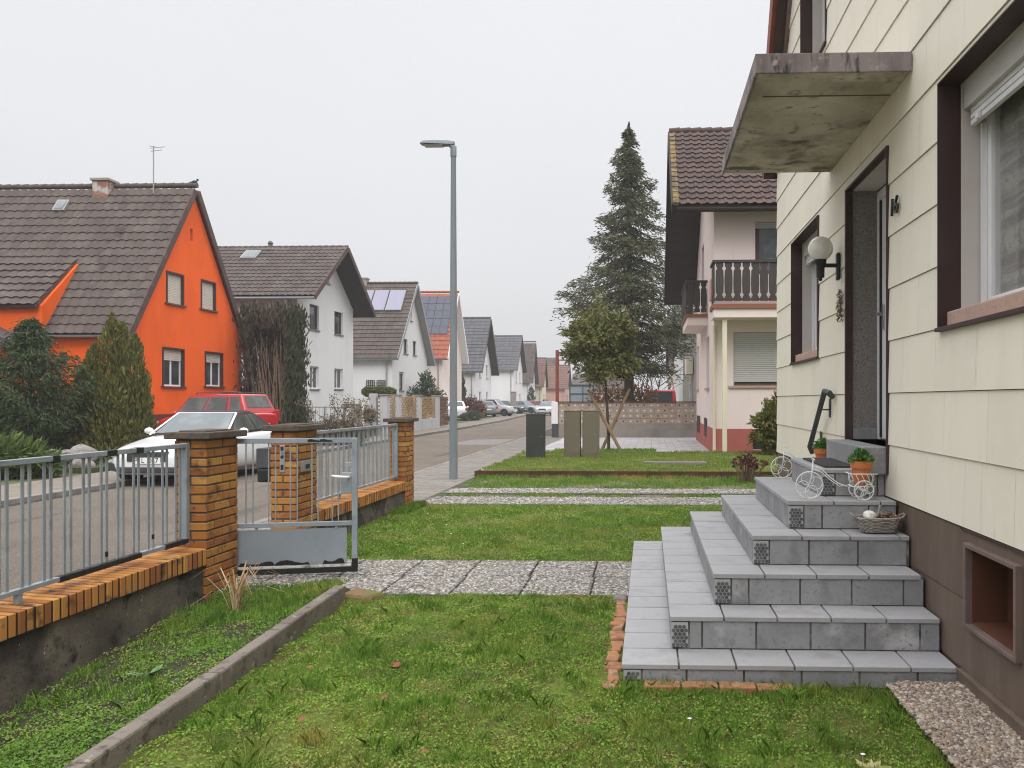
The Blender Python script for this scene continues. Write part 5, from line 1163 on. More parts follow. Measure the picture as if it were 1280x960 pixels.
for i in range(3):
    f = slope_frame((xs[i] + xs[i + 1]) / 2, ybc, hwb, zeb, zrb, .735); w = (xs[i + 1] - xs[i]) / 2 - .04
    p = MB(); p.fbox(f, -w, w, -.92, .92, .02, .13); o = p.build('solar_collector', M['zinc'], sh); p = MB(); p.fbox(f, -w + .05, w - .05, -.87, .87, .13, .14); p.build('pane', M['solar_thermal'], o)
xc, zc_ = WY(453, 353, ybc); chimney(sh, xc, ybc, zrb - .3, zc_ + .2, .7, .5, 'plain_concrete')
t = thing('wall_trellis', 'pair of dark grid trellis panels on the white house wall', 'trellis', (WY(462, 479, Yb0)[0], Yb0 - .05, 1.6))
for (a, b) in ((458.5, 468.5), (471.5, 481.5)):
    p = MB(); (x0, z1), (x1, z0_) = WY(a, 475.5, Yb0), WY(b, 485, Yb0)
    for i in range(5): x = x0 + (x1 - x0) * i / 4; p.box(x - .02, x + .02, Yb0 - .06, Yb0 - .03, z0_, z1)
    for i in range(4): z = z0_ + (z1 - z0_) * i / 3; p.box(x0, x1, Yb0 - .085, Yb0 - .062, z - .02, z + .02)
    p.build('grid', M['wood_dark'], t)
# ---- house with the red roof and solar cells
Xc_ = -15.5; Yc0 = WX(553, 0, Xc_)[0]; Yc1 = WX(577, 0, Xc_)[0]; zec = WX(553, 441, Xc_)[1] - .1; ycc = (Yc0 + Yc1) / 2; hwc = (Yc1 - Yc0) / 2; zrc = WX(566, 369, Xc_)[1]
rh = house('red_roof_house', 'white house with bright red tiled roof and dark solar cells', Xc_, Yc0, Yc1, 12, zec, zrc, 'pinkish', 'roof_red', .5, .3,
      [pxw(Xc_, (556.5, 425.5, 560, 443), mull=0), pxw(Xc_, (567, 429, 570, 445), mull=0), pxw(Xc_, (562, 470, 566, 489), mull=0)], [], None, tw=.42, th=.42, amp=.04, verge='white', soff='white')
f = slope_frame(WY(540, 390, ycc - hwc * .3)[0], ycc, hwc, zec, zrc, .62); p = MB()
for i in range(-2, 3):
    for j in range(-2, 3): p.fbox(f, i * .62 - .29, i * .62 + .29, j * .75 - .36, j * .75 + .36, .08, .11)
p.build('solar_cells', M['solar_pv'], rh)
# ---- two houses with dark grey roofs, a brown one, and those at the end of the street
def far_house(label, Xg, px0, px1, pye, pxr, pyr, wm, tm, depth=11, name='far_house', ov=.5, wins=True, group='houses far along the street', **k):
    Y0, Y1 = WX(px0, 0, Xg)[0], WX(px1, 0, Xg)[0]; yc = (Y0 + Y1) / 2; hw = (Y1 - Y0) / 2
    ze = WX(px0, pye, Xg)[1]; zr = WX(pxr, pyr, Xg)[1]
    ws = []
    if wins:
        for (zb, zt) in ((.9, 2.3), (3.6, 4.9)):
            for t in (-.42, .42):
                if zt < zr - 1.0: ws.append((yc + t * hw - .45, yc + t * hw + .45, zb, zt, dict(mull=0)))
    return house(name, label, Xg, Y0, Y1, depth, ze, zr, wm, tm, ov, .3, ws, [], None, group=group, tw=.5, th=.42, amp=.03, **k)
Xd = -15.5
far_house('white house with dark grey roof, larger of the two grey roofed houses', Xd, 594, 614, 461, 606.5, 401, 'white', 'roof_grey', ov=.7)
hd = far_house('white house with grey roof and small porch, second of the two grey roofed houses', -15.7, 642, 653, 460, 648, 422, 'white', 'roof_grey', depth=10)
f = far_house('narrow white house with brown roof past the grey roofed houses', -15.9, 662, 668.5, 474, 665.5, 430, 'white2', 'roof_brown2', depth=9)
Ye = 118.0
f = far_house('cream house with dull red roof and chimney near the end of the street', -15.2, 677.5, 682.5, 480, 680, 449.5, 'cream', 'roof_dull', depth=7.5, ov=.3)
chimney(f, -19.3, float(f.location.y), 8.4, 9.9, .8, .6)
far_house('low white house with brown roof closing the street', -15.0, 692, 697, 481, 694.5, 449.5, 'white2', 'roof_brown', depth=8)
far_house('pale rose house showing pink walls at the bend of the street', -12.8, 706, 711, 484, 708.5, 458, 'rosa', 'roof_dull', depth=5.5)
def block(label, x0, x1, y0, y1, z1, wm, name='far_building', roof=True, tm='roof_red'):
    h = thing(name, label, 'building', ((x0 + x1) / 2, (y0 + y1) / 2, 0)); p = MB(); p.box(x0, x1, y0, y1, -.2, z1); p.build('wall', M[wm], h)
    fr = Fr((0, y0, 0), (0, -1, 0)); fl = Fr((x0, 0, 0), (-1, 0, 0))
    n = max(1, int((x1 - x0) / 2.6))
    for i in range(n):
        u = x0 + (x1 - x0) * (i + .5) / n
        for zb in (.9, 3.6):
            if zb + 1.3 < z1: window(h, fr, u - .5, u + .5, zb, zb + 1.3, dep=-.015, mull=0, sill=None)
    if roof:
        hw = (y1 - y0) / 2; gable_roof(h, x0 - .2, x1 + .2, (y0 + y1) / 2, hw, z1, z1 + hw * .8, .3, tm, .42, .5, .03)
    return h
block('rose pink house with dull roof seen past the red post', -10.5, -3.2, 138, 146, 3.6, 'rosa', 'pink_house', tm='roof_rust')
block('low cream house with brown roof at the end of the street', -15.5, -9.6, 165, 173, 3.6, 'cream', 'cream_house', tm='roof_brown')
# right side beyond the neighbour: flat grey house and pale ones in a row
gh = thing('grey_house', 'grey rendered house with a small yellow sign behind the neighbour', 'house', (2.5, 50, 0))
p = MB(); p.box(2.5, 11, 43, 58, -.2, 5.8); p.build('wall', M['greyrender'], gh)
p = MB(); p.box(2.47, 2.499, 43, 58, -.2, 2.9); p.build('plinth', M['plain_concrete'], gh)
gable_roof(gh, 2.3, 11, 50.5, 7.5, 5.8, 9.8, .3, 'roof_grey', .4, .4, .03)
fl = Fr((2.5, 0, 0), (-1, 0, 0))
for (a, b, c, d) in ((45.5, 48.5, .7, 2.5), (52, 54, 3.4, 4.9), (47, 48.4, 3.4, 4.9)): window(gh, fl, -b, -a, c, d, dep=-.035, mull=1, sill=None, fm='lightgrey')
t = thing('yellow_sign', 'small pale yellow sign box on the grey house wall', 'sign', (2.4, 45, 3.6)); p = MB(); p.box(2.1, 2.45, 44.5, 46.2, 2.95, 3.9); p.build('box', M['cream'], t); p = MB(); p.box(2.3, 2.49, 45.1, 45.5, 3.9, 4.05); p.build('bracket', M['zinc'], t)
h = block('white house with pink tint beside the bare trees behind the red van', 2.35, 11, 61, 73, 5.2, 'white2', 'pale_house', tm='roof_grey')
h = block('white house farthest down the right side of the street', 2.2, 12, 78, 92, 4.8, 'pinkish', 'pale_house', tm='roof_brown')

# ================================================================== THE NEIGHBOUR'S BLUSH HOUSE
Xn, Yn0, Yn1 = 1.86, 22.95, 31.2; zen = 7.25; zrn = 9.95; ycn = 26.3
nh = thing('neighbour_house', 'blush pink rendered house with red plinth, dark verge and two balconies', 'house', (Xn, 27, 0))
fr = Fr((Xn, 0, 0), (-1, 0, 0)); fn = Fr((0, Yn0, 0), (0, -1, 0))
sln = (zrn - zen) / (ycn - Yn0); zfar = zrn - (Yn1 - ycn) * sln
fw = lambda a, b, c, d: (-b, -a, c, d)
def yx(px0, px1, py0, py1): a = WX(px0, 0, Xn)[0]; b = WX(px1, 0, Xn)[0]; m = (px0 + px1) / 2; return (-a, -b, WX(m, py1, Xn)[1], WX(m, py0, Xn)[1])
gw = [yx(883, 886.5, 421, 485), yx(871, 873.5, 433, 487), yx(877, 880, 308, 352)]
gw = [(min(a, b), max(a, b), c, d) for a, b, c, d in gw]
nw = [(WY(917, 0, Yn0)[0], WY(917, 0, Yn0)[0] + 2.1, WY(940, 482, Yn0)[1], WY(940, 415, Yn0)[1]), (WY(944, 0, Yn0)[0], WY(944, 0, Yn0)[0] + 1.6, 5.05, WY(950, 277, Yn0)[1]), (WY(941, 0, Yn0)[0], WY(941, 0, Yn0)[0] + 1.0, .12, .62)]
W = MB()
W.holed(fr, [(-Yn0, -.2), (-Yn0, zen), (-ycn, zrn), (-Yn1, zfar), (-Yn1, -.2)], gw, 0, .2)
W.holed(fn, [(Xn, -.2), (9, -.2), (9, zen), (Xn, zen)], nw, 0, .16)
W.face([(Xn, Yn1, -.2), (9, Yn1, -.2), (9, Yn1, zfar), (Xn, Yn1, zfar)])
W.build('wall', M['pinkish'], nh)
zpn = WY(900, 536, Yn0)[1]
P_ = MB(); P_.fbox(fn, Xn - .02, nw[2][0], -.2, zpn, .001, .025); P_.fbox(fn, nw[2][0], nw[2][1], -.2, .12, .001, .025); P_.fbox(fn, nw[2][0], nw[2][1], .62, zpn, .001, .025); P_.fbox(fn, nw[2][1], 9, -.2, zpn, .001, .025)
P_.fbox(fr, -Yn1, -Yn0, -.2, zpn, .001, .02); P_.build('plinth', M['redplinth'], nh)
for i, g in enumerate(gw): window(nh, fr, *g, dep=.18, fm='verge' if i == 2 else 'pvc', shut=.0 if i == 2 else .95, mull=0, sill=None if i == 2 else 'sandstone', so=.06)
window(nh, fn, *nw[0], dep=.12, fm='verge', shut=.93, mull=0, sill='sandstone', so=.14)
window(nh, fn, *nw[1], dep=.14, fm='verge', mull=1, sill=None, shut=.12, glass='carglass_pale', fw=.12)
c = MB(); c.fbox(fn, *nw[2], -.16, -.12); c.build('cellar_window', M['dark_plastic'], nh)
for (a, b) in ((872, 875.5), (881, 884)):
    u = (-WX(a, 0, Xn)[0], -WX(b, 0, Xn)[0]); c = MB(); c.fbox(fr, min(u), max(u), .35, .95, .021, .03); c.build('cellar_grille', M['dark_plastic'], nh)
# roof: ridge along X, wide verge towards the street, long far slope
rm = MB(); thick = .2; xv = .68
for s, ye, Lh in ((-1, Yn0 - .75, ycn - Yn0 + .75), (1, Yn1 + .9, Yn1 + .9 - ycn)):
    V = Vector((0, -s, sln)).normalized(); N = Vector((0, s * sln, 1)).normalized(); Ls = Lh * math.sqrt(1 + sln * sln)
    O = Vector((xv, ye, zrn - Lh * sln)) + N * thick
    tile_plane(rm, O, (1, 0, 0), V, N, 9, Ls, .26, .34, .045, .04, 6, 0)
    w = Vector((9, 0, 0)); q = [O - N * thick, O + V * Ls - N * thick, O + V * Ls - N * .012, O - N * .012]; rm.hexa([q[0], q[0] + w, q[1] + w, q[1], q[3], q[3] + w, q[2] + w, q[2]], 1)
rfn = rm.build('roof', [M['roof_rust'], M['soffit']], nh)
for s, ye, Lh in ((-1, Yn0 - .75, ycn - Yn0 + .75), (1, Yn1 + .9, Yn1 + .9 - ycn)):
    V = Vector((0, -s, sln)).normalized(); N = Vector((0, s * sln, 1)).normalized(); Ls = Lh * math.sqrt(1 + sln * sln); O = Vector((xv, ye, zrn - Lh * sln)); w = Vector((.04, 0, 0)); vb = MB(); vt = MB()
    a, b, t = O - N * .05, O + V * Ls - N * .05, N * .30; vb.hexa([a - w, a, b, b - w, a + t - w, a + t, b + t, b + t - w])
    n = int(Ls / .34)
    for i in range(n):
        a, b, t = O + V * (i * .34) + N * .2, O + V * (i * .34 + .335) + N * .2, N * .075; w2 = Vector((.16, 0, 0)); vt.hexa([a, a + w2, b + w2, b, a + t + N * .02, a + w2 + t + N * .02, b + w2 + t, b + t])
    vb.build('verge_board', M['soffit'], rfn); vt.build('verge_tile', M['lichen'], rfn)
rc = MB(); x = xv
while x < 9: rc.tube([(x, ycn, zrn + .24), (x + .35, ycn, zrn + .255)], [.11, .125], 10); x += .34
rc.build('ridge_cap', M['roof_rust'], rfn, smooth='auto')
gu = MB(); gu.tube([(xv + .1, Yn0 - .8, zrn - (ycn - Yn0 + .75) * sln + .08), (9, Yn0 - .8, zrn - (ycn - Yn0 + .75) * sln + .08)], .06, 8); gu.build('gutter', M['soffit'], rfn)
for x in (1.2, 2.5, 3.45, 4.4):
    p = MB(); p.box(x - .06, x + .06, Yn0 - .62, Yn0 + .02, zrn - (ycn - Yn0 + .35) * sln - .14, zrn - (ycn - Yn0 + .35) * sln + .0); p.build('rafter_tail', M['soffit'], rfn)
p = MB(); p.box(xv + .05, Xn + .1, Yn0 - .5, Yn0 - .36, zen - .36, zen - .2); p.build('purlin', M['soffit'], rfn)
# balconies
def balusters(par, a, b, z0, z1, n, par_x=True):
    """carved boards with a waist between two corners"""
    a = Vector(a); b = Vector(b); d = (b - a).normalized(); L = (b - a).length; N = Vector((d.y, -d.x, 0)); f = Fr(a, N)
    if f.U.dot(d) < 0: N = -N; f = Fr(a, N)
    for i in range(n):
        u = L * (i + .5) / n; w = L / n * .47; H = z1 - z0; prof = [(0, .9), (.10, .9), (.16, .55), (.22, .9), (.45, .98), (.55, .98), (.78, .9), (.84, .55), (.9, .9), (1, .9)]
        p = MB(); p.prism([(u + w * k, z0 + H * t) for t, k in prof] + [(u - w * k, z0 + H * t) for t, k in prof[::-1]], f, -.012, .012); p.build('baluster', M['wood_dark'], par)
Yb_ = 22.0; xb0 = WY(895, 0, Yb_)[0]; zb0 = WY(900, 380, Yb_)[1]; zb1 = WY(900, 325, Yb_)[1]
bl = MB(); bl.box(xb0 - .06, 8.8, Yb_, Yn0 - .002, zb0 - .36, zb0 - .12); bal = bl.build('balcony', M['pinkish'], nh)
p = MB(); p.box(xb0 - .1, 8.8, Yb_ - .05, Yn0 - .003, zb0 - .12, zb0 - .0); p.build('edge_board', M['wood_rail'], bal)
for (a, b, n) in (((xb0 - .02, Yb_ + .0, 0), (8.0, Yb_ + .0, 0), 26), ((xb0 - .04, Yn0 - .05, 0), (xb0 - .04, Yb_ + .08, 0), 5)): balusters(bal, a, b, zb0 + .08, zb1 - .06, n)
p = MB(); p.box(xb0 - .09, 8.0, Yb_ - .04, Yb_ + .05, zb1 - .07, zb1); p.box(xb0 - .09, xb0 + .0, Yb_ + .05, Yn0 - .01, zb1 - .07, zb1); p.box(xb0 - .06, 8, Yb_ + .02, Yb_ + .05, zb0 + .1, zb0 + .16); p.build('hand_rail', M['wood_dark'], bal)
yp = 22.15; xp0, xp1 = WY(903, 0, yp)[0], WY(908.5, 0, yp)[0]; p = MB(); p.box(xp0, xp1, yp - .06, yp + .06, -.1, zb0 - .36); p.build('balcony_post', M['cream'], nh)
p = MB(); p.tube([(Xn + .0, Yn0 - .07, zb0 - .5), (Xn + .0, Yn0 - .07, .0)], .045, 8); p.build('downpipe', M['cream'], nh)
ya, yb_ = WX(881, 0, Xn)[0], WX(866, 0, 1.2)[0]
bl = MB(); bl.box(1.22, Xn - .002, 25.4, 28.6, 3.85, 4.1); b2 = bl.build('balcony', M['pinkish'], nh); p = MB(); p.box(1.17, Xn - .003, 25.35, 28.65, 4.1, 4.2); p.build('edge_board', M['wood_rail'], b2)
balusters(b2, (1.2, 28.6, 0), (1.2, 25.4, 0), 4.26, 5.18, 13); balusters(b2, (1.22, 25.4, 0), (Xn - .02, 25.4, 0), 4.26, 5.18, 3)
p = MB(); p.box(1.16, 1.24, 25.36, 28.6, 5.18, 5.25); p.box(1.24, Xn - .002, 25.36, 25.44, 5.18, 5.25); p.build('hand_rail', M['wood_dark'], b2)
p = MB(); p.box(Xn - .06, Xn - .001, 23.6, 24.1, WX(887, 380, Xn)[1], WX(887, 355, Xn)[1]); p.build('wall_shield', M['rosa'], nh, bevel=.05)

# ================================================================== BOUNDARY WALL, CABINETS, LAMP AND STREET THINGS ON THE RIGHT
t = thing('boundary_wall', 'tan openwork block wall on a grey concrete base', 'wall', (-1.0, 33, 0)); p = MB(); p.box(-3.65, 1.95, 32.92, 33.12, -.2, .545); p.build('concrete_base', M['plain_concrete'], t, bevel=.01)
p = MB(); hl = MB(); hw_ = MB(); z = .55; r = 0; rq = random.Random(3)
while z < 1.34:
    x = -3.65 - (.28 if r % 2 else 0)
    while x < 1.95:
        a, b = max(x, -3.65), min(x + .56, 1.95)
        if b - a > .05:
            p.box(a + .005, b - .005, 32.93, 33.11, z + .004, z + .212)
            for k in (.27, .73):
                xx = x + .56 * k
                if a + .04 < xx < b - .04: (hl if rq.random() < .55 else hw_).prism([(xx + .034 * math.cos(PI / 4 * i), z + .108 + .034 * math.sin(PI / 4 * i)) for i in range(8)], Fr((0, 32.93, 0), (0, -1, 0)), 0, .003)
        x += .56
    z += .217; r += 1
bk = p.build('block', M['block'], t, bevel=.005, seg=1); bk['kind'] = 'stuff'; bk.name = 'openwork_blocks'
hl.build('hole_shade_disc', M['dark_plastic'], bk)['kind'] = 'stuff'; hw_.build('pale_hole_disc', M['white2'], bk)['kind'] = 'stuff'  # raised discs; dark colour stands in for shade inside holes, some left pale
p = MB(); p.box(-3.7, 2.0, 32.88, 33.16, 1.42, 1.46); p.build('coping', M['corten'], t)
t = thing('gate_post', 'white painted wall end with dark base at the pavement', 'wall end', (-3.8, 33, 0)); p = MB(); p.box(-3.92, -3.66, 32.85, 33.2, .55, 1.44); p.build('white_part', M['white'], t, bevel=.01); p = MB(); p.box(-3.90, -3.66, 32.83, 33.2, -.1, .55); p.build('dark_base', M['anthracite'], t, bevel=.01)
xq = WY(696.5, 0, 33.4)[0]; t = thing('red_post', 'rust red steel post with two short arms above the block wall', 'post', (xq, 33.4, 0)); p = MB(); p.box(xq - .065, xq + .065, 33.35, 33.45, -.1, 3.58); p.build('post', M['rust_red'], t, bevel=.01); p = MB(); p.box(xq + .065, xq + .46, 33.38, 33.42, 3.43, 3.50); p.box(xq + .065, xq + .40, 33.38, 33.42, 3.14, 3.19); p.build('arm', M['rust_red'], t)
def cabinet(label, px0, px1, Y, d, z0, z1, m, group=None):
    x0, x1 = WY(px0, 0, Y)[0], WY(px1, 0, Y)[0]; t = thing('street_cabinet', label, 'cabinet', ((x0 + x1) / 2, Y + d / 2, z0), 0, group)
    p = MB(); p.box(x0, x1, Y, Y + d, z0 - .1, z1 - .03); p.build('body', M[m], t, bevel=.008)
    p = MB(); p.box(x0 - .008, x1 + .008, Y - .008, Y + d + .008, z1 - .028, z1); p.build('lid', M[m], t, bevel=.008)
    p = MB(); p.box(x0 + .03, x1 - .03, Y - .006, Y - .0005, z0 + .1, z1 - .06); dd = p.build('door', M[m], t, bevel=.002); p = MB(); p.tube([((x1 - .07), Y - .006, (z0 + z1) / 2), (x1 - .07, Y - .014, (z0 + z1) / 2)], .012, 8); p.build('lock', M['zinc'], dd)
cabinet('dark grey narrow street cabinet standing apart on the left of the raised lawn', 657.5, 680, 19.7, .3, .08, 1.18, 'greybox')
cabinet('taupe street cabinet next to the dark grey one', 705, 725, 20.2, .3, .08, 1.26, 'taupe', 'taupe street cabinets')
cabinet('taupe street cabinet next to the staked young tree', 728, 748.5, 20.2, .3, .08, 1.26, 'taupe', 'taupe street cabinets')
t = thing('street_lamp', 'tall grey street lamp with flat head over the road', 'street lamp', (-3.74, 15.5, 0)); zt = 6.32
p = MB(); p.lathe([(.078, -.1), (.078, 1.0), (.072, 1.1), (.062, 4), (.05, zt - .3), (.05, zt - .05)], (-3.74, 15.5, 0), n=20); p.build('pole', M['pole'], t, smooth='auto')
p = MB(); p.box(-3.80, -3.715, 15.44, 15.46, .75, 1.2); p.build('door', M['pole'], t)
p = MB(); p.tube([(-3.74, 15.5, zt - .12), (-3.74, 15.5, zt + .06), (-3.80, 15.5, zt + .11)], [.06, .062, .05], 12); p.build('joint', M['pole'], t, smooth='auto')
p = MB(); st2 = [(-3.72, .06, .05), (-3.85, .09, .06), (-4.1, .13, .055), (-4.3, .13, .045), (-4.38, .08, .02)]; b = 0
for (x, w, hh) in st2:
    zc2 = zt + .12 + (-3.72 - x) * .02; p.v += [(x, 15.5 - w, zc2 - hh * .4), (x, 15.5 + w, zc2 - hh * .4), (x, 15.5 + w * .7, zc2 + hh), (x, 15.5 - w * .7, zc2 + hh)]
for i in range(len(st2) - 1):
    for j in range(4): p.f.append((i * 4 + j, i * 4 + (j + 1) % 4, i * 4 + 4 + (j + 1) % 4, i * 4 + 4 + j)); p.m.append(0)
p.f += [(3, 2, 1, 0), (16, 17, 18, 19)]; p.m += [0, 0]; hd_ = p.build('lamp_head', M['pole'], t, bevel=.01)
p = MB(); p.box(-4.3, -3.95, 15.42, 15.58, zt + .082, zt + .099); p.build('lens', M['shutter'], hd_)
t = thing('sheet_container', 'grey blue sheet metal container with dark frame behind the block wall', 'container', (-2.3, 46, 0)); a, b = WY(712, 0, 46)[0], WY(742, 0, 46)[0]
p = MB(); p.box(a, b, 46, 48.5, .0, 2.35); p.build('body', M['bluegrey'], t); p = MB()
for (u0, u1, v0, v1) in ((a - .02, a + .05, 0, 2.4), (b - .05, b + .02, 0, 2.4), (a + .05, b - .05, 2.32, 2.4), ((a + b) / 2 + .05, (a + b) / 2 + .1, 0, 2.32), (a + .05, b - .05, 1.86, 1.9)): p.box(u0, u1, 45.96, 45.999, v0, v1)
p.build('frame', M['anthracite'], t)
# grey pole far down the far kerb
xk, yk = G(642.5, 514.5, .0)[:2]; t = thing('utility_post', 'pale grey concrete post at the far kerb', 'post', (-13.3, 83, 0)); x5 = WY(641.5, 0, 83)[0]; p = MB(); p.box(x5 - .26, x5 + .26, 82.8, 83.2, -.1, 2.3); p.build('post', M['plain_concrete'], t, bevel=.03); p = MB(); p.box(x5 - .3, x5 + .3, 82.75, 83.25, 2.3, 2.38); p.build('cap', M['plain_concrete'], t)

# ================================================================== FRONT GARDENS ON THE FAR SIDE
def trellis_bay(t, a, b, y, z0, z1, m='trellis'):
    p = MB(); L = b - a; H = z1 - z0; s = .17; n = int((L + H) / s)
    for i in range(n + 1):
        for sg in (1, -1):
            u0 = i * s - H; u1 = u0 + H
            c0, c1 = max(0, u0), min(L, u1)
            if c1 - c0 < .03: continue
            f = lambda u: z0 + (u - u0)
            (ua, za), (ub, zb) = (c0, f(c0)), (c1, f(c1))
            if sg < 0: ua, ub = L - ua, L - ub
            p.bar((a + ua, y + (.012 if sg < 0 else 0), za), (a + ub, y + (.012 if sg < 0 else 0), zb), .035, .012, up=(0, 1, 0))
    p.build('lattice', M[m], t)
# the trellis fence: posts and rendered base, running away from the street then along it
def at(px, Y): return WY(px, 0, Y)[0]
t = thing('trellis_fence', 'pale rendered fence posts with honey coloured lattice between them', 'fence', (-11.8, 45, 0))
Xf = -11.6
ys_ = [WX(px, 0, Xf)[0] for px in (481, 496, 522, 545)]
p = MB(); p.box(Xf - .12, Xf + .12, ys_[0], ys_[-1], -.1, .52); p.build('base_wall', M['lightgrey'], t)
for i, y in enumerate(ys_):
    p = MB(); p.box(Xf - .16, Xf + .16, y - .22, y + .22, -.1, 1.72); p.build('post', M['lightgrey'], t, bevel=.015); p = MB(); p.box(Xf - .2, Xf + .2, y - .26, y + .26, 1.72, 1.78); p.build('post_cap', M['plain_concrete'], t)
def bay_y(t, x, y0, y1, z0, z1, m='trellis'):
    p = MB(); L = y1 - y0; H = z1 - z0; s = .24; n = int((L + H) / s)
    for i in range(n + 1):
        for sg in (1, -1):
            u0 = i * s - H; u1 = u0 + H; c0, c1 = max(0, u0), min(L, u1)
            if c1 - c0 < .03: continue
            ua, za, ub, zb = c0, z0 + c0 - u0, c1, z0 + c1 - u0
            if sg < 0: ua, ub = L - ua, L - ub
            p.bar((x + (.012 if sg < 0 else 0), y0 + ua, za), (x + (.012 if sg < 0 else 0), y0 + ub, zb), .07, .012, up=(1, 0, 0))
    p.build('lattice', M[m], t)
for i in range(3): bay_y(t, Xf, ys_[i] + .25, ys_[i + 1] - .25, .55, 1.68)
t = thing('trellis_return', 'short lattice bay and pale post turning in from the street', 'fence', (Xf - .9, ys_[0], 0)); xx = at(467, ys_[0] - .1)
p = MB(); p.box(xx - .2, xx + .12, ys_[0] - .15, ys_[0] + .15, -.1, 1.8); p.build('post', M['lightgrey'], t, bevel=.015); trellis_bay(t, xx + .14, Xf - .2, ys_[0], .4, 1.7)
t = thing('lattice_gate', 'brown crossed timber gate at the end of the trellis fence', 'gate', (Xf, ys_[-1] + 1.5, 0)); ye = WX(560, 0, Xf)[0]; bay_y(t, Xf, ys_[-1] + .3, ye, .1, 1.7, 'brown_gate')
p = MB(); p.box(Xf - .05, Xf - .02, ys_[-1] + .3, ye, .15, .25); p.box(Xf - .05, Xf - .02, ys_[-1] + .3, ye, 1.5, 1.6); p.build('frame', M['brown_gate'], t)
t = thing('sandstone_post', 'squat reddish sandstone post beside the topiary tree', 'post', (at(462, 42), 42, 0)); x = at(461, 42); p = MB(); p.box(x - .18, x + .18, 41.8, 42.2, -.1, 1.25); p.build('block', M['sandstone'], t, bevel=.03); p = MB(); p.box(x + .181, x + .30, 41.8, 42.2, -.1, 1.3); p.build('side', M['chimney_brick'], t)
t = thing('wire_fence', 'low galvanised wire fence in front of the tall white house', 'fence', (-13, 33, 0))
for px in (360, 383, 406, 430, 452): 
    x = at(px, 33.5); p = MB(); p.tube([(x, 33.5, -.1), (x, 33.5, 1.25)], .03, 6); p.build('post', M['zinc'], t)
x0, x1 = at(352, 33.5), at(452, 33.5); p = MB()
for z in (.15, 1.22): p.tube([(x0, 33.5, z), (x1, 33.5, z)], .018, 5)
x = x0
while x < x1: p.tube([(x, 33.5, .1), (x, 33.5, 1.24)], .008, 4); x += .16
p.build('mesh', M['zinc'], t)
t = thing('garden_border', 'low brown garden border wall along the far pavement', 'low wall', (-11.6, 35, 0)); p = MB(); p.box(-11.75, -11.5, 30, WX(470, 0, Xf)[0], -.1, .42); p.build('wall', M['old_concrete'], t, bevel=.02)
# ================================================================== TREES AND SHRUBS
def trunk(t, pts_, r, m='bark', n=10, name='trunk'):
    p = MB(); p.tube(pts_, r, n); return p.build(name, M[m], t, smooth='auto')
def conifer(name, label, x, y, z0, zb, zt, R, nb, per, m, ll, lw, prof, droop=.25, up=.0, jit=.2, tr=.2, cat='tree', seed=1, rough=.25, limb=True):
    """whorled branches carrying drooping sprays"""
    g = np.random.default_rng(seed); t = thing(name, label, cat, (x, y, z0))
    trunk(t, [(x, y, z0 - .1), (x + .03, y, z0 + (zt - z0) * .4), (x, y, zt - .1)], [tr, tr * .6, .02])
    s = g.random(nb) ** .85; zs = zb + (zt - zb) * s; az = g.uniform(0, 2 * PI, nb)
    Ls = R * np.interp(s, [a for a, _ in prof], [b for _, b in prof]) * g.uniform(1 - rough, 1 + rough * .6, nb)
    cnt = np.maximum(4, (per * (.25 + Ls / R)).astype(int)); idx = np.repeat(np.arange(nb), cnt); n = len(idx)
    f = g.random(n) ** .62; L = Ls[idx]; r = f * L
    dz = -droop * r * (.6 + .7 * f) + up * r
    wid = .16 + .2 * L * f * (1.15 - f)
    tn = g.normal(0, 1, n) * wid; a = az[idx]
    C = np.stack([x + np.cos(a) * r - np.sin(a) * tn, y + np.sin(a) * r + np.cos(a) * tn, zs[idx] + dz + g.normal(0, .05, n) - np.abs(tn) * .25], 1)
    D = np.stack([np.cos(a) * .8, np.sin(a) * .8, np.full(n, -.75 + up * 2)], 1) + g.normal(0, jit, (n, 3)) + np.stack([-np.sin(a), np.cos(a), 0 * a], 1) * (np.sign(tn) * .5)[:, None]
    leaves('crown', C, D, g.uniform(.6, 1.3, n) * ll, g.uniform(.7, 1.3, n) * lw, m, t)
    if limb:
        p = MB()
        for i in range(0, nb, 3):
            b = Vector((x, y, zs[i])); e = b + Vector((math.cos(az[i]) * Ls[i] * .85, math.sin(az[i]) * Ls[i] * .85, (-droop + up) * Ls[i] * .8)); p.tube([b, b.lerp(e, .5) + Vector((0, 0, .05)), e], [.04 * tr / .2, .025 * tr / .2, .006], 5)
        p.build('limb', M['bark'], t)
    return t
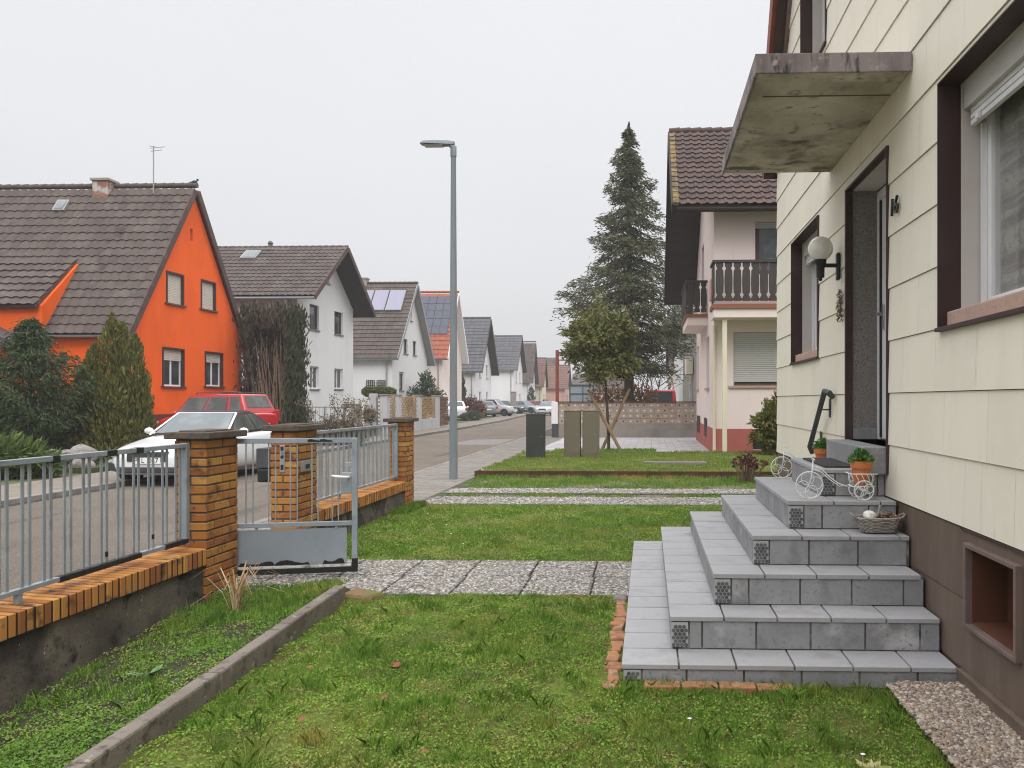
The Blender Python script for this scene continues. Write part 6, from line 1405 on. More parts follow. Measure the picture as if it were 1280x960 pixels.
def bush(name, label, cat, blobs, n, m, ll, lw, seed=1, stem=None, outw=.7, upw=.3, jit=.6, shell=.55, group=None, base=None, lump=.2, clip=0.0):
    """blobs: (x,y,z,rx,ry,rz); leaves crowd towards an uneven surface"""
    g = np.random.default_rng(seed); b0 = base or (blobs[0][0], blobs[0][1], 0); t = thing(name, label, cat, b0, 0, group)
    vol = np.array([b[3] * b[4] + b[4] * b[5] + b[3] * b[5] for b in blobs]); k = g.choice(len(blobs), n, p=vol / vol.sum()); B = np.array(blobs)[k]
    d = nrm(g.normal(size=(n, 3))); rr_ = (shell + (1 - shell) * g.random(n)) ; rr_ = np.where(g.random(n) < .2, g.random(n) * .8, rr_)
    ph = g.uniform(0, 6, 4)
    mod = 1 + lump * (np.sin(d[:, 0] * 5 + ph[0] + B[:, 0] * 3) * np.sin(d[:, 2] * 6 + ph[1]) + .6 * np.sin(d[:, 1] * 9 + ph[2]) * np.sin(d[:, 2] * 8 + d[:, 0] * 6 + ph[3]))
    C = B[:, :3] + d * (rr_ * mod)[:, None] * B[:, 3:6]
    ok = C[:, 2] > clip; C, d = C[ok], d[ok]; n = len(C)
    D = d * outw + np.array([0, 0, upw]) + g.normal(0, jit, (n, 3))
    leaves('foliage', C, D, g.uniform(.6, 1.3, n) * ll, g.uniform(.7, 1.3, n) * lw, M[m], t, bend=.1)
    if stem:
        p = MB()
        for s in stem: p.tube(s[0], s[1], 7)
        p.build('stem', M['bark'], t, smooth='auto')
    return t
# spruce behind the block wall: loose whorls of drooping boughs with gaps between them
def spruce(label, x, y, zb, zt, R, seed):
    g = np.random.default_rng(seed); t = thing('spruce_tree', label, 'tree', (x, y, 0))
    trunk(t, [(x, y, -.1), (x + .03, y, zt * .4), (x, y, zt - .1)], [.26, .16, .02])
    px = [0, .06, .16, .28, .42, .58, .72, .86, .95, 1]; pr = [.52, .84, 1.0, .92, .72, .53, .36, .23, .11, .03]
    Cs, Ds, Ls, Ws = [], [], [], []; p = MB(); z = zb; k = 0
    while z < zt - .1:
        s = (z - zb) / (zt - zb); Rz = R * float(np.interp(s, px, pr)); nb = int(6 + 5 * (1 - s)); a0 = g.uniform(0, 6.28)
        for i in range(nb):
            az = a0 + 2 * PI * i / nb + g.normal(0, .22); L = Rz * g.choice([.42, .68, .9, 1.1, 1.32], p=[.12, .22, .32, .24, .10]) * (1 + .10 * math.cos(az - .4))
            if L < .12: L = .12
            z0 = z + g.normal(0, .09); dr = g.uniform(.12, .38); da = np.array([math.cos(az), math.sin(az)])
            fz = lambda f: z0 + L * (-.55 * dr * f - dr * f * f + .6 * np.clip(f - .62, 0, 1) * (1.4 - s))
            p.tube([(x + da[0] * L * f, y + da[1] * L * f, float(fz(np.array(f)))) for f in (0, .35, .7, .97)], [.035 * (1.2 - s), .025 * (1.2 - s), .014, .004], 5)
            n = int(46 + 250 * (L / R)); f = g.random(n) ** .7; side = g.normal(0, 1, n); wd = (.07 + .17 * L * np.sin(np.clip(f, .05, 1) * 2.6)) ; off = side * wd; hang = np.abs(g.normal(0, .11, n)) * (.5 + f)
            C = np.stack([x + da[0] * L * f - da[1] * off, y + da[1] * L * f + da[0] * off, fz(f) - hang - np.abs(off) * .3 + .03], 1)
            D = np.stack([da[0] * .7 - da[1] * np.sign(side) * .6, da[1] * .7 + da[0] * np.sign(side) * .6, np.full(n, -.55) + .5 * (f > .8)], 1) + g.normal(0, .32, (n, 3))
            Cs.append(C); Ds.append(D); Ls.append(g.uniform(.055, .15, n)); Ws.append(g.uniform(.016, .034, n))
        z += g.uniform(.27, .42) * (1.15 - .45 * s); k += 1
    n = 700; f = g.random(n); Cs.append(np.stack([x + g.normal(0, .16, n) * (1.15 - f), y + g.normal(0, .16, n) * (1.15 - f), zt * .55 + f * (zt * .45 + .18)], 1)); Ds.append(np.stack([g.normal(0, .5, n), g.normal(0, .5, n), np.ones(n)], 1)); Ls.append(g.uniform(.06, .13, n)); Ws.append(g.uniform(.018, .035, n))
    leaves('crown', np.concatenate(Cs), np.concatenate(Ds), np.concatenate(Ls), np.concatenate(Ws), M['spruce'], t); p.build('limb', M['bark'], t); return t
spruce('tall dark spruce towering behind the block wall', at(786, 36), 36.0, 3.15, 13.65, 3.2, 5)
# staked young tree
xt, yt_ = at(759, 23.6), 23.6
cz = 3.2; rg = random.Random(2)
bl_ = [(xt - .25, yt_, cz, .82, .8, 1.12)] + [(xt - .25 + rg.uniform(-.78, .78), yt_ + rg.uniform(-.75, .75), cz + rg.uniform(-.85, .75), .42, .4, .36) for _ in range(18)]
t = bush('young_tree', 'young round leafy tree tied to crossed wooden stakes', 'tree', bl_, 15000, 'laurel', .08, .028, 3, [([(xt + .05, yt_, .0), (xt + .02, yt_, 1.0), (xt - .06, yt_, 2.2), (xt - .03, yt_, 3.6)], [.05, .042, .035, .01])], outw=.8, upw=-.15, jit=.6, base=(xt, yt_, 0), lump=.4, shell=.4)
for k, (a, b, lab) in enumerate((((735, 487), (778, 563), 'wooden stake leaning left across the young tree'), ((787, 486), (750, 563), 'wooden stake leaning right across the young tree'))):
    yk = 23.6 - .12 + k * .34; (xa, za), (xb, zb) = WY(*a, yk), WY(*b, yk); p = MB(); p.tube([(xb, yk, max(zb, 0) - .1), (xa, yk, za)], [.05, .043], 10); tag(p.build('tree_stake', M['wood'], smooth='auto'), lab, 'stake', 'stakes of the young tree')
struct(sheet('lawn', at(692, 22.9), at(820, 22.9), 22.37, 23.9, .3, lambda X, Y: .015 + .0 * X, M['soil']))
X, Y = pts(7000, at(692, 22.9), at(820, 22.9), 22.2, 23.9); blades('raised_lawn_grass', X, Y, 0 * X + .01, RNG.uniform(.05, .13, len(X)), RNG.uniform(.012, .02, len(X)), M['grass'], 'darker tall grass at the foot of the young tree')
# by the neighbour's house
xg_, zg_ = WY(962, 530, 21.3); bush('golden_conifer', 'golden green conifer bush at the corner of the blush house', 'shrub', [(xg_ + .25, 21.6, .9, .62, .6, .7), (xg_ + .2, 21.5, .5, .7, .6, .5), (xg_ + .45, 21.6, 1.5, .4, .4, .45), (xg_ - .05, 21.4, 1.0, .42, .4, .22), (xg_ + .0, 21.4, .55, .5, .4, .2)], 5000, 'goldconifer', .085, .028, 5, outw=1.0, upw=.1, jit=.35, lump=.3, clip=.05)
ps = G(934, 602, .0); g = np.random.default_rng(8); t = thing('sedum_plant', 'clump of dry red brown flower heads on the verge', 'plant', (ps.x, ps.y, 0)); p = MB(); H = []
for i in range(70):
    a = g.uniform(0, 2 * PI); l = g.uniform(.02, .34); h = g.uniform(.3, .5) * (1.1 - l * .9); e = Vector((ps.x + .03 + math.cos(a) * l, ps.y + math.sin(a) * l, h)); p.tube([(ps.x + math.cos(a) * l * .35, ps.y + math.sin(a) * l * .35, -.03), e], .006, 4); H += [np.array(e) + g.normal(0, .018, 3) * np.array([1, 1, .5]) for _ in range(26)]
p.build('stem', M['barkpale'], t); H = np.array(H); leaves('flower_head', H, g.normal(size=H.shape) * np.array([1, 1, .3]), .024, .015, M['sedum'], t)
# far side gardens
def spires(name, label, items, n, m, ll, lw, seed, cat='tree'):
    """columnar sprays: items (x, y, zbase, ztop, r)"""
    g = np.random.default_rng(seed); t = thing(name, label, cat, (items[0][0], items[0][1], 0)); w = np.array([(i[3] - i[2]) * i[4] for i in items]); k = g.choice(len(items), n, p=w / w.sum()); I = np.array(items)[k]
    s = g.random(n) ** 1.1; rad = I[:, 4] * np.interp(s, [0, .12, .5, .82, .95, 1], [.9, 1, .92, .66, .3, .05]) * (1 + .18 * np.sin(s * 24 + k * 2.2)); a = g.uniform(0, 2 * PI, n); q = (.5 + .5 * g.random(n)) * (1 + .12 * np.sin(a * 7 + k))
    C = np.stack([I[:, 0] + np.cos(a) * rad * q, I[:, 1] + np.sin(a) * rad * q, I[:, 2] + s * (I[:, 3] - I[:, 2])], 1); D = np.stack([np.cos(a) * .35, np.sin(a) * .35, np.ones(n)], 1) + g.normal(0, .28, (n, 3))
    leaves('crown', C, D, g.uniform(.6, 1.3, n) * ll, g.uniform(.7, 1.3, n) * lw, M[m], t); p = MB()
    for i in items[:4]: p.tube([(i[0], i[1], -.1), (i[0], i[1], i[2] + (i[3] - i[2]) * .7)], [.08, .02], 6)
    p.build('trunk', M['bark'], t); return t
yv = 20.0; xv_ = at(38, yv)
conifer('yew_tree', 'dark green feathery yew in front of the orange house', xv_, yv, 0, .1, 3.5, 1.55, 170, 130, M['yew'], .09, .015, [(0, 1.0), (.25, .92), (.45, .7), (.65, .46), (.85, .22), (1, .04)], droop=-.3, up=.12, tr=.12, jit=.45, seed=6, rough=.45)
bush('yew_tree', 'dark yew bushes filling the bed below the orange house', 'shrub', [(at(15, 20.6), 20.6, .9, .9, .6, 1.0), (at(75, 20.8), 20.8, .8, .7, .5, .9), (at(100, 21.1), 21.1, .7, .6, .4, .8)], 11000, 'yew', .08, .018, 9, lump=.35, clip=-.05)
y1 = 21.2; hx_ = lambda px: at(px, y1)
zt1 = lambda px, py: WY(px, py, y1)[1]
spires('thuja_tree', 'olive green thuja with several pointed tips before the orange gable', [(hx_(140), y1, -.1, zt1(135, 392), .42), (hx_(150), y1 + .1, -.1, zt1(150, 402), .45), (hx_(168), y1, -.1, zt1(166, 418), .42), (hx_(112), y1, -.1, zt1(104, 438), .34), (hx_(125), y1 - .2, -.1, zt1(120, 430), .36), (hx_(178), y1, -.1, zt1(180, 462), .32), (hx_(98), y1 + .2, -.1, zt1(92, 455), .32), (hx_(150), y1 - .4, -.1, zt1(150, 470), .62), (hx_(115), y1 - .3, -.1, zt1(112, 490), .55)], 24000, 'thuja', .075, .022, 12)
bush('juniper', 'low bright green spreading juniper by the railing', 'shrub', [(at(18, 15.6), 15.6, .32, .9, .6, .42), (at(-20, 15.4), 15.4, .4, 1.0, .6, .5), (at(48, 15.8), 15.8, .2, .5, .4, .3)], 5200, 'juniper', .12, .02, 14, outw=1.0, upw=.25, jit=.35, lump=.3, clip=-.05)
rk = random.Random(4)
for i, px in enumerate((62, 71, 84, 95, 104, 112, 121, 131)):
    q = Vector((at(px, 17.2), 17.2, .12)); r = rk.uniform(.17, .32) if i < 4 else rk.uniform(.12, .2)
    p = lump((q.x, q.y + rk.uniform(-.3, .3), .3 if i < 4 else .12), r, 10, .22); o = p.build('garden_rock', M['stone'], bevel=0); md = o.modifiers.new('Sub', 'SUBSURF'); md.levels = md.render_levels = 1
    tag(o, 'rough grey rock bordering the bed below the yew', 'rock', 'rocks bordering the front bed')
mb = MB(); mb.box(-20, -11.6, 16.6, 24.3, -.3, .10); struct(mb.build('flower_bed', M['bed_soil']))
mb = MB(); mb.hexa([(-40, 23.9, -.3), (-11.4, 23.9, -.3), (-11.4, 27.6, -.3), (-40, 27.6, -.3), (-40, 23.9, .15), (-12.3, 23.9, .15), (-12.3, 27.6, .15), (-40, 27.6, .15)]); mb.v[1] = (-11.4, 23.9, -.3); mb.v[2] = (-11.4, 27.6, -.3); struct(mb.build('driveway', M['paver_far']))
bush('ground_shrub', 'small green ground cover shrub beside the white car', 'shrub', [(at(125, 18), 18, .15, .5, .4, .25), (at(105, 17.6), 17.6, .12, .4, .3, .22)], 1300, 'juniper', .07, .02, 15, lump=.3, clip=0)
# tall brown conifer hedge with bare stems between the orange and white houses
yh = 31.0; t = thing('conifer_hedge', 'tall brown conifer hedge with bare stripped stems facing the street', 'hedge', (at(332, yh), yh, 0)); g = np.random.default_rng(21); n = 15000
x0, x1 = at(299, yh), at(366, yh); ztop = WY(330, 386, yh)[1]
X = g.uniform(x0, x1, n); Zt = ztop * (1 + .03 * np.sin(X * 9) + .03 * np.sin(X * 23)); Z = Zt * g.random(n) ** .8
Yy = yh + .5 + g.normal(0, .35, n); mid = (np.abs((X - x0) / (x1 - x0) - .52) < .33) & (Z < ztop * .85) & (Z > .7); Yy = np.where(mid, Yy + .55, Yy)
left = X > x1 - .25; leaves('foliage', np.stack([X, Yy, Z], 1), np.stack([g.normal(0, .25, n), g.normal(-.1, .3, n), np.ones(n)], 1), g.uniform(.08, .2, n), g.uniform(.02, .045, n), M['brownhedge'], t)
p = MB()
for i in range(46):
    x = x0 + (x1 - x0) * g.uniform(.2, .84); l = g.normal(0, .25); zz = g.uniform(.55, .95) * ztop * .92; p.tube([(x, yh + .35, .4), (x + l * .4, yh + .2, zz * .5), (x + l, yh + .12, zz)], [.028, .018, .006], 5)
p.build('stem', M['barkpale'], t)
xe = x1 - .05; n = 3500; leaves('side_foliage', np.stack([g.normal(xe, .12, n), yh + .4 + g.normal(0, .4, n), g.random(n) * ztop], 1), np.stack([g.normal(.2, .25, n), g.normal(0, .3, n), np.ones(n)], 1), g.uniform(.08, .18, n), g.uniform(.02, .04, n), M['hedgegreen'], t)
# bare shrub, winter shrubs and topiary in front of the white houses
def bare(name, label, x, y, h, n, spread, m='barkpale', seed=3, cat='shrub', leafm=None, depth=3, r0=.03):
    g = random.Random(seed); t = thing(name, label, cat, (x, y, 0)); p = MB(); tips = []
    def grow(a, d, L, r, lev):
        b = a + d * L; m_ = a.lerp(b, .5) + Vector((g.gauss(0, .05), g.gauss(0, .05), 0)) * L; p.tube([a, m_, b], [r, r * .8, r * .6], 5, cap=False); tips.append(b)
        if lev < depth:
            for _ in range(g.randint(2, 3)):
                q = (d + Vector((g.gauss(0, .5), g.gauss(0, .5), g.gauss(.1, .3)))).normalized(); grow(b if g.random() < .5 else m_, q, L * g.uniform(.5, .8), r * .55, lev + 1)
    for i in range(n):
        a = 2 * PI * i / n + g.uniform(-.4, .4); d = Vector((math.cos(a) * spread, math.sin(a) * spread, 1)).normalized(); grow(Vector((x + math.cos(a) * .08, y + math.sin(a) * .08, -.05)), d, h * g.uniform(.35, .5), r0, 0)
    p.build('branch', M[m], t)
    if leafm:
        T = np.array([v for v in tips for _ in range(9)]); T = T + RNG.normal(0, .06, T.shape); leaves('leaf', T, RNG.normal(size=T.shape), .035, .02, M[leafm], t)
    return t
bare('bare_shrub', 'bare winter shrub with brown twigs before the white house', at(426, 27.5), 27.5, 1.85, 7, .45, seed=5, leafm='shrubbrown')
bush('winter_shrub', 'rounded brown green winter shrub at the foot of the bare one', 'shrub', [(at(408, 27), 27, .35, .75, .6, .55), (at(440, 27.6), 27.6, .3, .6, .5, .45)], 2600, 'shrubbrown', .08, .018, 22, lump=.3, clip=-.05, upw=.6)
for (px, lab, w, hh) in ((384, 'small brown leaved shrub behind the wire fence', .3, .9), (462, 'round bare shrub ball beside the topiary stem', .3, .45)):
    bush('small_shrub', lab, 'shrub', [(at(px, 34.5), 34.5, .75 if px < 400 else .85, w, w, hh * .8)], 700, 'shrubbrown', .07, .02, px, lump=.3, clip=0)
t = thing('gate_post', 'short grey stone gate post behind the wire fence', 'post', (at(445, 36), 36, 0)); x = at(444.5, 36); p = MB(); p.box(x - .16, x + .16, 35.8, 36.2, -.1, 1.3); p.build('block', M['plain_concrete'], t, bevel=.02); p = MB(); p.box(x - .19, x + .19, 35.77, 36.23, 1.3, 1.36); p.build('cap', M['plain_concrete'], t)
xu, yu = at(460, 43.0), 43.0; zc3 = WY(460, 490, yu)[1]; wz = (at(496, yu) - at(452, yu)) / 2; xm = at(474, yu)
bush('topiary_tree', 'flat topped clipped topiary tree with a flat green crown', 'tree', [(xm - wz * .5, yu, zc3, wz * .5, .5, .3), (xm, yu, zc3, wz * .55, .5, .3), (xm + wz * .5, yu, zc3 - .02, wz * .5, .5, .28)], 5200, 'topiary', .06, .025, 23, [([(xu, yu, -.1), (xu + .02, yu, 1.0), (xm - .3, yu, zc3)], [.06, .05, .04])], shell=.75, lump=.08, base=(xu, yu, 0))
yr = 52.0; xr_ = at(533, yr); bush('leafy_shrub', 'tall grey green shrub behind the trellis fence', 'shrub', [(xr_, yr, 1.6, 1.0, .8, 1.3), (at(522, yr), yr, 1.4, .7, .6, .9), (at(545, yr), yr, 1.3, .7, .6, .9), (xr_ - .05, yr, 2.75, .45, .4, .7)], 4200, 'rhodo', .13, .045, 24, lump=.4)
bush('red_shrub', 'reddish brown clipped shrub between the parked cars', 'shrub', [(at(587, 68), 68, .85, 1.1, .8, 1.0), (at(597, 70), 70, .6, .8, .8, .8)], 2600, 'redshrub', .12, .05, 25, lump=.2)
bush('round_shrub', 'low grey green round shrub beside the red brown one', 'shrub', [(at(589, 60), 60, .28, .9, .7, .5)], 1500, 'rhodo', .08, .03, 26, lump=.15)
spires('cypress', 'small dark cypress cone against the grey roofed house', [(at(576.5, 71), 71, -.1, 3.9, .5)], 1500, 'yew', .14, .05, 27, 'shrub')
spires('cypress', 'tiny dark cypress in front of the brown roofed house', [(at(664, 103), 103, -.1, 3.2, .6)], 700, 'yew', .16, .06, 28, 'shrub')
bush('beech_hedge', 'brown leaved beech hedge behind the spruce trunk', 'hedge', [(at(px, 40), 40, 1.1, .8, .7, 1.3) for px in (752, 772, 792, 806)], 5200, 'beech', .08, .04, 29, lump=.2)
bare('bare_tree', 'bare branched tree behind the red van roof', at(826, 54), 54, 5.4, 3, .35, 'bark', 9, 'tree', depth=4, r0=.07)
bare('bare_tree', 'bare bushy tree between spruce and red van', at(812, 58), 58, 4.6, 5, .5, 'bark', 10, 'tree', depth=4, r0=.05)
# ================================================================== CARS
def wheel(par, x, y, r, side, w=.2):
    p = MB(); s = side; p.lathe([(r * .62, -w / 2), (r * .9, -w / 2), (r, -w * .35), (r, w * .35), (r * .9, w / 2), (r * .62, w / 2), (r * .6, w * .3), (r * .6, -w / 2)], (x, y, r), (0, s, 0), 26)
    o = p.build('wheel', M['tyre'], par, local=True, smooth='auto')
    q = MB(); q.lathe([(r * .6, w * .5), (r * .62, w * .42), (r * .55, w * .36), (.01, w * .30)], (x, y, r), (0, s, 0), 26)
    q.build('hub', M['cardark'], o, local=True)
    q = MB(); q.lathe([(r * .13, w * .38), (r * .11, w * .46), (.01, w * .47)], (x, y, r), (0, s, 0), 12)
    for k in range(5):
        a = 2 * PI * k / 5; d = Vector((math.cos(a), 0, math.sin(a))); c = Vector((x, y + s * w * .42, r)); q.bar(c + d * r * .08, c + d * r * .58, r * .17, .02, up=(0, 1, 0))
    q.ring((x, y + s * w * .44, r), r * .585, r * .035, (0, 1, 0), 26, 5); q.build('rim', M['alloy'], o, local=True)
def car(label, loc, rz, paint, st, cab, wb, wr=.32, width=1.76, top=None, group='parked cars', rear='estate', glass='carglass', plate=None, win=None, name='parked_car', cat='car'):
    """st: body stations (x, half width share, z bottom, z shoulder); cab: (x base front, x roof front, x roof rear, x base rear, z roof front, z roof rear, half width base, half width roof)"""
    c = thing(name, label, cat, loc, rz, group); hw = width / 2; B = MB(); k = 12
    for (x, w, zb, zt) in st:
        W_ = hw * w; h = zt - zb
        half = [(0, zb), (.72 * W_, zb), (.93 * W_, zb + .1 * h), (W_, zb + .38 * h), (.995 * W_, zb + .68 * h), (.94 * W_, zt - .04), (.80 * W_, zt), (0, zt + .018)]
        ring = half + [(-y, z) for y, z in half[-2:0:-1]]
        k = len(ring); B.v += [(x, y, z) for y, z in ring]
    n = len(st)
    for i in range(n - 1):
        for j in range(k): B.f.append((i * k + j, (i + 1) * k + j, (i + 1) * k + (j + 1) % k, i * k + (j + 1) % k)); B.m.append(0)
    B.f += [tuple(range(k))[::1], tuple(range((n - 1) * k, n * k))[::-1]]; B.m += [0, 0]
    body = B.build('body', [M[paint], M['cardark']], c, local=True, smooth=True); md = body.modifiers.new('Sub', 'SUBSURF'); md.levels = md.render_levels = 2
    # wheel arches cut out of the body
    cut_ = MB()
    for x in wb:
        for s in (-1, 1): cut_.lathe([(wr + .045, -.3), (wr + .045, .3)], (x, s * (hw - .05), wr + .01), (0, 1, 0), 28)
    co_ = cut_.build('cutter', M['cardark'], None); bo = body.modifiers.new('Arch', 'BOOLEAN'); bo.object = co_; bo.operation = 'DIFFERENCE'; bo.solver = 'EXACT'
    body.parent = None; bpy.context.view_layer.update(); dg = bpy.context.evaluated_depsgraph_get(); me = bpy.data.meshes.new_from_object(body.evaluated_get(dg)); body.modifiers.clear(); old = body.data; body.data = me; bpy.data.objects.remove(co_); me.name = 'body'; body.parent = c
    me.polygons.foreach_set('use_smooth', [True] * len(me.polygons)); me.set_sharp_from_angle(angle=math.radians(38))
    p = MB(); p.box(wb[1] + .0, wb[0], -hw * .8, hw * .8, .16, .42); p.build('underbody', M['cardark'], c, local=True)
    xbf, xrf, xrr, xbr, zf, zr, wbse, wrf = cab; zb = win[0] if win else max(z for *_, z in st) - .03
    zs = lambda x: float(np.interp(-x, [-s[0] for s in st], [s[3] for s in st])) - .02
    cv = [(xbf, -wbse, zs(xbf)), (xbf, wbse, zs(xbf)), (xrf, wrf, zf), (xrf, -wrf, zf), (xbr, -wbse, zs(xbr)), (xbr, wbse, zs(xbr)), (xrr, wrf, zr), (xrr, -wrf, zr)]
    xm = (xrf + xrr) / 2; zm = max(zf, zr) + .015; xbm = (xbf + xbr) / 2
    cb = MB(); mm = [(xbm, -wbse - .01, zs(xbm)), (xbm, wbse + .01, zs(xbm)), (xm, wrf + .01, zm), (xm, -wrf - .01, zm)]
    rf = [Vector(v) for v in cv]; md_ = [Vector(v) for v in mm]
    cb.v = [tuple(v) for v in rf[:4]] + [tuple(v) for v in md_] + [tuple(v) for v in rf[4:]]
    for i in range(2):
        b = i * 4
        for j in range(4): cb.f.append((b + j, b + (j + 1) % 4, b + 4 + (j + 1) % 4, b + 4 + j)); cb.m.append(0)
    cb.f += [(3, 2, 1, 0), (8, 9, 10, 11)]; cb.m += [0, 0]
    cb.build('cabin', M[top or paint], c, local=True, smooth='auto', bevel=.05, seg=3)
    def pane(nm, q, off, ins=(.06, .06, .06, .06), m=glass, th=.006):
        q = [Vector(v) for v in q]; nn = (q[1] - q[0]).cross(q[3] - q[0]).normalized(); ctr = sum(q, Vector()) / 4
        if nn.dot(ctr - Vector((xbm, 0, (zb + zm) / 2))) < 0: nn = -nn
        f = lambda u, v: (q[0] * (1 - u) + q[1] * u) * (1 - v) + (q[3] * (1 - u) + q[2] * u) * v
        l, r, b, t = ins; a = [f(l, b), f(1 - r, b), f(1 - r, 1 - t), f(l, 1 - t)]; P = MB(); P.hexa([v + nn * (off - th) for v in a] + [v + nn * off for v in a]); return P.build(nm, M[m], c, local=True, bevel=.004)
    pane('windscreen', [rf[0], rf[1], rf[2], rf[3]], .014, (.03, .03, .1, .03), m='carglass_pale')
    pane('rear_window', [rf[4], rf[5], rf[6], rf[7]], .012, (.1, .1, .22 if rear != 'van' else .3, .1))
    sp = win[1] if win else [(0, .46), (.49, .8), (.83, 1)]
    for s in (-1, 1):
        q = [rf[0] if s < 0 else rf[1], rf[4] if s < 0 else rf[5], rf[7] if s < 0 else rf[6], rf[3] if s < 0 else rf[2]]
        for (a, b) in sp:
            l = lambda u, v: (q[0] * (1 - u) + q[1] * u) * (1 - v) + (q[3] * (1 - u) + q[2] * u) * v
            bot, topv = .12, .87
            va = [l(max(a, .08), bot), l(min(b, .94), bot), l(min(b, .95), topv), l(max(a, .03), topv)]
            off = Vector((0, s * .014, 0)); P = MB(); mxy = .010 * s
            bulge = Vector((0, s * .011, 0)); P.hexa([v + off * .2 + bulge * .3 for v in va] + [v + off + bulge for v in va]); P.build('side_window', M[glass], c, local=True)
    xf, xr = st[0][0], st[-1][0]; zfl = st[2][3] - .13; zrl = st[-3][3] - .14
    for s in (-1, 1):
        P = MB(); P.ball((xf - .19, s * hw * .70, zfl), .13, (1.2, 1.25, .62), 14); P.build('headlight', M['headlight'], c, local=True, smooth=True)
        P = MB(); hgt = .32 if rear == 'van' else .15
        P.box(xr + .02, xr + .22, s * hw * .88 - .10, s * hw * .88 + .09, zrl - hgt * .6, zrl + hgt * .7); P.build('taillight', M['taillight'], c, local=True, bevel=.04, seg=3)
        P = MB(); xm2 = xbf - .28; P.ball((xm2, s * (hw + .075), zs(xbf) + .09), .085, (.65, 1.15, .8), 12); P.tube([(xm2, s * (wbse - .02), zs(xbf) + .02), (xm2, s * (hw + .05), zs(xbf) + .06)], .022, 6); P.build('wing_mirror', M[paint], c, local=True, smooth=True)
        P = MB(); P.box(xbm - .05, xbm + .09, s * hw * .985 - .012, s * hw * .985 + .012, .72, .745); P.build('door_handle', M[paint], c, local=True, bevel=.008)
    P = MB(); P.box(xf - .11, xf + .012, -hw * .42, hw * .42, zfl - .13, zfl + .06); P.build('grille', M['cardark'], c, local=True, bevel=.02)
    P = MB(); P.box(xf - .16, xf + .004, -hw * .62, hw * .62, st[1][2] + .04, st[1][2] + .15); P.build('air_intake', M['cardark'], c, local=True, bevel=.02)
    for s in (-1, 1):
        P = MB(); P.prism([(s * hw * .66, st[1][2] + .05), (s * hw * .9, st[1][2] + .10), (s * hw * .86, st[1][2] + .22), (s * hw * .66, st[1][2] + .2)][::s], Fr((xf - .06, 0, 0), (1, 0, 0)), -.1, .0); P.build('side_intake', M['cardark'], c, local=True)
    P = MB(); P.box(xf + .0, xf + .022, -.26, .26, .43, .54); pl = P.build('number_plate', M['plate'], c, local=True); P = MB(); P.box(xr - .03, xr - .005, -.26, .26, .62 if rear != 'van' else .55, .73 if rear != 'van' else .66); P.build('number_plate', M['plate'], c, local=True)
    if plate:
        cu = bpy.data.curves.new('plate_text', 'FONT'); cu.body = plate; cu.size = .125; cu.extrude = .002; cu.align_x = 'CENTER'; cu.align_y = 'CENTER'; o = bpy.data.objects.new('plate_text', cu); COL.objects.link(o)
        o.location = (0, 0, 0); bpy.context.view_layer.update(); me = bpy.data.meshes.new_from_object(o.evaluated_get(bpy.context.evaluated_depsgraph_get())); bpy.data.objects.remove(o); o = bpy.data.objects.new('plate_text', me); COL.objects.link(o); me.materials.clear(); me.materials.append(M['ink']); o.parent = pl; o.location = (xf + .024, 0, .485); o.rotation_euler = (PI / 2, 0, PI / 2)
    for x in wb:
        for s in (-1, 1): wheel(c, x, s * (hw - .12), wr, s)
    return c
ROAD = -.07
CONV = [(2.14, .55, .36, .55), (2.08, .78, .22, .64), (1.85, .95, .18, .72), (1.35, 1.0, .17, .80), (.78, 1.0, .17, .90), (.1, 1.0, .17, .93), (-.8, 1.0, .17, .95), (-1.5, 1.0, .18, .97), (-1.9, .96, .24, .96), (-2.1, .84, .32, .92), (-2.16, .62, .42, .84)]
car('white convertible with dark brown soft top parked facing the camera', (-9.12, 16.62, ROAD), -PI / 2, 'carwhite', CONV, (.80, .10, -.50, -1.40, 1.325, 1.365, .78, .60), (1.36, -1.32), .325, 1.8, 'softtop', None, plate='P  L  027', glass='tint', win=(.9, [(0, .55), (.58, .95)]))
P = MB(); wc = [o for o in bpy.data.objects if o.get('label', '').startswith('white convertible')][0]
for s in (-1, 1): P = MB(); P.bar((.82, s * .775, .90), (.10, s * .605, 1.325), .045, .03); P.build('screen_pillar', M['carwhite'], wc, local=True, bevel=.012)
P = MB(); P.bar((.10, -.605, 1.325), (.10, .605, 1.325), .022, .02); P.build('screen_header', M['carwhite'], wc, local=True, bevel=.012)
MPV = [(1.60, .6, .34, .60), (1.55, .85, .22, .78), (1.35, .97, .2, .82), (.95, 1, .2, .93), (.5, 1, .2, 1.0), (-.8, 1, .2, 1.02), (-1.7, 1, .2, 1.04), (-2.0, .97, .24, 1.04), (-2.1, .9, .3, 1.0), (-2.13, .75, .4, .9)]
car('red people carrier parked nose in beside the orange house', (-13.9, 25.7, .15), PI - .2, 'carred', MPV, (.85, .22, -1.75, -2.05, 1.62, 1.66, .80, .64), (1.0, -1.4), .31, 1.72, None, None, 'van', win=(1.0, [(0, .40), (.43, .74), (.79, .97)]), glass='tint')
_r = [o for o in bpy.data.objects if o.get('label', '').startswith('red people')][0]; _r.scale = (.94, .94, .94); _r.location.x -= .2
P = MB(); rc_ = [o for o in bpy.data.objects if o.get('label', '').startswith('red people')][0]
for s in (-1, 1): P = MB(); P.tube([(.1, s * .55, 1.65), (.0, s * .56, 1.695), (-1.5, s * .56, 1.725), (-1.65, s * .55, 1.69)], .018, 6); P.build('roof_rail', M['cardark'], rc_, local=True)
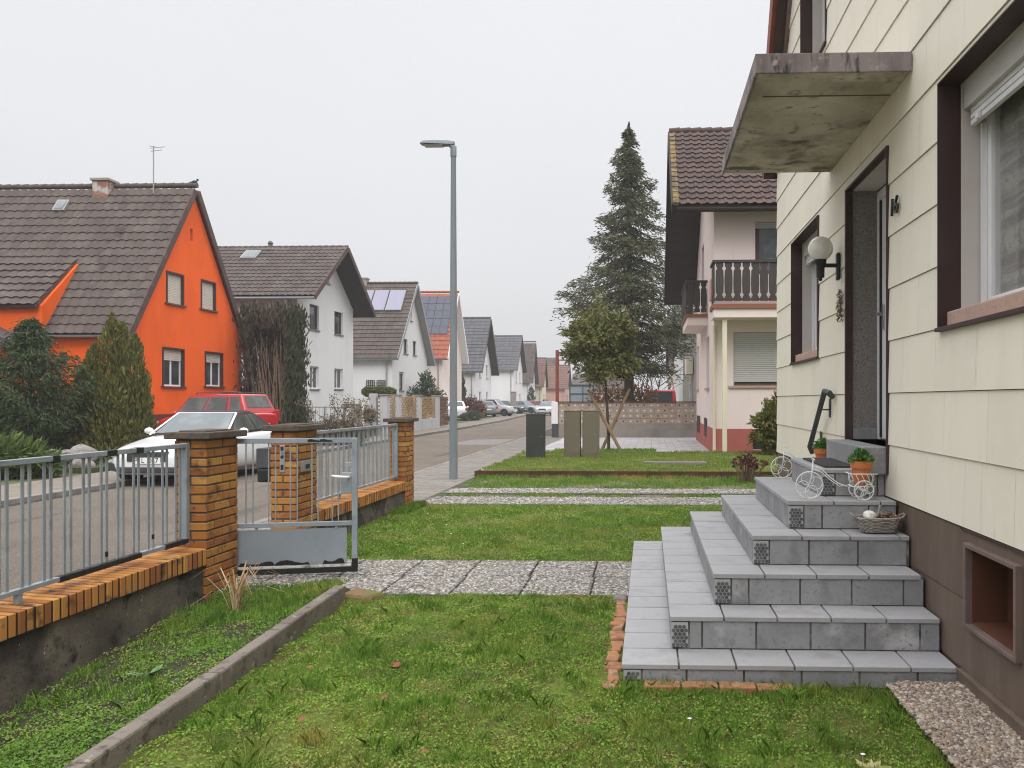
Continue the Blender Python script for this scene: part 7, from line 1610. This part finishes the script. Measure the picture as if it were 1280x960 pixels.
HAT = [(2.08, .6, .34, .55), (2.02, .85, .2, .68), (1.7, .97, .18, .80), (1.1, 1, .17, .90), (.5, 1, .17, .93), (-.8, 1, .17, .95), (-1.6, 1, .18, .97), (-1.95, .96, .24, .96), (-2.08, .86, .32, .9), (-2.12, .7, .42, .82)]
HC = (.95, .20, -1.45, -1.95, 1.44, 1.42, .78, .58)
SUV = [(2.2, .6, .38, .65), (2.14, .85, .26, .82), (1.8, .97, .24, .95), (1.1, 1, .24, 1.02), (.5, 1, .24, 1.05), (-.8, 1, .24, 1.08), (-1.7, 1, .25, 1.1), (-2.05, .96, .3, 1.08), (-2.2, .86, .38, 1.0), (-2.25, .7, .48, .9)]
SC = (1.0, .25, -1.5, -2.1, 1.64, 1.60, .80, .62)
def far_car(label, px, Y, rz, paint, st, cab, z=.0, **k):
    return car(label, (at(px, Y), Y, z), rz, paint, st, cab, (1.32, -1.32), .33, 1.78, None, 'parked cars farther along the street', 'estate', **k)
far_car('white car with red tail light half hidden behind the lamp pole', 569, 62, PI / 2 + .25, 'carwhite', HAT, HC)
far_car('grey car with red tail light behind the reddish shrub', 602, 74, PI / 2 + .5, 'cargrey', HAT, HC)
far_car('silver off-roader parked with its nose towards the road', 617, 77, -.15, 'carsilver', SUV, SC)
far_car('dark car standing behind the silver off-roader', 634, 90, -.1, 'cardark', HAT, HC)
far_car('blue grey hatchback parked beyond the concrete post', 655, 92, -.35, 'carblue', HAT, HC)
far_car('small red car next to the blue grey hatchback', 668.5, 99, .9, 'carred', HAT, HC)
far_car('dark car parked at the bend behind the red one', 679, 118, -.3, 'cardark', SUV, SC)
car('pale grey car coming along the road towards the camera', (at(684.5, 84), 84, ROAD), -PI / 2 - .15, 'carsilver', HAT, HC, (1.32, -1.32), .33, 1.78, None, None, 'estate', name='oncoming_car')
VAN = [(2.2, .6, .36, .8), (2.15, .85, .24, .95), (1.8, .97, .22, 1.05), (1.2, 1, .2, 1.12), (.5, 1, .2, 1.14), (-.8, 1, .2, 1.14), (-1.9, 1, .2, 1.14), (-2.15, .98, .24, 1.14), (-2.22, .94, .3, 1.1), (-2.24, .9, .4, 1.05)]
car('red van with dark rear window behind the block wall', (at(827, 44), 46.2, .0), PI / 2 - .03, 'carred', VAN, (1.5, .9, -2.12, -2.22, 2.08, 2.08, .86, .78), (1.4, -1.35), .33, 1.8, None, None, 'van', win=(1.1, [(0, .3), (.34, .62), (.66, .96)]), name='red_van', cat='van')
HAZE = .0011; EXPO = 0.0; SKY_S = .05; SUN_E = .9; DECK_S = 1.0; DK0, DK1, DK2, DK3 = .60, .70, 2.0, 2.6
# ================================================================== CAMERA, LIGHT, AIR
cam = bpy.data.cameras.new('camera'); co = bpy.data.objects.new('camera', cam); COL.objects.link(co)
cam.sensor_fit = 'HORIZONTAL'; cam.sensor_width = 36; cam.lens = FPX / 1280 * 36
cam.shift_x = -(CX - 640) / 1280; cam.shift_y = (CY - 480) / 1280; cam.clip_end = 2000; cam.clip_start = .05
co.location = (0, 0, EYE); co.rotation_euler = (PI / 2, 0, YAW); scn.camera = co
w = bpy.data.worlds.new('World'); scn.world = w; w.use_nodes = True; nt = w.node_tree; nt.nodes.clear(); L_ = nt.links
out = nt.nodes.new('ShaderNodeOutputWorld'); bg = nt.nodes.new('ShaderNodeBackground'); bg2 = nt.nodes.new('ShaderNodeBackground'); ad = nt.nodes.new('ShaderNodeAddShader')
SUN_EL, SUN_ROT = math.radians(52), math.radians(160)
sky = nt.nodes.new('ShaderNodeTexSky'); sky.sky_type = 'NISHITA'; sky.sun_disc = False; sky.sun_elevation = SUN_EL; sky.sun_rotation = SUN_ROT; sky.air_density = 2; sky.dust_density = 6
hs = nt.nodes.new('ShaderNodeHueSaturation'); hs.inputs['Saturation'].default_value = .12; L_.new(sky.outputs[0], hs.inputs['Color']); L_.new(hs.outputs[0], bg.inputs[0]); bg.inputs[1].default_value = SKY_S
# the cloud deck: even near the horizon, brightest overhead
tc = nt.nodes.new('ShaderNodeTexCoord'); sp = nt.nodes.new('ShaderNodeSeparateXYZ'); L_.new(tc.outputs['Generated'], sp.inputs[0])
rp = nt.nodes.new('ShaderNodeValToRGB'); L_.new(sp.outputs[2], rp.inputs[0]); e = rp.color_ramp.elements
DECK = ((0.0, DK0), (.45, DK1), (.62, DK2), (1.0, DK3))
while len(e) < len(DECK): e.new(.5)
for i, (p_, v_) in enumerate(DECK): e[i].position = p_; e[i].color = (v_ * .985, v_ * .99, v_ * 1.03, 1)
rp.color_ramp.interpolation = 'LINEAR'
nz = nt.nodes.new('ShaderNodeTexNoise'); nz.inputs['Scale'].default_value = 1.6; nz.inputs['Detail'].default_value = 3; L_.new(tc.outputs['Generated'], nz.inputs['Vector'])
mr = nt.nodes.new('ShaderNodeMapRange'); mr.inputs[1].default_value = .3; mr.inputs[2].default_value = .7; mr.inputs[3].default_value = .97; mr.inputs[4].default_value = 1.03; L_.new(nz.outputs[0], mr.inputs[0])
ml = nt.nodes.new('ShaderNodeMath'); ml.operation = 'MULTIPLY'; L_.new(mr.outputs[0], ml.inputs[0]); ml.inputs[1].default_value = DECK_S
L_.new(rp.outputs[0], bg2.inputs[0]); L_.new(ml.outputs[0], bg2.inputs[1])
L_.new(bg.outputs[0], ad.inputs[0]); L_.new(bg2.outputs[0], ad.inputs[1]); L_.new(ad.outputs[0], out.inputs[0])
sl = bpy.data.lights.new('sun', 'SUN'); sl.energy = SUN_E; sl.angle = math.radians(35); sl.color = (1, .975, .94)
so_ = bpy.data.objects.new('sun', sl); COL.objects.link(so_)
sd = Vector((math.sin(SUN_ROT) * math.cos(SUN_EL), math.cos(SUN_ROT) * math.cos(SUN_EL), math.sin(SUN_EL)))
so_.rotation_euler = (-sd).to_track_quat('-Z', 'Y').to_euler(); so_.location = (0, -10, 30)
if HAZE:
    mb = MB(); mb.box(-330, 330, -45, 430, -1.4, 16.0); hz = mb.build('haze', NT('haze').m); hz['kind'] = 'stuff'; hz['label'] = 'thin grey winter mist hanging in the street'; hz['category'] = 'haze'
    m_ = hz.data.materials[0]; n_ = m_.node_tree.nodes; n_.clear(); o_ = n_.new('ShaderNodeOutputMaterial'); v_ = n_.new('ShaderNodeVolumePrincipled')
    v_.inputs['Color'].default_value = (.86, .87, .9, 1); v_.inputs['Density'].default_value = HAZE; v_.inputs['Anisotropy'].default_value = .2
    m_.node_tree.links.new(v_.outputs[0], o_.inputs['Volume'])
scn.view_settings.view_transform = 'Standard'; scn.view_settings.look = 'None'; scn.view_settings.gamma = 1; scn.view_settings.use_curve_mapping = False
scn.view_settings.exposure = EXPO
scn.render.engine = 'CYCLES'; cy = scn.cycles
cy.use_denoising = True
try: cy.denoiser = 'OPENIMAGEDENOISE'; cy.denoising_input_passes = 'RGB_ALBEDO_NORMAL'; cy.denoising_prefilter = 'NONE'
except Exception: pass
cy.max_bounces = 8; cy.diffuse_bounces = 3; cy.glossy_bounces = 3; cy.transmission_bounces = 4; cy.transparent_max_bounces = 8; cy.volume_bounces = 1
cy.filter_width = 1.1; cy.use_adaptive_sampling = True; cy.adaptive_threshold = .01; cy.sample_clamp_indirect = 8
